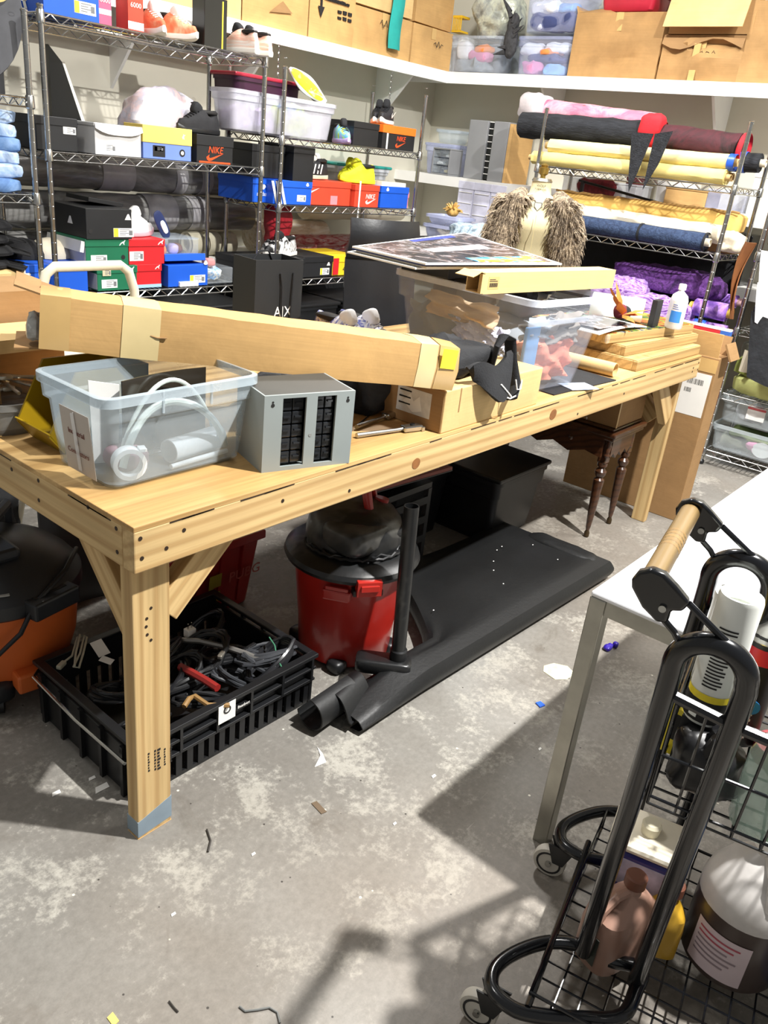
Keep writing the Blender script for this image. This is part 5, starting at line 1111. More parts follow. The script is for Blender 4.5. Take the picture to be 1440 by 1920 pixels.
HOSE = M('clear_hose', 'c8d2cc', .3, var=.1); tb = thing('hose', 'pale plastic hose arching inside the clear bin', 'hose', c+Vector((0, 0, .012))); MB().tube([(-.12+.26*k/20, -.07+.02*math.sin(k*.3), .02+.12*math.sin(PI*k/20)**.8) for k in range(21)], .008, 10).build('hose', HOSE, tb)
tb = thing('hose', 'second pale hose arching higher inside the clear bin', 'hose', c+Vector((0, .03, .012))); MB().tube([(-.1+.25*k/20, -.06, .02+.155*math.sin(PI*k/20)**.7) for k in range(21)], .005, 10).build('hose', HOSE, tb)
tag(MB().tube([(-.02, -.095, .006), (.06, -.088, .006), (.14, -.083, .006)], [.0055, .006, .0055], 10).build('plastic_rod', WPLA, None, loc=c+Vector((0, 0, .014))), 'thin white rod nearest the front wall of the clear bin', 'rod'); tag(MB().tube([(-.05, .0, .005), (.04, .004, .005), (.13, .0, .005)], [.0045, .005, .0045], 10).build('plastic_rod', WPLA, None, loc=c+Vector((0, 0, .014))), 'thin white rod behind the tube in the clear bin', 'rod')
tb = thing('black_sheet', 'dark brown acrylic sheet bent inside the clear bin', 'sheet', c+Vector((0, 0, .014))); MB().grid(10, 4, lambda u, v: (-.09+.22*u, -.03+.1*u*0+.02*math.sin(u*2.5), .02+.165*v), .003).build('sheet', M('smoked_acrylic', '2a241c', .12), tb)
tb = thing('paper_slip', 'folded white paper slip standing in the clear bin', 'paper', c+Vector((-.13, .02, .10))); MB().add([(0, 0, -.085), (.045, -.02, -.085), (.05, -.025, .085), (-.005, .0, .095), (.0, .002, -.085), (.045, -.018, -.085), (.05, -.023, .085), (-.005, .002, .095)], [(0, 1, 2, 3), (7, 6, 5, 4), (0, 4, 5, 1), (2, 6, 7, 3), (1, 5, 6, 2), (0, 3, 7, 4)]).build('slip', PAPER, tb, smooth=False)
MB().soft((.02, .05, .05), (.12, .05, .04), .6, .02, 12, 4).build('grey_bundle', M('smoke_cloth', '9aa4aa', .7, var=.2), t)
MB().soft((-.08, -.03, .035), (.04, .04, .025), .7, .01, 12, 5).build('mauve_bundle', M('mauve', '8a6a74', .7, var=.2), t)
lb = patch(rect(.105, .135), M('taped_label', 'c4bcb4', .5, var=.08), t, (-.187, -.02, .085), (0, -1, 0), (-.09, 0, 1), name='paper_label')
text('Industrial', .016, M('faded_red_ink', '7c4c44', .7), lb, (-.1895, -.02, .10), (0, -1, 0), (-.09, 0, 1)); text('&', .016, M('faded_red_ink', '7c4c44', .7), lb, (-.1885, -.02, .08), (0, -1, 0), (-.09, 0, 1)); text('Connectors', .016, M('faded_red_ink', '7c4c44', .7), lb, (-.187, -.02, .058), (0, -1, 0), (-.09, 0, 1))
patch([(-.004, -.06), (.008, -.06), (.004, .065), (-.008, .06)], clear('painted_glint', 'ffffff', .6, .15), lb, (-.1895, -.018, .085), (0, -1, 0), (-.09, 0, 1), name='tape')  # white strip painted as the glint on the label's clear tape
# ---- yellow stack bin
YB_ = M('mustard_bin', '94790f', .4, var=.06); t = thing('stacking_bin', 'mustard yellow stacking bin lying behind the clear bin', 'bin', (.158, .462, T)); 
m = MB(); 
def wall(p): m.add(p, [(0, 1, 2, 3)])
a, b, h = .085, .07, .178
MB().box(-.065, -b, 0, .15, b, .012).build('base', YB_, t, smooth=False)
MB().add([(-.1, -b, .045), (-.065, -b, 0), (.15, -b, 0), (.15, -b, h), (-.03, -b, h), (-.1, -b+.006, .045), (-.065, -b+.006, 0), (.15, -b+.006, 0), (.15, -b+.006, h), (-.03, -b+.006, h)], [(4, 3, 2, 1, 0), (5, 6, 7, 8, 9)]+[(i, (i+1) % 5, 5+(i+1) % 5, 5+i) for i in range(5)]).build('side', YB_, t, smooth=False)
MB().add([(-.1, b, .045), (-.065, b, 0), (.15, b, 0), (.15, b, h), (-.03, b, h), (-.1, b-.006, .045), (-.065, b-.006, 0), (.15, b-.006, 0), (.15, b-.006, h), (-.03, b-.006, h)], [(0, 1, 2, 3, 4), (9, 8, 7, 6, 5)]+[(i, 5+i, 5+(i+1) % 5, (i+1) % 5) for i in range(5)]).build('side', YB_, t, smooth=False)
MB().hexa([(-.065, -b, 0), (-.06, -b, 0), (-.06, b, 0), (-.065, b, 0), (-.105, -b, .055), (-.099, -b, .055), (-.099, b, .055), (-.105, b, .055)]).build('lip', YB_, t, smooth=False, bevel=.002)
MB().box(.144, -b, 0, .15, b, h).build('back', YB_, t, smooth=False)
# ---- round tub, organizer and clutter at the left edge
t = thing('round_tub', 'clear round tub of tools on the bench at left edge', 'tub', (.085, .655, T)); MB().lathe([(.095, 0), (.1, .01), (.105, .055), (.112, .06), (.112, .075), (.105, .075), (.098, .058), (.093, .012)], 32).build('tub', clear('tinted_tub', '9a9a96', .5, .2), t); MB().lathe([(.09, .014), (.092, .05)], 24).build('contents', M('greasy_parts', '4a4a48', .5, var=.5, vs=50), t)
METAL = M('nickel', 'b8b4a8', .3, .8, var=.2)
for k in range(7):
    tt = thing('hand_tool', '%s small metal tool lying in the clear round tub' % ('leftmost', 'second from left', 'third from left', 'middle', 'third from right', 'second from right', 'rightmost')[k], 'tool', (.035+.02*k, .655+.015*(k % 3)-.02, T+.075+.004*k), .5*k, 'tools in the round tub'); MB().cyl((-.06, 0, .004), (.05, 0, .012), .004, n=8).build('shaft', METAL, tt); MB().soft((.06, 0, .012), (.016, .008, .006), .6, 0, nu=12, nv=6).build('head', METAL, tt)
for k in range(4):
    o = MB().soft((0, 0, .012), (.05, .035, .014), .5, .01, 20, 70+k, 16, 8).build('hardware_packet', (PAPER, BLACKP, M('rose_packet', 'b87a80', .5), PAPER)[k], None, loc=(.13+.05*(k % 2), .86+.06*(k//2), T+.0)); tag(o, ('white paper packet behind the round tub', 'black packet behind the round tub', 'rose packet beside the yellow bin', 'creased white packet by the organizer')[k], 'packet')
t = thing('divided_organizer', 'flat clear divided organizer at the left edge behind the tub', 'organizer', (.22, .90, T+.12)); MB().box(-.16, -.09, 0, .16, .09, .04).build('case', FROSTB, t, smooth=False, bevel=.004)
for k in range(7): MB().box(-.15+k*.044, -.088, .004, -.147+k*.044, .088, .042).build('divider', FROST2, t, smooth=False)
MB().box(-.13, -.07, -.12, .13, .07, -.0).build('carton_below', CARDD, t, smooth=False, bevel=.003)
# ---- grey cabinet of drawers
t = thing('parts_cabinet', 'light grey parts cabinet with black compartments under the long box', 'cabinet', (.372, .068, T), -.318); GCA = M('pale_grey_plastic', '8d9594', .5, var=.04)
w_, h, d = .223, .176, .15; m = MB()
for x0, x1 in ((0, .044), (.101, .128), (.176, w_)): m.box(x0, 0, 0, x1, .006, h)
m.box(.044, 0, 0, .101, .006, .01).box(.128, 0, 0, .176, .006, .01).box(.044, 0, h-.008, .101, .006, h).box(.128, 0, h-.008, .176, .006, h)
m.build('face_frame', GCA, t, smooth=False)
MB().box(0, .006, 0, .004, d, h).build('side', GCA, t, smooth=False); MB().box(w_-.004, .006, 0, w_, d, h).build('side', GCA, t, smooth=False); MB().box(.004, .006, h-.004, w_-.004, d, h).build('top', M('grey_top', '3c3e3c', .5), t, smooth=False); MB().box(.004, .006, 0, w_-.004, d, .004).build('bottom', GCA, t, smooth=False); MB().box(.004, d-.004, .004, w_-.004, d, h-.004).build('back', BLACKP, t, smooth=False)
SMK = M('smoked_drawer', '222427', .12, var=.3, vs=30)
for cx in range(2):
    for r_ in range(5):
        x0 = (.044, .128)[cx]; x1 = (.101, .176)[cx]; xm = (x0+x1)/2; z0 = .012+r_*.031
        for q in range(2):
            dr = MB().box((x0, xm)[q]+.001, .012, z0, (xm, x1)[q]-.001, .1, z0+.028).build('drawer', SMK, t, smooth=False, bevel=.002); MB().box((x0, xm)[q]+.006, .008, z0+.015, (xm, x1)[q]-.006, .012, z0+.019).build('pull', SMK, dr, smooth=False)
for x in (.02, .205):
    k = MB().cyl((x, .0015, h-.022), (x, -.0008, h-.022), .0042, n=12).build('keyhole', INK, t); MB().cyl((x, .0015, h-.015), (x, -.0008, h-.015), .0024, n=10).build('keyhole_slot', INK, k)
MB().cyl((.1145, 0, h*.45), (.1145, -.0008, h*.45), .004, n=12).build('screw', M('grey_screw', '8c908e', .4), t)
# ---- long battered cardboard box lying across bin, cabinet and low box
pL = Vector((.085, .462, 1.03)); pR = Vector((.947, -.023, .937)); ex = (pR-pL); LL = ex.length; ex.normalize(); ey = Vector((-ex.y, ex.x, 0)).normalized(); ez = ex.cross(ey)
lt = thing('long_carton', 'long battered cardboard box lying across the clear bin and low box', 'box'); mt = Matrix((ex, ey, ez)).transposed().to_4x4(); mt.translation = pL; lt.matrix_world = mt
HB, DB = .112, .15
def shell(n, fn_top, name, mat): pass
m = MB(); nx = 24; 
def sect(i):
    x = LL*i/nx; k = .0015*math.sin(i*.9)+.001*math.sin(i*2.3); e = max(0, (x-LL*.86)/(LL*.14)); h_ = HB-.004*e+.0008*math.sin(i*1.7); bulge = .002*math.sin(i*.5)
    return [Vector((x, -bulge+.008*e, .001*math.sin(i))), Vector((x, -bulge-.002, h_*.5)), Vector((x, .004+.012*e, h_+k*.4)), Vector((x, DB*.5, h_+.004+k)), Vector((x, DB, h_+k*.3-.006)), Vector((x, DB+.004, h_*.5)), Vector((x, DB, 0)), Vector((x, DB*.5, -.0))]
vs = [p for i in range(nx+1) for p in sect(i)]; fs = []
for i in range(nx):
    for j in range(8): fs.append((i*8+j, (i+1)*8+j, (i+1)*8+(j+1) % 8, i*8+(j+1) % 8))
vs2 = [Vector((p.x, p.y+(.006 if p.y < DB/2 else -.006), p.z+(.006 if p.z < HB/2 else -.006))) for p in vs[:8*5]]
fs.append(tuple(nx*8+j for j in range(8)))
o0 = len(vs); vs += vs2
for i in range(4):
    for j in range(8): fs.append((o0+i*8+j, o0+i*8+(j+1) % 8, o0+(i+1)*8+(j+1) % 8, o0+(i+1)*8+j))
for j in range(8): fs.append((j, (j+1) % 8, o0+(j+1) % 8, o0+j))
fs.append(tuple(o0+32+j for j in range(8)))
MB().add(vs, fs).build('carton', CARD, lt, ang=28)
def wrapband(x0, x1, mat, name):
    P = []
    for x in (x0, x1):
        i = x/LL*nx; s = sect(i); P.append([p+Vector((0, -.0012 if p.y < DB*.3 else (.0012 if p.y > DB*.7 else 0), .0012 if p.z > HB*.8 else 0)) for p in (s[0], s[1], s[2], s[3], s[4])])
    vs = P[0]+P[1]; MB().add(vs, [(i, 5+i, 6+i, i+1) for i in range(4)]).build(name, mat, lt)
wrapband(.165, .245, TAPEP, 'tape'); wrapband(LL-.115, LL-.065, TAPEP, 'tape'); wrapband(.0, .06, TAPE, 'tape'); wrapband(LL-.06, LL-.002, TAPE, 'tape')
patch(rect(.042, .05), M('yellow_note', 'f0e43c', .6), lt, (LL-.034, -.003, .082), name='sticky_note'); 
for k, (x, z_, s_) in enumerate(((0, .095, .05), (.002, .03, .045))):
    MB().grid(5, 4, lambda u, v: (x-.05*v, .01+.13*u, (HB+.002 if k == 0 else .0)+.012*v*(1 if k == 0 else -.5)+.006*math.sin(u*8)), .004).build('flap', CARDD, lt)
MB().soft((-.006, .03, .04), (.015, .02, .03), .6, .01, 40, 2, 16, 10).build('stuffing', M('bubble_wrap', 'b8b8b4', .3, var=.3, vs=60), lt)
MB().tube([(.225, -.003, .055), (.24, -.004, .052), (.26, -.005, .054)], .0018, 5).build('scuff', CARDD, lt)
# ---- another torn box behind its left end
t2 = carton('torn open cardboard box behind the long box at left edge', -.02, .34, .80, 1.0, T+.162, .11, CARDD, seed=31, group=None, tape=False, sag=.015)
t3 = carton('flattened cardboard under the torn box at left edge', -.06, .42, .62, .78, T+.172, .03, CARDL, seed=32, group=None, tape=False)
MB().box(-.2, -.06, -.172, -.1, .06, -.0).build('support_block', CARDD, t3, smooth=False)
# ---- chrome tools and black clutter
for k, (px0, py0, px1, py1) in enumerate(((668, 822, 788, 806), (668, 806, 742, 780))):
    p, q = hz(px0, py0, T), hz(px1, py1, T); d = q-p; t = thing('ratchet_wrench', ('chrome ratchet wrench lying nearest the bench edge', 'chrome wrench lying behind the ratchet')[k], 'wrench', p, math.atan2(d.y, d.x)); L_ = d.length
    MB().tube([(0, 0, .008), (L_*.6, 0, .009), (L_*.75, 0, .01)], [.007, .005, .006], 10).build('handle', CHROME, t); MB().box(L_*.7, -.013, .002, L_, .013, .018).build('head', CHROME, t, smooth=False, bevel=.004)
    if k == 0: hd = MB().cyl((L_*.86, 0, .018), (L_*.86, 0, .021), .007, n=14).build('switch', BLACKP, t); MB().box(L_*.97, -.016, 0, L_*1.02, -.004, .014).build('jaw', CHROME, t, smooth=False, bevel=.002)
    else: MB().box(L_*.94, -.03, .002, L_*1.0, .03, .016).build('cross_head', CHROME, t, smooth=False, bevel=.003)
for k, (x, y, a, b, h) in enumerate(((.82, .30, .1, .06, .06), (.95, .26, .08, .06, .07), (.72, .38, .1, .08, .05))):
    o = MB().soft((0, 0, h), (a, b, h), .5, .02, 14, 77+k).build('black_bundle', BLKF, None, loc=(x, y, T)); tag(o, ('black cloth bundle behind the chrome wrenches, middle', 'black cloth bundle touching the low box', 'black cloth bundle behind the grey parts cabinet')[k], 'bundle', 'black bundles on the bench')
o = MB().soft((0, 0, .02), (.07, .05, .022), .5, .012, 40, 5).build('bubble_wrap', M('bubble_wrap', 'b8b8b4', .3, var=.3, vs=60), None, loc=(.70, .24, T)); o.location = (.76, .27, T+.118); tag(o, 'scrap of bubble wrap on the black bundle beside cabinet', 'bubble wrap')
t = thing('metal_rod', 'thin steel rod lying behind the wrenches', 'rod', (.80, .17, T)); MB().cyl((0, 0, .003), (.12, .05, .003), .0025, n=8).build('rod', CHROME, t); MB().cyl((.118, .049, .003), (.124, .052, .003), .0035, n=8).build('tip', CHROME, t)
# ---- low cardboard box with a paper label
t = thing('low_carton', 'low cardboard box with a white label at the front bench edge', 'box', (.953, .003, T), .012)
MB().box(0, 0, 0, .52, .30, .118).build('carton', CARDL, t, smooth=False, bevel=.003)
MB().box(-.0015, 0.004, .002, 0, .296, .116).build('end_panel', CARDD, t, smooth=False); lb = patch(rect(.115, .07), LABEL, t, (-.0015, .10, .065), (0, -1, 0), name='paper_label'); patch([(-.06, 0), (-.02, .05), (0, .01), (.03, .045), (.05, -.03), (.0, -.05)], PAPER, lb, (-.0025, .10, .06), (0, -.6, 0), (0, 0, .5), name='torn_paper')
for k in range(3): MB().box(-.0035, .11, .088-.018*k, -.0022, .15, .092-.018*k).build('print', INK, lb, smooth=False)
MB().box(.07, -.0008, .05, .075, 0, .118).build('crease', CARDD, t, smooth=False)
# black strap bag hanging over its front
bg = thing('black_harness', 'black padded strap harness flopped over the low cardboard box', 'bag', (1.05, .06, T+.121))
MB().soft((.10, .09, .035), (.15, .1, .04), .55, .025, 12, 91, 40, 16).build('body', BLACKC, bg)
MB().grid(16, 6, lambda u, v: (.0+.2*u+.02*v, -.045-.035*math.sin(u*PI)*(.4+v), .05-.10*v*(math.sin(PI*min(1, u*1.1))**.6)+.01*math.sin(u*8)), .012).build('front_flap', BLACKC, bg)
MB().tube([(.17, -.02, .03), (.165, -.03, .085), (.19, -.03, .112), (.23, -.03, .10), (.245, -.035, .04), (.235, -.07, -.03), (.20, -.085, -.06)], .02, 10, sq=.35).build('strap', BLACKC, bg)
PIP = M('white_piping', 'e8e8e4', .5)
for P in ([(.09, -.085, -.005), (.12, -.094, -.035), (.17, -.097, -.052), (.215, -.095, -.048), (.235, -.088, -.02)], [(.12, -.09, -.005), (.15, -.098, -.03), (.17, -.1, -.045)], [(.19, -.094, .0), (.195, -.1, -.028), (.215, -.1, -.03), (.225, -.094, -.005)]): MB().tube(P, .0022, 6).build('piping', PIP, bg)
# ---- large clear bin of clothes
A = Vector((1.458, .044)); B = Vector((1.89, .008)); D = Vector((1.433, .623)); ctr = (B+D)/2
cc = Vector((ctr.x, ctr.y, T+.002))
BIG = clear('big_bin_clear', 'dfe3ee', .11, .2); t = tub('large clear storage bin full of clothes on the bench', 0, .45, 0, .60, 0, .315, BIG, flare=.055, loc=cc, rz=math.atan2(B.y-A.y, B.x-A.x), corner=.035, rimmat=clear('big_bin_rim', 'e4e7f0', .4, .2), cat='bin')
MB().box(-.175, -.25, .225, .175, -.246, .24).build('band', clear('big_bin_rim', 'e4e7f0', .4, .2), t, smooth=False)
CORAL = M('coral_cloth', 'd87a60', .85, var=.2, vs=14, bump=.4); LILW = M('lilac_white_cloth', 'd4d6ec', .85, var=.1, bump=.4); TAUPE = M('taupe_cloth', '7c746c', .85, var=.15, bump=.4); STEELB = M('steel_blue_plastic', '5a8ab8', .4)
for (o_, ux_, un_, w2, h2, mt_, sd, fo, ti) in (((.03, -.225, .03), (1, 0, 0), (0, -1, 0), .25, .15, CORAL, 1, 2.4, .9), ((.07, -.228, .15), (1, 0, 0), (0, -1, 0), .20, .10, TAUPE, 2, 2, -.5), ((-.06, -.222, .17), (1, 0, 0), (0, -1, 0), .18, .07, GRYC, 3, 2, .4),
    ((-.172, .13, .02), (0, -1, 0), (-1, 0, 0), .26, .20, GRYC, 4, 2.5, .7), ((-.168, -.08, .02), (0, -1, 0), (-1, 0, 0), .28, .12, TAUPE, 5, 2, -.8), ((-.182, -.06, .10), (0, -1, 0), (-1, 0, 0), .22, .10, LILW, 6, 4, 1.2), ((-.19, .02, .19), (0, -1, 0), (-1, 0, 0), .30, .075, BEIGE, 7, 1.5, .6)):
    drape(t, o_, ux_, (0, 0, 1), un_, w2, h2, mt_, sd, fo, .011, ti)
contents(t, [(.04, -.12, .014, .11, .06, .075, CORAL), (.05, .05, .014, .12, .2, .10, GRYC), (.0, .15, .2, .1, .1, .05, TAUPE), (.08, -.02, .2, .08, .07, .04, GRYC)], 40)
MB().box(-.15, -.235, .02, -.08, -.22, .22).build('blue_folder', STEELB, t, smooth=False, bevel=.004)
MB().soft((.08, -.05, .29), (.07, .05, .03), .5, .025, 20, 8).build('black_lump', BLACKP, t); MB().lathe([(.03, 0), (.035, .02), (.028, .02)], 20, (.13, -.09, .29)).build('black_ring', BLACKP, t)
# ---- thin long carton laid across its rim
p, q = hz(905, 552, 1.132), hz(1148, 540, 1.132); d = (q-p); an = math.atan2(d.y, d.x); zt = T+.321
p, q = hz(905, 552, zt), hz(1148, 540, zt); d = q-p; an = math.atan2(d.y, d.x)
t = thing('slim_carton', 'slim tan carton with a barcode laid across the large bin', 'box', p, an); L_ = d.length
CS = cardboard('slim_tan_card', 'd0b27c', .05); m = MB(); hh = .062; dd = .07
m.box(0, 0, 0, L_, dd, .003).box(0, 0, hh-.003, L_, dd, hh).box(0, 0, .003, L_, .003, hh-.003).box(0, dd-.003, .003, L_, dd, hh-.003).box(L_-.003, .003, .003, L_, dd-.003, hh-.003).build('carton', CS, t, smooth=False)
MB().box(.05, .004, .004, .054, dd-.004, hh-.004).build('inner_end', INK, t, smooth=False); MB().grid(5, 4, lambda u, v: (-.055*v, .0+.07*u, hh-.001-.004*v+.006*math.sin(v*5)), .002).build('flap', CS, t); MB().box(-.012, .0, .002, 0, .012, hh-.004).build('side_tab', CS, t, smooth=False)
lb = MB().box(.018, -.0006, .014, .068, 0, .05).build('printed_label', M('label_tan', 'c4a468', .6), t, smooth=False)
for k in range(12): MB().box(.024+k*.0032, -.0011, .02, .024+k*.0032+.0016*(1+k % 2*.5), -.0005, .032).build('barcode', INK, lb, smooth=False)
for k in range(2): MB().box(.023, -.0011, .036+k*.005, .06-.01*k, -.0005, .038+k*.005).build('print', INK, lb, smooth=False)
# ---- stack of posters lying on the bin and chair back
zP = T+.385
def dark_print(name): return blotch(name, ['0c0c12', '16141a', '2c2c38', '5a463e', 'a8a0a4', '16141e', '101018'], 9, .2, 0, 1.6)
P4 = [hz(1045, 497, zP), hz(870, 440, zP), hz(668, 466, zP), hz(800, 497, zP)]
lab = ('bottom white backed poster board in the stack on the bin', 'second poster board with cream edge in the stack', 'dark movie poster board below the topmost poster', 'topmost dark poster with rainbow strip at its edge')
for k in range(4):
    s_ = Vector(((-.03, -.0, .0, .0)[k], (.02, .0, .01, 0)[k], 0)); e = .98+.02*k
    ctr_ = sum(P4, Vector())/4; Q = [ctr_+(p_-ctr_)*e+s_ for p_ in P4]
    t = thing('poster_board', lab[k], 'poster', (ctr_.x, ctr_.y, zP-.016+.006*k), 0, 'poster stack')
    Q = [q_-Vector((ctr_.x, ctr_.y, zP)) for q_ in Q]; Q = [Vector((q_.x, q_.y, 0)) for q_ in Q]
    MB().hexa(Q+[q_+Vector((0, 0, .005)) for q_ in Q]).build('board', (PAPER, CREAM, M('navy_board', '2a2e5a', .4), PAPER)[k], t, smooth=False)
    if k == 3:
        def inter(u, v, z_=.0055): 
            a_ = Q[0].lerp(Q[1], u); b_ = Q[3].lerp(Q[2], u); r_ = a_.lerp(b_, v); r_.z = z_; return r_
        MB().add([inter(.03, .02), inter(.97, .02), inter(.97, .97), inter(.03, .97), inter(.03, .02, .004), inter(.97, .02, .004), inter(.97, .97, .004), inter(.03, .97, .004)], [(0, 1, 2, 3), (0, 4, 5, 1), (1, 5, 6, 2), (2, 6, 7, 3), (3, 7, 4, 0)]).build('print', dark_print('poster_print'), t, smooth=False)
        RB_ = blotch('rainbow_print', ['2038b0', '30a0d8', 'e8e850', 'f0a030', 'f4f4f4', '6ac8f0'], 5, .25, 0, 1)
        for (u0, u1, v0, v1, mt_) in ((.04, .2, .1, .62, RB_), (.45, .6, .2, .7, blotch('pale_print', ['b8b8c8', 'd8d0cc', '7a6a70'], 14, .3, 0)), (.88, .96, .2, .6, M('poster_blue', '3a4ab8', .3))):
            MB().add([inter(u0, v0, .006), inter(u1, v0, .006), inter(u1, v1, .006), inter(u0, v1, .006)], [(0, 1, 2, 3)]).build('print_strip', mt_, t, smooth=False)
    if k == 0:   # a clip of boards rests on a folded portfolio standing in the bin
        MB().box(-.16, -.1, -.055, .16, .1, -.001).build('folded_portfolio', BLACKP, t, smooth=False, bevel=.004)
# ---- white and blue trainers behind the long box
WB = blotch('blue_white_print', ['f2f2f2', 'eeeef0', '3a4aa8', 'f4f4f4', '2a3a9a', 'f0f0f0'], 14, .6, .1, .5)
for k in range(2): shoe(('white trainer with blue script, left of the pair', 'white trainer with blue script, right of the pair')[k], (1.42+.10*k, .80-.02*k, T), PI/2+YAW+2.5, WB, WSOLE, WHC, group='white trainers', s=1.05)
for o_ in [o for o in col.objects if o.get('group') == 'white trainers']: o_.location.z = T
# ---- paper shopping bag
t = thing('shopping_bag', 'black paper shopping bag with rope handles on the bench', 'bag', (1.16, .93, T), 0); BGM = M('black_paper', '202224', .55, var=.08); w_, d, h = .215, .11, .315
MB().add([(-w_/2, -d/2, 0), (w_/2, -d/2, 0), (w_/2, d/2, 0), (-w_/2, d/2, 0), (-w_/2, -d/2, h), (w_/2, -d/2, h-.005), (w_/2, d/2, h), (-w_/2, d/2, h+.003), (-w_/2+.003, -d/2+.003, h), (w_/2-.003, -d/2+.003, h-.005), (w_/2-.003, d/2-.003, h), (-w_/2+.003, d/2-.003, h+.003), (-w_/2+.003, -d/2+.003, .01), (w_/2-.003, -d/2+.003, .01), (w_/2-.003, d/2-.003, .01), (-w_/2+.003, d/2-.003, .01)],
         [(3, 2, 1, 0), (0, 1, 5, 4), (1, 2, 6, 5), (2, 3, 7, 6), (3, 0, 4, 7), (4, 5, 9, 8), (5, 6, 10, 9), (6, 7, 11, 10), (7, 4, 8, 11), (8, 9, 13, 12), (9, 10, 14, 13), (10, 11, 15, 14), (11, 8, 12, 15), (12, 13, 14, 15)]).build('bag', BGM, t, smooth=False)
MB().tube([(.0, -d/2-.004, h-.045), (.006, -d/2-.008, h-.09), (.008, -d/2-.009, h-.2), (.02, -d/2-.009, h-.255), (.036, -d/2-.009, h-.255), (.05, -d/2-.009, h-.2), (.055, -d/2-.008, h-.09), (.06, -d/2-.004, h-.045)], .0035, 6).build('rope_handle', BLACKC, t)
MB().tube([(-.03, d/2-.006, h-.02), (0, d/2-.006, h+.012), (.04, d/2-.006, h+.012), (.06, d/2-.006, h-.02)], .0035, 6).build('rope_handle', BLACKC, t)
text('A|X', .05, PAPER, t, (.02, -d/2-.0008, .125)); 
# ---- frames, tube, mat, card, bottle, towel, plush at the far end
def canvas(label, px0, py0, px1, py1, z_, th, dep, topmat=None):
    p, q = hz(px0, py0, z_), hz(px1, py1, z_); d = q-p; an = math.atan2(d.y, d.x)
    t = thing('art_board', label, 'art board', p, an, 'stacked wooden panels'); L_ = d.length
    for (x0, y0, x1, y1) in ((0, 0, L_, .02), (0, dep-.02, L_, dep), (0, .02, .02, dep-.02), (L_-.02, .02, L_, dep-.02)): MB().box(x0, y0, 0, x1, y1, th).build('frame_bar', OLDWOOD, t, smooth=False, bevel=.002)
    MB().box(.004, .004, th, L_-.004, dep-.004, th+.003).build('panel_face', topmat or OLDWOOD, t, smooth=False); return t, L_
canvas('lowest of three stacked wooden panels at the far bench end', 1192, 697, 1310, 664, T+.001, .038, .36)
canvas('middle one of three stacked wooden panels at the far bench end', 1170, 668, 1306, 642, T+.0425, .036, .36)
t, L_ = canvas('topmost wooden panel with a glossy comic print on it', 1136, 645, 1298, 624, T+.083, .036, .36, blotch('comic_print', ['12121a', '3a2a4a', '7aa040', 'c04a3a', 'd8c050', '8090a8', '16161e'], 7, .15, 0, 1.2))
MB().soft((.002, -.001, .02), (.012, .006, .018), .6, .004, 40, 1, 12, 8).build('plastic_wrap_end', FROSTC, t)
zf = T+.1222
t = thing('card_tube', 'open cardboard tube lying beside the wooden panels', 'tube', (2.085, .045, T)); hollow((0, -.01, .027), (-.02, .30, .027), .026, CARDL, t, 'tube', .002); MB().lathe([(.0235, 0), (.0235, .002)], 18, (-.018, .28, .027), rot=Matrix.Rotation(PI/2, 3, 'X')).build('end_plug', CARDD, t)
o = MB().box(0, 0, 0, .42, .22, .004).build('black_mat', BLACKC, None, smooth=False, loc=(1.70, .02, T)); o.rotation_euler.z = -.06; o.location = (1.62, .03, T-.0); tag(o, 'thin black cloth mat under the large clear bin', 'mat')
o = MB().box(-.06, -.04, 0, .06, .04, .002).build('photo_card', M('pale_blue_card_print', 'a8b4c4', .3, var=.3, vs=40), None, smooth=False, loc=(1.80, .035, T+.0045)); o.rotation_euler.z = -.4; tag(o, 'small pale blue photo card at the bench edge', 'card')
t = thing('magazine', 'open magazine with white page edges on the wooden panels', 'magazine', (2.36, .27, zf), -.05); MB().grid(8, 4, lambda u, v: (-.2+.4*u, -.12+.2*v, .006+.012*math.sin(u*PI)), .004).build('pages', PAPER, t); MB().box(-.17, -.1, .019, .1, .08, .0205).build('cover', dark_print('magazine_print'), t, smooth=False)
bx, by = hz(1274, 617, zf).x, hz(1274, 617, zf).y
t = thing('spray_free_bottle', 'translucent white alcohol bottle with blue label on the panels', 'bottle', (bx, by+.03, zf), .6); t.name = 'alcohol_bottle'
PET = clear('milky_bottle', 'e6e8e8', .8, .25); MB().lathe([(.001, 0), (.046, 0), (.05, .006), (.05, .115), (.042, .135), (.015, .152), (.015, .16)], 28, sx=1.0, sy=.72).build('bottle', PET, t); MB().lathe([(.0155, .158), (.0155, .178), (.013, .181)], 20).build('cap', PAPER, t)
def curved(t, r, a0, a1, z0, z1, mat, name, sx=1, sy=1, off=.0008):
    return MB().grid(14, 2, lambda u, v: ((r+off)*sx*math.cos(a0+(a1-a0)*u), (r+off)*sy*math.sin(a0+(a1-a0)*u), z0+(z1-z0)*v)).build(name, mat, t)
ca = math.atan2(CAM.y-by, CAM.x-bx)-.6; curved(t, .05, ca-.7, ca+.5, .025, .115, PAPER, 'label', 1.0, .72); curved(t, .05, ca-.7, ca+.5, .028, .075, M('label_blue', '3c86d8', .5, var=.1), 'label_band', 1.0, .72, .0014)
for k in range(3): curved(t, .05, ca-.6, ca-.1+.1*k, .098-.008*k, .101-.008*k, M('label_ink', '5a6ab0', .5), 'print', 1.0, .72, .0016)
p = hz(1212, 609, zf); t = thing('paper_towel_roll', 'white paper towel roll lying on the magazine end', 'paper roll', (p.x+.01, p.y+.03, zf), 0); q = Vector((-.02, .9, .0)).normalized()
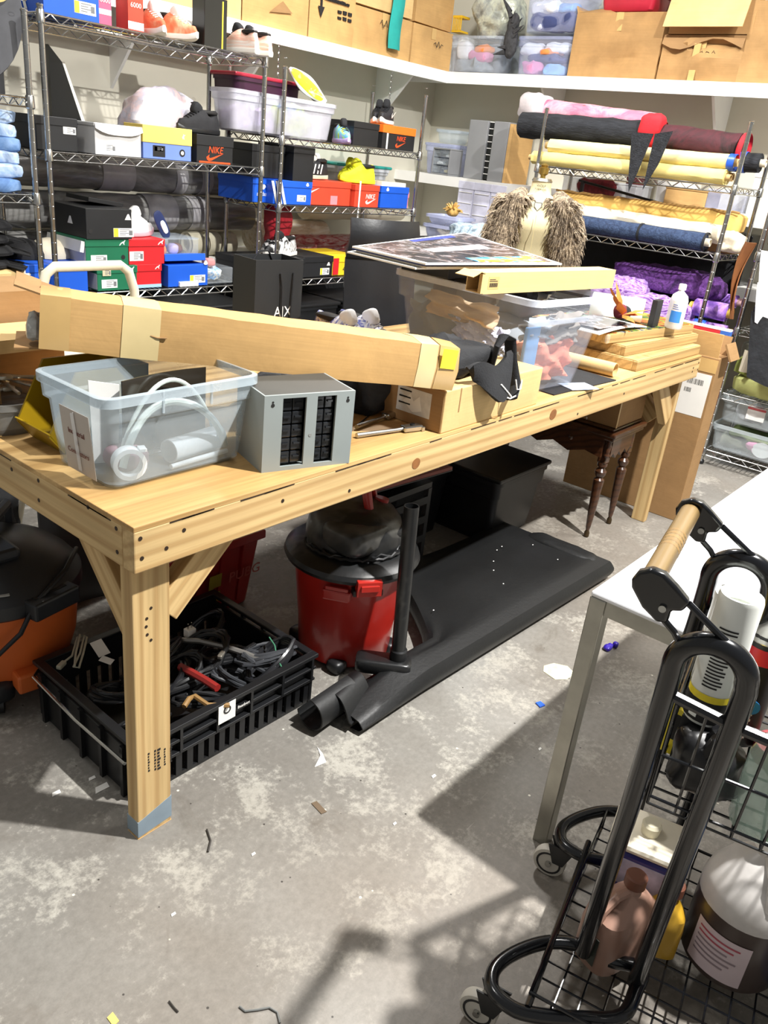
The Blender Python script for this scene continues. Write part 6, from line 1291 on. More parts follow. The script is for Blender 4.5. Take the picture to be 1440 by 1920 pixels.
MB().lathe([(.02, 0), (.048, 0), (.05, .004), (.05, .216), (.048, .22), (.02, .22), (.02, 0)], 26, (0, 0, .05), cap=False, rot=Vector((-.35, .93, 0)).to_track_quat('Z', 'Y').to_matrix()).build('towels', PAPER, t); MB().lathe([(.02, -.002), (.02, .222), (.017, .222), (.017, -.002), (.02, -.002)], 18, (0, 0, .05), cap=False, rot=Vector((-.35, .93, 0)).to_track_quat('Z', 'Y').to_matrix()).build('core', CORE, t)
t = thing('leaf_ornament', 'orange felt leaf bunch with a black ball beside paper towel', 'ornament', (2.42, .20, zf+.022)); LEAF = M('orange_felt', 'cf7a30', .8, var=.2)
for k, (a_, e_, l_) in enumerate(((-2.3, -.05, .13), (-1.6, .35, .12), (-2.9, .5, .14), (2.6, .9, .16), (-1.0, .12, .11), (1.4, 1.1, .14))):
    d_ = Vector((math.cos(a_)*math.cos(e_), math.sin(a_)*math.cos(e_), math.sin(e_))); s_ = d_.cross(Vector((0, 0, 1))).normalized()*.022; b0 = Vector((0, 0, .03))
    MB().add([b0, b0+d_*l_*.4+s_, b0+d_*l_, b0+d_*l_*.4-s_, b0+d_*l_*.45+Vector((0, 0, .01))], [(0, 1, 4), (1, 2, 4), (2, 3, 4), (3, 0, 4), (3, 2, 1, 0)]).build('leaf', LEAF, t, smooth=False)
MB().soft((.06, .02, .03), (.03, .03, .03), 1, 0, nu=18, nv=12).build('ball', BLACKC, t); MB().soft((.02, .02, .04), (.03, .025, .03), .8, .004, 20, 2, 16, 10).build('red_centre', M('wine_felt', '6a2028', .8), t)
tag(MB().box(-.03, -.012, 0, .03, .012, .11).build('black_card', BLKC, None, smooth=False, bevel=.002, loc=(bx-.075, by+.09, zf)), 'little black card box behind the alcohol bottle', 'box')
# ================================================================ behind and under the bench
# ---- office chair
LEA = M('black_leatherette', '1c1d20', .35, var=.15, bump=.1)
t = thing('office_chair', 'black leatherette office chair behind the bench', 'chair', (2.44, 1.46, 0), -.35)
def pad(w0, w1, z0, z1, th, y0, lean):
    return lambda u, v: ((w0+(w1-w0)*v)*(u-.5)*2, y0+lean*v-.03*math.cos((u-.5)*PI)*.9+.0, z0+(z1-z0)*v)
MB().grid(14, 10, lambda u, v: ((.205-.0*v)*(2*u-1)*(1-.1*max(0, v-.8)), -.02+.05*v+.05*(2*u-1)**2, .58+.42*v), .05).build('backrest', LEA, t)
MB().grid(14, 8, lambda u, v: (.205*(2*u-1)*(1-.06*v), .02-.02*math.sin(v*PI)+.05*(2*u-1)**2, 1.0+.185*v), .075).build('headrest', LEA, t)
MB().soft((0, -.25, .47), (.26, .26, .05), .4, .006, 6, 3).build('seat', LEA, t); MB().cyl((0, -.25, .1), (0, -.25, .42), .03, n=14).build('gas_lift', BLACKP, t)
MB().box(-.03, -.02, .45, .03, .1, .62).build('back_bracket', BLACKP, t, smooth=False)
for s_ in (-1, 1): MB().tube([(s_*.26, .05, .5), (s_*.3, .02, .68), (s_*.3, -.25, .7), (s_*.27, -.3, .5)], .02, 8).build('armrest', BLACKP, t)
for k in range(5):
    a = k*2*PI/5; MB().tube([(0, -.25, .1), (.3*math.cos(a), -.25+.3*math.sin(a), .06)], [.03, .018], 8).build('base_leg', BLACKP, t); MB().soft((.3*math.cos(a), -.25+.3*math.sin(a), .03), (.025, .025, .03), 1, 0, nu=14, nv=10).build('caster', BLACKP, t)
# ---- folding step ladder
CRM = M('cream_enamel', 'd8d2bc', .4, var=.05); t = thing('step_ladder', 'cream folding step ladder whose handle loops above the long box', 'ladder', (.70, 1.28, 0), -.03); hw = .165
P = [(-hw-.02, 0, 0), (-hw, 0, .97), (-hw+.02, 0, 1.03), (-hw+.05, 0, 1.052), (hw-.05, 0, 1.052), (hw-.02, 0, 1.03), (hw, 0, .97), (hw+.02, 0, 0)]
MB().tube(P, .016, 12).build('front_frame', CRM, t)
for k in range(3): MB().box(-hw+.005, -.1, .25+.25*k-.015, hw-.005, .08, .25+.25*k+.015).build('step', CRM, t, smooth=False, bevel=.005)
MB().tube([(-hw+.015, .35, 0), (-hw+.03, .06, .74), (hw-.03, .06, .74), (hw-.015, .35, 0)], .011, 8).build('rear_frame', CRM, t)
# ---- orange yellow folded card and clear clutter behind the shopping bag
tag(MB().box(-.03, -.015, 0, .03, .015, .26).build('orange_folder', M('orange_paper', 'e8a032', .6), None, smooth=False, bevel=.003, loc=(1.31, .97, T)), 'orange card folder standing right of the shopping bag', 'folder')
t = tub('clear box of shiny buckles behind the orange folder', 0, .3, 0, .2, 0, .22, FROSTC, flare=.015, loc=(2.9, 2.15, .25)); contents(t, [(0, 0, .01, .1, .07, .08, blotch('buckles', ['2a2a2c', '8a8478', 'c8c8c4', '3a3a3a'], 25, .3, .3))]); MB().box(-.14, -.09, -.25, .14, .09, -.001).build('riser', BLACKP, t, smooth=False)
# ---- red shop vacuum
RV = M('red_vac_plastic', 'a8241c', .3, var=.12, vs=5, coat=.2); VB = blotch('dusty_black_plastic', ['131415', '1b1c1d', '232425', '4e4d4a', '1a1b1c'], 4, .32, .1, .6)
t = thing('shop_vacuum', 'red and black shop vacuum standing under the bench', 'vacuum', (.955, .272, 0))
MB().lathe([(.14, .01), (.148, .02), (.155, .12), (.175, .30), (.182, .345), (.17, .345), (.165, .3), (.14, .03)], 40).build('drum', RV, t)
MB().lathe([(.186, .335), (.207, .34), (.212, .352), (.207, .366), (.18, .385), (.15, .39), (.148, .43), (.14, .47), (.12, .495), (.07, .51), (.0, .515)], 44, cap=False).build('lid', VB, t)
MB().box(.02, -.14, .43, .1, -.1, .46).build('motor_grille', BLACKP, t, smooth=False, bevel=.01)
MB().soft((-.06, -.06, .45), (.09, .08, .045), .5, .004, 10, 3).build('motor_housing', VB, t)
ang = math.atan2(CAM.y-.272, CAM.x-.955)
def rim(a, r, z_): return Vector((r*math.cos(ang+a), r*math.sin(ang+a), z_))
hp = Matrix.Rotation(.5, 3, 'Z')
MB().tube([rim(.9, .05, .5), rim(.7, .04, .56), rim(PI, .02, .575), rim(PI-.5, .08, .55), rim(PI-.5, .10, .5)], [.014, .016, .016, .014, .014], 10).build('carry_handle', RV, t)
MB().cyl(rim(2.2, .09, .49), rim(2.2, .095, .512), .022, n=16).build('switch', RV, t)
def onrim(a, r, z_, size, mat, name, bevel=.003):
    o = MB().obox((0, 0, 0), size).build(name, mat, t, smooth=False, bevel=bevel, loc=rim(a, r, z_)); o.rotation_euler.z = ang+a; return o
l1 = onrim(.28, .208, .335, (.03, .075, .05), RV, 'latch'); MB().obox((.018, 0, .004), (.006, .055, .02)).build('latch_ridge', RV, l1, smooth=False, bevel=.002)
onrim(.28, .195, .315, (.03, .09, .02), BLACKP, 'latch_base'); onrim(-.18, .18, .29, (.03, .085, .035), RV, 'drum_handle', .006); onrim(-.18, .192, .315, (.012, .07, .012), RV, 'drum_handle_lip', .003); onrim(PI, .208, .335, (.03, .075, .05), BLACKP, 'latch')
MB().tube([rim(-1.2+.1*k, .155+.008*math.sin(k), .405-.004*(k % 3)) for k in range(34)], .0045, 6).build('power_cord', BLACKP, t); MB().tube([rim(-1.0+.1*k, .162, .396+.004*(k % 2)) for k in range(30)], .0045, 6).build('power_cord', BLACKP, t)
for k in range(4): a = k*PI/2+.6; MB().soft((.15*math.cos(a), .15*math.sin(a), .022), (.028, .028, .022), .6, 0, nu=14, nv=8).build('caster_foot', BLACKP, t)
t = thing('vacuum_wand', 'black vacuum wand standing upright on its floor nozzle', 'vacuum wand', (.905, .012, .062))
hollow((0, 0, .03), (-.012, .012, .545), .0215, VB, t, 'wand', .003); MB().lathe([(.024, .03), (.026, .04), (.026, .075), (.022, .08)], 18).build('collar', BLACKP, t); MB().soft((-.03, .03, .022), (.085, .035, .024), .35, 0, nu=24, nv=10, rot=RZ(2.2)).build('nozzle', VB, t); MB().box(-.02, -.02, .005, .02, .02, .035).build('swivel', BLACKP, t, smooth=False, bevel=.006)
# ---- folded black rubber mat
t = thing('rubber_mat', 'heavy black rubber mat folded and laid along the bench front', 'mat', (0, 0, 0))
def fold(u, v):
    x = .66+u*1.44; w_ = .08+.40*min(1, max(0, (u-.3)/.2))**1.2; sk = -.03-.05*u
    prof = [(.0, .0), (-.045, .012), (-.062, .045), (-.04, .085), (.03, .098)] 
    L_ = [(sk+.0, .004), (sk-.035, .016), (sk-.048, .05), (sk-.03, .085), (sk+.03, .098), (sk+w_*.5, .094+.006*math.sin(x*9)), (sk+w_*.8, .088+.01*math.sin(x*7+1)), (sk+w_, .075+.014*math.sin(x*6)), (sk+w_+.02, .05), (sk+w_, .02), (sk+w_*.7, .006)]
    f = v*(len(L_)-1); i = min(len(L_)-2, int(f)); q = f-i; a_ = L_[i]; b_ = L_[i+1]; s_ = min(1, .5+u*2.5)
    return Vector((x+.03*math.sin(v*9)*(u == 1), a_[0]+(b_[0]-a_[0])*q, max(.003, (a_[1]+(b_[1]-a_[1])*q)*s_)))
MB().grid(44, 34, fold, .004).build('folded_sheet', RUBBER, t)
MB().grid(22, 5, lambda u, v: (.57+.16*v, .045+.05*math.cos(u*4.6+1.5)+.01*v, .055+.048*math.sin(u*4.6+1.5)), .004).build('rolled_end', RUBBER, t); MB().grid(20, 5, lambda u, v: (.645+.13*v, .075-.12*u+.03*v, .035+.062*math.sin(PI*min(1, u*1.1))**.7), .004).build('curled_flap', RUBBER, t)
MB().soft((2.06, .08, .055), (.05, .17, .05), .5, .008, 10, 6).build('end_roll', RUBBER, t)
rr = random.Random(5)
for k in range(8):
    x = rr.uniform(1.2, 2.0); MB().soft((x, rr.uniform(.0, .25), .1), (.0035, .0025, .0015), 1, 0, nu=8, nv=4).build('paint_fleck', PAPER, t)
# ---- sewing machine table with turned legs
ST = thing('sewing_table', 'antique dark wood sewing table with turned legs under the bench', 'table', (2.40, .115, 0)); wx, dy, hz_ = .29, .68, .50
def leg(x, y):
    o = MB().lathe([(.008, .035), (.011, .05), (.016, .12), (.021, .23), (.024, .28), (.014, .29), (.024, .305), (.026, .32), (.014, .335), (.022, .345), (.022, .36)], 16, (x, y, 0)).build('leg', MAHOG, ST); MB().box(x-.02, y-.02, .36, x+.02, y+.02, hz_-.02).build('leg_block', MAHOG, o, smooth=False, bevel=.004)
    MB().lathe([(.004, .0), (.012, .004), (.012, .022), (.006, .036)], 12, (x, y, 0)).build('caster', M('dark_brass', '4a3c28', .35, .6), o)
    MB().lathe([(.009, .39), (.013, .4), (.009, .41), (.013, .44), (.009, .455), (.014, .47), (.006, .48)], 12, (x-.018, y-.018, 0)).build('turned_spindle', MAHOG, o)
for x in (.03, wx-.03):
    for y in (.03, dy-.03): leg(x, y)
def apronp(a, b, horiz):
    n = 9; P = [(0, .10), (0, .03)]+[(i/(n-1), .0+.028*abs(math.sin(i*PI/2*.99))**1.2+(.012 if i in (0, n-1) else 0)) for i in range(n)]+[(1, .03), (1, .10)]
    P = [(u*(b-a), v) for u, v in P[2:-2]]; P = [(0, .10)]+P+[(b-a, .10)]
    return P[::-1] if False else P
MB().prism([(p_[0], p_[1]) for p_ in apronp(.03, dy-.03, 0)], .016, (.004, dy-.03, hz_-.125), (0, -1, 0), (0, 0, 1)).build('apron', MAHOG, ST, smooth=False); MB().prism(apronp(.03, wx-.03, 0), .016, (.03, .02, hz_-.125), (1, 0, 0), (0, 0, 1)).build('apron', MAHOG, ST, smooth=False)
MB().prism([(p_[0], p_[1]) for p_ in apronp(.03, dy-.03, 0)], .016, (wx-.02, dy-.03, hz_-.125), (0, -1, 0), (0, 0, 1)).build('apron', MAHOG, ST, smooth=False)
MB().box(-.012, -.012, hz_-.03, wx+.012, dy+.012, hz_-.014).build('moulding', MAHOG, ST, smooth=False, bevel=.005); MB().box(-.02, -.02, hz_-.014, wx+.02, dy+.02, hz_+.008).build('tabletop', MAHOG, ST, smooth=False, bevel=.006)
MB().box(0, .0, hz_+.008, wx, dy, hz_+.022).build('raised_panel', MAHOG, ST, smooth=False, bevel=.012)
k_ = MB().box(-.004, .1, hz_-.075, .004, .26, hz_-.05).build('drawer_rail', MAHOG, ST, smooth=False); MB().soft((-.012, .18, hz_-.062), (.012, .012, .012), 1, 0, nu=14, nv=10).build('knob', MAHOG, k_)
t = thing('flat_carton', 'brown cardboard box lying on the sewing table under the bench', 'box', (2.42, .12, hz_+.0225)); MB().box(0, 0, 0, .27, .5, .115).build('carton', CARDD, t, smooth=False, bevel=.003); MB().box(.0, -.0015, .0, .012, 0, .115).build('corner_tape', TAPE, t, smooth=False); MB().box(-.0015, .22, .0, 0, .27, .115).build('tape', TAPE, t, smooth=False)
# ---- black totes and framed picture
tub('black storage tote under the bench beside the sewing table', 0, .40, 0, .42, 0, .30, BLACKP, flare=.03, loc=(2.15, .57, 0), lid=BLACKP, group='black totes under the bench')
tub('black storage tote under the bench behind the red vacuum', 0, .38, 0, .46, 0, .36, BLACKP, flare=.03, loc=(1.765, .82, 0), lid=BLACKP, group='black totes under the bench')
FRM = M('brick_red_frame', '7a2c1e', .4, var=.2); t = thing('framed_picture', 'red framed picture lying tilted on a black tote under bench', 'picture', (1.40, .55, .42)); t.rotation_euler = (-.10, .0, -.08); w_, d = .42, .34
MB().box(-w_/2, -d/2, 0, w_/2, d/2, .004).build('backing', BLACKP, t, smooth=False)
for (x0, y0, x1, y1) in ((-w_/2, -d/2, w_/2, -d/2+.022), (-w_/2, d/2-.022, w_/2, d/2), (-w_/2, -d/2+.022, -w_/2+.022, d/2-.022), (w_/2-.022, -d/2+.022, w_/2, d/2-.022)): MB().box(x0, y0, .004, x1, y1, .018).build('frame_bar', FRM, t, smooth=False, bevel=.002)
MB().box(-w_/2+.022, -d/2+.022, .004, w_/2-.022, d/2-.022, .007).build('mat_board', PAPER, t, smooth=False); MB().box(-w_/2+.06, -d/2+.055, .007, w_/2-.06, d/2-.055, .0085).build('artwork', blotch('dim_art', ['1a1410', '3a2c24', '7a7264', '2a1c18'], 8, .2, 0), t, smooth=False)
t = thing('milk_crate', 'black crate propping the framed picture under the bench', 'crate', (1.40, .55, 0)); MB().box(-.16, -.13, 0, .16, .13, .02).build('base', BLACKP, t, smooth=False); MB().box(-.16, -.13, .36, .16, .13, .385).build('rim', BLACKP, t, smooth=False, bevel=.003)
for sx in (-.15, .15):
    for sy in (-.12, .12): MB().box(sx-.01, sy-.01, .02, sx+.01, sy+.01, .36).build('corner_post', BLACKP, t, smooth=False)
for k in range(4): MB().box(-.14, -.13, .06+.08*k, .14, -.122, .09+.08*k).build('slat', BLACKP, t, smooth=False)
# ---- red tote
RT_ = M('dark_red_tote', '8e1d1a', .35, var=.12); t = thing('red_tote', 'dark red plastic tote with faint lettering under the bench', 'tote', (.72, .80, 0)); w_, d, h = .40, .30, .285
MB().add([(-w_/2+.03, -d/2+.03, 0), (w_/2-.03, -d/2+.03, 0), (w_/2-.03, d/2-.03, 0), (-w_/2+.03, d/2-.03, 0), (-w_/2, -d/2, h), (w_/2, -d/2, h), (w_/2, d/2, h), (-w_/2, d/2, h)], [(3, 2, 1, 0), (4, 5, 6, 7), (0, 1, 5, 4), (1, 2, 6, 5), (2, 3, 7, 6), (3, 0, 4, 7)]).build('tub', RT_, t, smooth=False, bevel=.01)
MB().box(-w_/2-.012, -d/2-.012, h-.03, w_/2+.012, d/2+.012, h).build('rim', RT_, t, smooth=False, bevel=.004)
for x in (-.14, -.05, .04, .13): MB().hexa([(x-.01, -d/2+.022, .03), (x+.01, -d/2+.022, .03), (x+.01, -d/2+.032, .03), (x-.01, -d/2+.032, .03), (x-.01, -d/2-.006, h-.03), (x+.01, -d/2-.006, h-.03), (x+.01, -d/2+.006, h-.03), (x-.01, -d/2+.006, h-.03)]).build('rib', RT_, t, smooth=False)
text('PUBG', .055, M('faded_pink_ink', 'a85048', .6), t, (.13, -d/2-.002, .13), (1, 0, 0), (0, -.11, 1)); patch([(-.02, -.06), (.03, -.06), (.03, -.02), (0, -.02), (0, .0), (.03, 0), (.03, .05), (-.02, .05)], M('mustard_print', '8a7a1a', .6), t, (-.0, -d/2-.001, .13), (1, 0, 0), (0, -.11, 1), 'emblem')
t = thing('white_framed_print', 'small white picture frame lying on the red tote', 'picture', (.74, .78, .286)); MB().box(-.17, -.12, 0, .17, .12, .012).build('frame', PAPER, t, smooth=False, bevel=.002); MB().box(-.155, -.105, .012, .155, .105, .0135).build('backing', M('olive_board', '7a745a', .6), t, smooth=False)
# ---- crate of cables
CRB = M('crate_plastic', '161719', .38, var=.2); t = thing('cable_crate', 'black slatted plastic crate full of cables behind the near bench leg', 'crate', (.375, .36, 0), -.01); w_, d, h = .60, .47, .17
MB().box(-w_/2+.02, -d/2+.02, 0, w_/2-.02, d/2-.02, .012).build('base', CRB, t, smooth=False, bevel=.004)
for s_ in (-1, 1):
    f = MB().box(-w_/2, s_*(d/2-.012)-.012, h-.012, w_/2, s_*(d/2-.012)+.012, h).box(-w_/2+.004, s_*(d/2-.012)-.01, h-.05, w_/2-.004, s_*(d/2-.012)+.01, h-.042).box(-w_/2+.006, s_*(d/2-.012)-.01, h-.088, w_/2-.006, s_*(d/2-.012)+.01, h-.08).build('long_rail', CRB, t, smooth=False, bevel=.002)
    MB().box(-w_/2+.02, s_*(d/2-.018)-.004, 0, w_/2-.02, s_*(d/2-.018)+.004, .012).build('bottom_rail', CRB, f, smooth=False)
    for k in range(17): x = -w_/2+.03+k*(w_-.06)/16; MB().box(x-.009, s_*(d/2-.016)-.005, .01, x+.009, s_*(d/2-.016)+.005, h-.084).build('slat', CRB, f, smooth=False)
    for k in range(6): x = -w_/2+.02+k*(w_-.04)/5; MB().box(x-.004, s_*(d/2-.012)-.011, h-.085, x+.004, s_*(d/2-.012)+.011, h-.005).build('upright', CRB, f, smooth=False)
    MB().box(-w_/2+.012, s_*(d/2-.022)-.002, h-.086, w_/2-.012, s_*(d/2-.022)+.002, h-.006).build('inner_skin', CRB, f, smooth=False)
    e = MB().box(s_*(w_/2-.012)-.012, -d/2+.02, h-.012, s_*(w_/2-.012)+.012, d/2-.02, h).box(s_*(w_/2-.012)-.006, -d/2+.01, .0, s_*(w_/2-.012)+.006, d/2-.01, h-.03).build('end_panel', CRB, t, smooth=False, bevel=.003)
    for k in range(5): y = -d/2+.05+k*(d-.1)/4; MB().box(s_*(w_/2)-.006, y-.006, 0, s_*(w_/2)+.006, y+.006, h-.02).build('rib', CRB, e, smooth=False)
MB().tube([(-w_/2-.014, -d/2+.02, h-.045), (-w_/2-.016, 0, h-.045), (-w_/2-.014, d/2-.03, h-.03), (-w_/2+.01, d/2-.01, h-.03)], .0045, 8).build('steel_bail', CHROME, t)
patch(rect(.055, .055), PAPER, t, (-.06+.03, -d/2-.0005, h-.032), name='sticker'); MB().lathe([(.012, 0), (.012, .0012), (.008, .0012), (.008, 0), (.012, 0)], 16, (-.03, -d/2-.001, h-.024), rot=Matrix.Rotation(PI/2, 3, 'X'), cap=False).build('logo_ring', INK, t); text('Beatbox', .012, PAPER, t, (.025, -d/2-.001, h-.04))
rr = random.Random(9); cx0, cy0 = .375, .36
CABM = (BLACKP, M('satin_black_cable', '202124', .3), M('dark_grey_cable', '3a3c40', .4), BLACKP)
labs_ = ['at the left end', 'behind the bench leg', 'in the middle', 'by the red cable', 'at the right end', 'near the front rail', 'near the back rail', 'under the top layer', 'in the far corner', 'at the front corner', 'beside the white plug', 'on top of the heap', 'by the brown plug', 'against the back']
for k in range(14):
    x = cx0-.22+.44*rr.random(); y = cy0-.16+.32*rr.random(); z0 = .085+.05*rr.random()+.012*(k > 6); r0 = rr.uniform(.055, .09); tilt = Matrix.Rotation(rr.uniform(-.7, .7), 3, 'X') @ Matrix.Rotation(rr.uniform(-.7, .7), 3, 'Y')
    P = []
    for j in range(80):
        a = j*.42; rr_ = r0*(1+.12*math.sin(j*.9+k)); P.append(Vector((x, y, z0+.02)) + tilt @ Vector((rr_*math.cos(a)*1.2, rr_*.75*math.sin(a), .012*math.sin(j*.37+k))))
    P = [Vector((min(max(p_.x, cx0-.27), cx0+.27), min(max(p_.y, cy0-.2), cy0+.2), max(p_.z, .018))) for p_ in P]
    c_ = thing('coiled_cable', 'coiled black cable in the crate, %s' % labs_[k], 'cable', (0, 0, 0), 0, 'cables in the crate'); MB().tube(P, .005 if k % 3 else .0065, 6).build('cord', CABM[k % 4], c_); e_ = P[-1]; MB().obox(e_, (.035, .014, .012), RZ(rr.random()*3)).build('plug', BLACKP, c_, smooth=False, bevel=.003)
def cord(label, pts, r, mat, plug=None, pm=None, name='cable', zplane=.16):
    P = [hz(px, py, z_) for px, py, z_ in pts]; c_ = thing(name, label, 'cable', (0, 0, 0), 0); MB().tube(P, r, 7).build('cord', mat, c_)
    for e_ in (plug or []): MB().obox(hz(*e_), (.03, .014, .012), RZ(.5)).build('plug', pm or mat, c_, smooth=False, bevel=.003)
WCAB = M('ivory_cable', 'b8b4a0', .5); RCAB = M('red_grip', '8c2420', .45)
cord('ivory cable bundled in a figure of eight in the crate', [(115, 1245, .17), (135, 1230, .18), (145, 1195, .19), (158, 1192, .19), (150, 1225, .19), (138, 1250, .185), (148, 1252, .185), (156, 1225, .19), (163, 1195, .19), (150, 1190, .195), (142, 1225, .19), (140, 1248, .19)], .003, WCAB, [(115, 1247, .17)])
cord('red handled jumper grip lying across the cables', [(338, 1250, .17), (362, 1262, .175), (385, 1275, .178), (408, 1290, .178)], .011, RCAB)
cord('short red banana plug lead beside the white adapter', [(376, 1195, .18), (388, 1188, .185), (400, 1180, .185)], .005, RCAB)
cord('silver braided cable running over the heap', [(335, 1200, .175), (375, 1202, .18), (420, 1212, .182), (460, 1225, .182), (495, 1240, .175)], .008, M('silver_sleeve', '8a8884', .3, .5), [(415, 1228, .185)], METAL)
cord('tan wooden handled plug cable near the bench leg', [(345, 1325, .165), (355, 1310, .17), (365, 1305, .17), (390, 1322, .165), (430, 1322, .16)], .007, M('tan_grip', '8a6a3c', .6))
cord('green thin wire looped at the right of the crate', [(505, 1195, .175), (515, 1210, .175), (520, 1235, .17), (530, 1255, .165)], .002, M('green_wire', '4a8a6a', .5))
t = thing('power_adapter', 'white two prong power adapter on top of the cables', 'adapter', hz(356, 1188, .18)); MB().box(-.014, -.012, -.01, .014, .012, .018).build('body', PAPER, t, smooth=False, bevel=.003)
for s_ in (-.006, .006): MB().box(s_-.0015, -.001, .018, s_+.0015, .002, .034).build('prong', CHROME, t, smooth=False)
t = thing('cable_tag', 'white paper tag on a cable in the crate', 'tag', hz(188, 1222, .16)); MB().obox((0, 0, .012), (.035, .05, .001), Matrix.Rotation(.5, 3, 'X')).build('tag', PAPER, t, smooth=False); MB().obox((-.012, -.05, .004), (.022, .035, .001), Matrix.Rotation(.2, 3, 'X') @ RZ(.5)).build('tag_end', PAPER, t, smooth=False)
# ---- orange vacuum at left
OV = M('orange_vac_plastic', 'd2672c', .45, var=.06); DG = M('dark_slate_plastic', '24272b', .4, var=.2); t = thing('orange_vacuum', 'orange and charcoal shop vacuum half under the bench at left', 'vacuum', (.105, .83, 0)); t.scale = (1.1, 1.1, 1.12)
MB().lathe([(.15, .07), (.17, .08), (.185, .13), (.195, .24), (.198, .27), (.185, .27), (.15, .09)], 40).build('drum', OV, t); MB().lathe([(.2, .262), (.206, .268), (.205, .30), (.185, .325), (.15, .355), (.09, .385), (.0, .395)], 40, cap=False).build('lid', DG, t)
an = math.atan2(CAM.y-.835, CAM.x-.135)
def rv(a, r, z_): return Vector((r*math.cos(an+a), r*math.sin(an+a), z_))
def orv(a, r, z_, size, mat, name, bevel=.006):
    o = MB().obox((0, 0, 0), size).build(name, mat, t, smooth=False, bevel=bevel, loc=rv(a, r, z_)); o.rotation_euler.z = an+a; return o
l = orv(.62, .2, .285, (.06, .13, .045), DG, 'latch'); MB().box(-.01, -.045, .022, .006, .045, .024).build('slot', INK, l, smooth=False)
lb = orv(.05, .185, .325, (.012, .04, .003), M('silver_badge', 'a8a8a4', .35), 'badge', .001); MB().box(-.07, -.06, -.0, .02, .1, .03).build('motor_block', DG, t, smooth=False, bevel=.012, loc=rv(.4, .06, .37)); orv(.3, .19, .09, (.05, .07, .05), OV, 'caster_socket')
MB().tube([rv(-.35, .21, .20), rv(-.1, .23, .18), rv(.2, .225, .24), rv(.4, .21, .30), rv(.9, .2, .34), rv(1.5, .195, .34)], .006, 7).build('power_cord', BLACKP, t)
MB().tube([rv(-.5, .1, .36), rv(-.3, .1, .43), rv(2.7, .1, .43), rv(2.6, .1, .36)], .014, 8).build('carry_handle', DG, t)
for k in range(5):
    a = -.1+k*2*PI/5; p_ = rv(a, .16, .04); MB().soft((p_.x, p_.y, .055), (.035, .035, .03), .6, 0, nu=14, nv=8, flat=False).build('caster_housing', DG, t); q_ = rv(a, .175, .022); MB().cyl(q_+Vector((.012*math.sin(an+a), -.012*math.cos(an+a), 0)), q_-Vector((.012*math.sin(an+a), -.012*math.cos(an+a), 0)), .022, n=16).build('caster_wheel', BLACKP, t)
t = thing('grey_plastic_panel', 'grey curved plastic panel standing behind the orange vacuum', 'panel', (.48, 1.0, 0)); MB().grid(10, 6, lambda u, v: (-.15+.26*u, .03*math.sin(u*3), .0+.42*v*(1-.35*max(0, u-.6))), .006).build('panel', M('slate_panel', '4a4e50', .35), t); MB().tube([(.1, .0, .36), (.118, .0, .31), (.112, .0, .27)], .005, 6).build('trim', CHROME, t)
# ---- steel frame and marbled sheet beyond the left end
t = thing('steel_stand', 'low steel stand wrapped in a marbled plastic sheet beyond the bench', 'stand', (.36, 1.9, 0)); 
for x in (0, .4):
    for y in (0, .3): MB().box(x-.015, y-.015, 0, x+.015, y+.015, .36).build('leg', STEEL, t, smooth=False)
MB().box(-.02, -.02, .34, .42, .32, .365).build('top_frame', STEEL, t, smooth=False); MB().grid(12, 8, lambda u, v: (-.14+.3*u+.0, -.03-.02*math.sin(u*8), .36-.36*v+.01), .003).build('plastic_sheet', blotch('marbled_sheet', ['5a544c', 'a8a49a', 'd8d4cc', '7a746a'], 6, .2, .3), t)
tag(MB().soft((0, 0, .1), (.12, .08, .1), .5, .02, 10, 5).build('dark_bundle', BLKF, None, loc=(.45, 1.66, 0)), 'dark cloth bundle on the floor behind the bench', 'bundle')
# ================================================================ white topped steel table
t = thing('steel_table', 'white topped steel legged table at the right', 'table', (.69, -.607, 0)); TZ = .696; tx, ty = 1.75, .75
MB().box(0, -ty, TZ-.012, tx, 0, TZ).build('tabletop', M('white_laminate', 'eef0f4', .25, var=.02), t, smooth=False, bevel=.004)
for x in (0, tx-.036):
    for y in (-ty, -.036): MB().box(x, y, 0, x+.036, y+.036, TZ-.012).build('leg', STEEL, t, smooth=False, bevel=.002)
for (x0, y0, x1, y1) in ((.036, -.03, tx-.036, -.004), (.036, -ty+.004, tx-.036, -ty+.03), (.004, -ty+.036, .03, -.036), (tx-.03, -ty+.036, tx-.004, -.036)): MB().box(x0, y0, TZ-.046, x1, y1, TZ-.012).build('rail', STEEL, t, smooth=False)
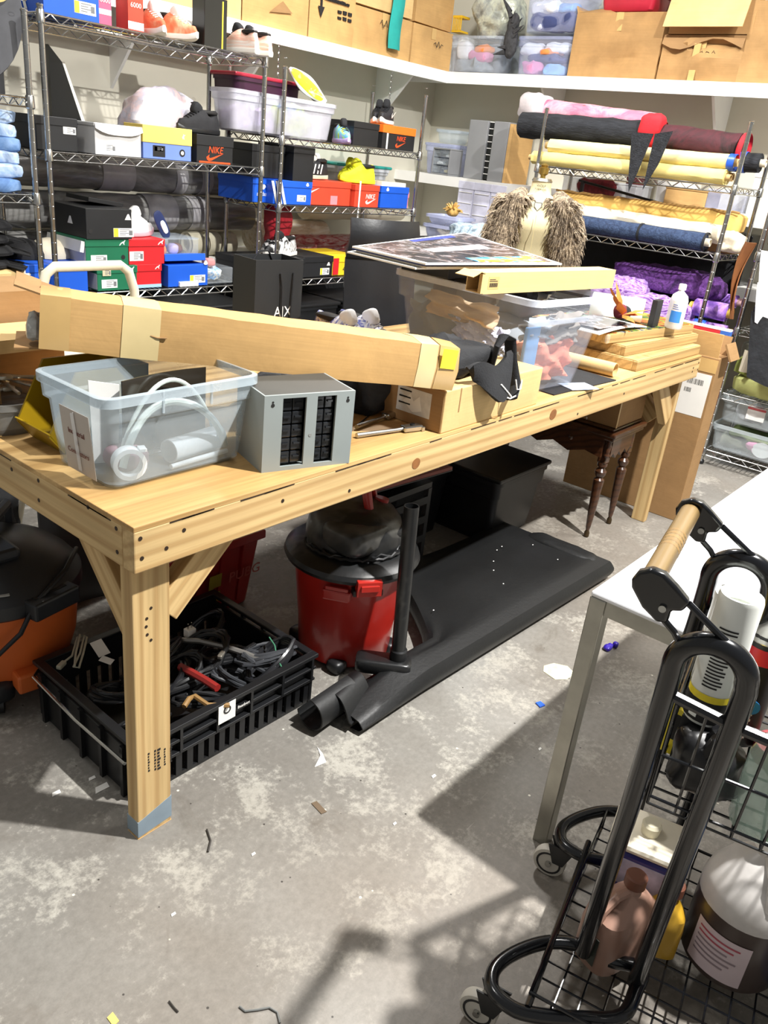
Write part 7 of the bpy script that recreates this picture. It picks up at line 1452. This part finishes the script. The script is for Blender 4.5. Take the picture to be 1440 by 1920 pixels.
# ================================================================ folding hand cart with baskets
TH = math.radians(11.2); CO = Vector((.385, -.92, 0)); CU = Vector((math.cos(TH), math.sin(TH), 0)); CV = Vector((-math.sin(TH), math.cos(TH), 0))
cart = thing('hand_cart', 'black tubular hand cart with wire baskets and a wooden handle', 'cart', CO, TH)
def cw(x, y, z_): return CO+CU*x+CV*y+Vector((0, 0, z_))
GR = .0155
def nx_(z_): return .03-.236*(z_-.1)      # the frame leans back: x of the near and far upright at a height
def fx_(z_): return .44-.354*(z_-.1)
for X_, x0 in ((nx_, .03), (fx_, .45)):
    Q = [(.046, .115), (.040, .40), (.034, .60), (.03, .86)]
    for k in range(9): a = PI*k/8; Q.append((-.016+.046*math.cos(a), .90+.05*math.sin(a)))
    Q += [(-.064, .86), (-.062, .6), (-.059, .3), (-.058, .10)]
    lp = MB().tube(smooth([(X_(z_), y, z_) for y, z_ in Q], 3), GR, 14).build('upright_loop', BLACKG, cart)
    P = [(x0+dx, y, .108) for dx, y in ((.03, -.06), (.012, 0), (.01, .06), (-.02, .115), (-.077, .160), (-.130, .18), (-.170, .168), (-.184, .13), (-.176, .09), (-.138, .018), (-.09, -.05), (-.02, -.062))]
    MB().tube(smooth(P, 5, True), .0135, 12, closed=True).build('base_loop', BLACKG, cart)
    xc = x0-.165
    MB().prism([(-.03, .0), (.03, .0), (.012, -.05), (-.012, -.05)], .003, (xc-.014, .165, .095), (0, 1, 0), (0, 0, 1)).build('caster_fork', BLACKP, cart, smooth=False)
    MB().prism([(-.03, .0), (.03, .0), (.012, -.05), (-.012, -.05)], .003, (xc+.014, .165, .095), (0, 1, 0), (0, 0, 1)).build('caster_fork', BLACKP, cart, smooth=False)
    ry_ = Matrix.Rotation(PI/2, 3, 'Y')
    wl = MB().lathe([(.028, -.012), (.036, -.011), (.038, -.006), (.038, .006), (.036, .011), (.028, .012)], 28, (xc, .185, .038), rot=ry_).build('wheel', M('grey_caster', 'b8b4aa', .5, var=.1), cart); MB().lathe([(.029, -.0128), (.029, .0128), (.0245, .0128), (.0245, -.0128), (.029, -.0128)], 24, (xc, .185, .038), rot=ry_, cap=False).build('wheel_ring', BLACKP, wl); MB().cyl((xc-.019, .185, .038), (xc+.019, .185, .038), .007, n=12).build('axle', CHROME, wl)
    pl = [(.104, 1.0), (.106, 1.012), (.1, 1.028), (.085, 1.038), (.068, 1.036), (.05, 1.022), (.03, 1.004), (.036, .988), (.05, .983), (.05, .962), (.064, .958), (.086, .974)]
    V = [Vector((X_(z_)-.009, y, z_)) for y, z_ in pl]+[Vector((X_(z_)+.009, y, z_)) for y, z_ in pl]; k_ = len(pl)
    br = MB().add(V, [tuple(range(k_)), tuple(range(2*k_-1, k_-1, -1))]+[((i+1) % k_, i, k_+i, k_+(i+1) % k_) for i in range(k_)]).build('handle_bracket', BLACKG, cart, bevel=.005, seg=3)
    xb = X_(.985); MB().cyl((xb-.013, .06, .985), (xb+.013, .06, .985), .005, n=12).build('bolt', CHROME, br)
    MB().tube([(X_(z_), y, z_) for y, z_ in ((.032, 1.0), (-.012, .968), (-.046, .945))], .0048, 8).build('bracket_rod', BLACKG, cart); MB().tube([(X_(z_), y, z_) for y, z_ in ((.056, .962), (.04, .948), (.028, .93))], .0048, 8).build('bracket_rod', BLACKG, cart)
    MB().tube([(X_(.84), .026, .84), (X_(.825), -.06, .825), (X_(.80), -.40, .80)], .0085, 8).build('side_rail', BLACKG, cart)
BAM = wood('worn_bamboo', '75603a', '4a3a1e', .45); gx0, gx1 = nx_(1.014)+.008, fx_(1.014)-.008
o = MB().lathe([(.0155, 0), (.0155, gx1-gx0)], 20, rot=Matrix.Rotation(PI/2, 3, 'Y')).build('wooden_grip', BAM, cart, loc=(gx0, .083, 1.014))
for k in range(5): MB().lathe([(.0157, .10+.014*k), (.016, .104+.014*k), (.0157, .108+.014*k)], 18, rot=Matrix.Rotation(PI/2, 3, 'Y'), cap=False).build('grip_ring', M('bamboo_node', '7a5e30', .6), o)
for y, z_ in ((.031, .70), (-.062, .68), (.044, .2), (-.40, .80)): MB().cyl((nx_(z_), y, z_), (fx_(z_), y, z_), .0075, n=8).build('cross_rail', BLACKG, cart)
def basket(name, xa, xb, y0, y1, z0, z1, step, zs=()):
    """wire basket; xa and xb give its two ends at a height"""
    b = MB().tube([(xa(z1), y0, z1), (xb(z1), y0, z1), (xb(z1), y1, z1), (xa(z1), y1, z1)], .004, 6, closed=True).build(name, BLACKG, cart)
    n = round((xb(z1)-xa(z1))/step)
    for k in range(n+1):
        f = k/n; q = lambda z_: xa(z_)+(xb(z_)-xa(z_))*f
        MB().tube([(q(z1), y0, z1), (q(z0), y0, z0), (q(z0), y1, z0), (q(z1), y1, z1)], .0023, 5).build('wire', BLACKG, b)
    n = round((y1-y0)/step)
    for k in range(n+1):
        y = y0+(y1-y0)*k/n; MB().tube([(xa(z1), y, z1), (xa(z0), y, z0), (xb(z0), y, z0), (xb(z1), y, z1)], .0023, 5).build('wire', BLACKG, b)
    for z_ in zs: MB().tube([(xa(z_), y0, z_), (xb(z_), y0, z_), (xb(z_), y1, z_), (xa(z_), y1, z_)], .003, 6, closed=True).build('wire_hoop', BLACKG, b)
    return b
basket('upper_basket', lambda z_: nx_(z_)+.004, lambda z_: fx_(z_)-.004, -.405, .012, .60, .825, .042, (.715, .618))
basket('lower_basket', lambda z_: -.12, lambda z_: .42, -.52, .105, .07, .125, .042)
MB().cyl((-.145, .10, .118), (.30, .115, .122), .0065, n=8).build('tray_bar', BLACKG, cart)
# ---- goods in the upper basket
def can(label, x, y, z0, prof, mat, parts, name='spray_can', cat='can', rot=None, group=None):
    t = thing(name, label, cat, cw(x, y, z0)); t.rotation_euler = rot or (0, 0, 0)
    MB().lathe(prof, 26).build('can', mat, t)
    for (r, a0, a1, za, zb, mt, nm) in parts: 
        MB().grid(20, 2, lambda u, v: ((r+.0006)*math.cos(a0+(a1-a0)*u), (r+.0006)*math.sin(a0+(a1-a0)*u), za+(zb-za)*v)).build(nm, mt, t)
    return t
fa = math.atan2(CAM.y-(-.94), CAM.x-.42)
PWT = M('white_can_label', 'e9ece6', .35, var=.04); YB2 = M('bright_yellow_band', 'ecd62a', .4)
pr = [(.031, 0), (.033, .006), (.033, .215), (.031, .222), (.029, .222), (.029, .2), (.001, .195)]
lines = [(.033, fa-.5, fa+.35-.15*(k % 3 == 0), .07+k*.006, .0728+k*.006, INK, 'label_text') for k in range(18)]
t = can('white aerosol can with fine print and yellow black base in the cart', .022, -.026, .72, pr, PWT, [(.0334, 0, 2*PI, .006, .045, INK, 'black_base'), (.0334, 0, 2*PI, .045, .057, YB2, 'yellow_band'), (.0338, fa-.7, fa-.3, .012, .035, PWT, 'badge')]+lines); MB().box(-.025, -.025, -.117, .025, .025, 0).build('support_block', BLACKP, t, smooth=False)
t = can('plain white cylinder tub behind the printed aerosol can', .097, -.02, .74, [(.03, 0), (.032, .01), (.034, .155), (.034, .165), (.031, .165), (.031, .13), (.0, .125)], PWT, [], 'white_tub', 'tub'); MB().box(-.02, -.02, -.135, .02, .02, 0).build('support_block', BLACKP, t, smooth=False)
REDB = M('red_band', 'b8202c', .35); SIL = M('silver_dome', 'b8b8b4', .3, .7)
t = can('black aerosol can with red band and silver shoulder in the cart', .175, -.085, .607, [(.033, 0), (.034, .006), (.034, .20), (.031, .215), (.016, .235), (.012, .24)], BLACKP, [(.034, 0, 2*PI, .165, .195, REDB, 'red_band'), (.034, fa-.2, fa+.2, .10, .125, YB2, 'yellow_mark')]+[(.034, fa-.6, fa+.4, .02+k*.012, .025+k*.012, PAPER, 'label_text') for k in range(6)]); MB().lathe([(.032, .2), (.034, .205), (.028, .222), (.014, .238)], 24, cap=False).build('shoulder', SIL, t); MB().lathe([(.011, .238), (.011, .262), (.007, .266)], 16).build('nozzle', BLACKP, t); MB().lathe([(.014, 0), (.014, .0012)], 16, (.0345*math.cos(fa+.25), .0345*math.sin(fa+.25), .085), rot=Vector((math.cos(fa+.25), math.sin(fa+.25), 0)).to_track_quat('Z', 'Y').to_matrix()).build('blue_dot', M('label_cyan', '2a80c8', .4), t)
t = thing('mesh_bag', 'grey mesh bag bulging over the right side of the cart', 'bag', cw(.06, -.20, .70)); MB().soft((0, 0, .09), (.075, .08, .09), .7, .015, 12, 14).build('bag', M('grey_mesh', '98948e', .8, var=.2, vs=60), t); MB().soft((.02, .02, -.03), (.05, .05, .05), .6, .01, 12, 15, flat=False).build('bag_base', M('grey_mesh', '98948e', .8, var=.2, vs=60), t)
GLV = M('black_rubber_glove', '141416', .35, var=.2)
t = thing('glove', 'black rubber work glove stuffed in the upper basket', 'glove', cw(.0, -.035, .605)); MB().soft((0, -.02, .05), (.05, .05, .05), .6, .02, 14, 16).build('palm', GLV, t)
for k in range(4): MB().tube([(-.03+.02*k, -.02, .08), (-.035+.022*k, -.03+.008*k, .12), (-.02+.018*k, -.045, .145-.008*k)], [.014, .013, .009], 8).build('finger', GLV, t)
t = thing('sponge', 'bright yellow sponge beside the black glove', 'sponge', cw(.075, -.05, .605)); MB().soft((0, 0, .075), (.045, .03, .035), .5, .006, 30, 17).build('sponge', M('yellow_foam', 'e8c428', .9, var=.15, vs=60, bump=.5), t); MB().soft((-.04, .02, .04), (.03, .01, .035), .6, .006, 30, 18).build('yellow_cloth', M('yellow_foam', 'e8c428', .9, var=.15, vs=60, bump=.5), t)
t = thing('red_tape', 'dark red tape roll lying in the upper basket', 'tape', cw(.15, -.16, .605)); MB().lathe([(.045, 0), (.045, .03), (.03, .03), (.03, 0), (.045, 0)], 26, cap=False).build('roll', M('dark_red_tape', '7a1a22', .4), t); MB().lathe([(.03, 0), (.03, .03), (.028, .03), (.028, 0), (.03, 0)], 24, cap=False).build('core', CORE, t)
t = thing('spray_bottle', 'translucent green spray bottle in the right of the upper basket', 'bottle', cw(-.035, -.145, .605)); MB().lathe([(.042, 0), (.045, .008), (.045, .12), (.036, .15), (.016, .175), (.016, .19)], 24).build('bottle', clear('green_bottle', 'c4dccc', .35, .15), t); MB().grid(10, 2, lambda u, v: (.0456*math.cos(fa+.3+.7*u), .0456*math.sin(fa+.3+.7*u), .01+.09*v)).build('label', blotch('green_white_label', ['e8ece4', '4ac060', 'f0f0ec', 'd8d838'], 10, .4, 0), t); MB().lathe([(.018, .185), (.018, .205), (.01, .21)], 16).build('cap', BLACKP, t)
t = thing('product_carton', 'small yellow white carton behind the printed aerosol can', 'carton', cw(.07, -.0, .605)); MB().box(-.02, -.02, 0, .02, .02, .09).build('carton', YB2, t, smooth=False); MB().box(-.0208, -.014, .03, -.02, .014, .08).build('print', INK, t, smooth=False)
# ---- jugs in the lower basket
def jug(label, x, y, z0, w_, d, h, mat, cap, rz, handle=True, lab=None, name='jug'):
    t = thing(name, label, 'jug', cw(x, y, z0), rz+TH); vs = []; fs = []; n = 24
    prof = [(0, .92), (.02, 1), (.55, 1), (.72, .93), (.85, .6), (.93, .3), (1, .26)]
    for f, k in prof:
        for j in range(n):
            a = 2*PI*j/n; e = .55 if f < .75 else .8; vs.append((w_/2*k*math.copysign(abs(math.cos(a))**e, math.cos(a))+(.0 if f < .7 else w_*.12*(f-.7)/.3), d/2*k*math.copysign(abs(math.sin(a))**e, math.sin(a)), h*f))
    for i in range(len(prof)-1):
        for j in range(n): fs.append((i*n+j, i*n+(j+1) % n, (i+1)*n+(j+1) % n, (i+1)*n+j))
    fs += [tuple(range(n-1, -1, -1)), tuple((len(prof)-1)*n+j for j in range(n))]
    MB().add(vs, fs).build('body', mat, t); MB().lathe([(.021, h), (.021, h+.022), (.018, h+.025)], 20, (w_*.12, 0, 0)).build('cap', cap, t)
    if handle: MB().tube([(-w_*.46, 0, h*.62), (-w_*.42, 0, h*.82), (-w_*.2, 0, h*.95), (w_*.02, 0, h*.93)], .011, 10).build('handle', mat, t)
    return t
zt = .073
BROWNP = M('pinkish_brown_plastic', '9a7868', .35, var=.08); t = jug('pinkish brown jug with a label in the lower basket', .10, .005, zt, .15, .095, .17, BROWNP, M('brown_cap', '6a4030', .5), -.5)
lb2 = patch(rect(.062, .07), M('dark_olive_label', '3a3e36', .5, var=.25, vs=30), t, (-.077, 0, .055), (0, -.7, 0), name='label'); 
for k in range(8): MB().box(-.0795, .02-k*.003, .065, -.0785, .0215-k*.003, .08).build('barcode', PAPER, t, smooth=False)
t = thing('oil_tin', 'navy and white rectangular fluid tin with a white cap', 'tin', cw(.235, .02, zt), TH+.05); MB().box(-.06, -.085, 0, .06, .05, .18).build('body', M('navy_tin', '26266a', .35), t, smooth=False, bevel=.008); MB().box(-.062, -.087, .18, .062, .052, .20).build('shoulder', M('ivory_tin', 'd8d0bc', .4), t, smooth=False, bevel=.009); MB().lathe([(.018, .2), (.02, .222), (.016, .228)], 18, (0, -.02, 0)).build('cap', M('yellowed_white', 'ddd6bc', .5), t); MB().box(-.0612, -.07, .10, -.06, .035, .165).build('label', M('pale_tin_label', 'a8a4b8', .5, var=.2, vs=40), t, smooth=False)
t = jug('yellow drink bottle with brown cap wedged between tin and jug', .165, -.075, zt, .07, .07, .14, M('amber_yellow', 'b8902a', .3), M('brown_cap', '6a4030', .5), .3, handle=False, name='squat_bottle')
# big translucent jug, half full of brown liquid
t = thing('gallon_jug', 'big translucent gallon jug half full of brown liquid', 'jug', cw(.225, -.205, zt), TH+.4); MILK = clear('natural_hdpe', 'd8d4d0', .8, .3)
MB().lathe([(.085, .0), (.092, .01), (.092, .16)], 36).build('liquid_part', M('brown_fluid', '473c38', .3, var=.06), t); MB().lathe([(.0921, .16), (.0915, .18), (.085, .205), (.065, .24), (.04, .268), (.022, .283), (.022, .30)], 36, cap=False).build('shoulder', MILK, t); MB().lathe([(.026, .295), (.027, .318), (.022, .322)], 20).build('cap', PAPER, t)
MB().tube([(-.075, .0, .21), (-.06, 0, .262), (-.02, 0, .285), (-.018, 0, .28)], .011, 10).build('handle', MILK, t)
fb = math.atan2(CAM.y+1.11, CAM.x-.6)-TH-.4
lb = MB().grid(18, 2, lambda u, v: (.0932*math.cos(fb-.75+1.2*u), .0932*math.sin(fb-.75+1.2*u), .02+.105*v)).build('label', M('pinkish_label', 'c8b8bc', .6, var=.05), t)
for k in range(6): MB().grid(12, 2, lambda u, v: (.0938*math.cos(fb-.65+(.9-.1*(k % 3))*u), .0938*math.sin(fb-.65+(.9-.1*(k % 3))*u), .108-.012*k+.004*v)).build('label_text', M('label_grey_ink', '8a7a80', .6) if k > 1 else M('label_red_ink', 'a84a58', .6), lb)
t = jug('blue jug at the right edge of the lower basket', .19, -.36, zt, .14, .12, .22, M('blue_fluid', '3a6aa8', .3), PAPER, .5)
t = jug('white bottle with cream cap and blue label at right edge', .02, -.33, zt, .10, .085, .20, M('white_hdpe', 'dcd8d0', .4), M('cream_cap', 'd8ceb0', .5), .6, handle=False, name='white_bottle'); MB().grid(10, 2, lambda u, v: (-.052*math.cos(-.5+u), .045*math.sin(-.5+u), .05+.08*v)).build('label', M('royal_label', '2a3aa0', .5), t)
# ================================================================ scraps on the floor
def flatscrap(label, px, py, pts, mat, th=.0015, cat='scrap', name='floor_scrap'):
    p = hz(px, py, 0); o = MB().prism(pts, th, (0, 0, .0005), (1, 0, 0), (0, 1, 0)).build(name, mat, None, smooth=False, loc=p); return tag(o, label, cat, 'litter on the floor')
flatscrap('white pointed paper scrap on the floor by the crate', 600, 1425, [(-.03, -.01), (.005, -.018), (.022, .012), (.03, .04), (.012, .01)], PAPER)
flatscrap('cream splash of dried paint near the steel leg', 1045, 1258, [(-.05, -.02), (-.02, -.045), (.03, -.05), (.05, -.01), (.03, .03), (-.01, .045), (-.04, .03)], M('dried_paint', 'd8d2ac', .6, var=.2, vs=40), .001)
flatscrap('blue tape scrap on the floor left of the steel leg', 1012, 1322, [(-.013, -.008), (.008, -.014), (.014, .006), (-.004, .013)], BTAPE, .004)
o = thing('balloon_scrap', 'deflated purple balloon on the floor under the steel table', 'balloon', hz(1140, 1217, 0)); MB().soft((0, 0, .009), (.022, .014, .009), .8, .004, 40, 3).build('balloon', M('purple_latex', '2c1c88', .25), o); MB().soft((.028, -.012, .012), (.01, .01, .011), .8, .002, 40, 4).build('knot', M('purple_latex', '2c1c88', .25), o)
flatscrap('brown tape scrap with white edge on the floor', 598, 1514, [(-.012, -.02), (.003, -.024), (.01, .018), (-.005, .022)], M('brown_tape', '6a5a48', .5)); flatscrap('pale yellow paper bit at the bottom left of floor', 212, 1912, [(-.007, -.012), (.006, -.01), (.007, .012), (-.006, .01)], YELC)
def wirebit(label, pts, r=.0022, mat=None): P = [hz(x, y, .003) for x, y in pts]; o = MB().tube([p_-P[0] for p_ in P], r, 6).build('wire_bit', mat or M('dark_wire', '3a3632', .5), None, loc=P[0]); tag(o, label, 'wire', 'litter on the floor')
wirebit('bent dark wire bit on the floor right of the bench leg', [(388, 1555), (395, 1576), (390, 1597)]); wirebit('short dark wire bit at the lower left of floor', [(317, 1877), (327, 1890), (334, 1897)], .0018); wirebit('curved grey wire at the bottom of the floor', [(449, 1887), (460, 1896), (485, 1893), (505, 1889), (520, 1898), (525, 1918)], .002, M('grey_wire', '6a6c6a', .5))
for k, (x, y, sz) in enumerate(((190, 1478, .02), (172, 1460, .01), (105, 1488, .012), (1012, 1405, .007), (813, 1456, .008), (740, 1545, .006), (100, 1300, .008), (475, 1602, .006), (325, 1715, .006))):
    flatscrap('tiny pale litter fleck on the floor, %s' % ('beside the crate corner', 'left of the crate corner', 'at left in the bench shadow', 'in the table shadow', 'near the shadow tip', 'above the shadow tip', 'by the orange vacuum', 'in the middle of the floor', 'in the lower left of the floor')[k], x, y, [(-sz, -sz*.4), (sz*.8, -sz*.5), (sz, sz*.4), (-sz*.5, sz*.5)], PAPER)
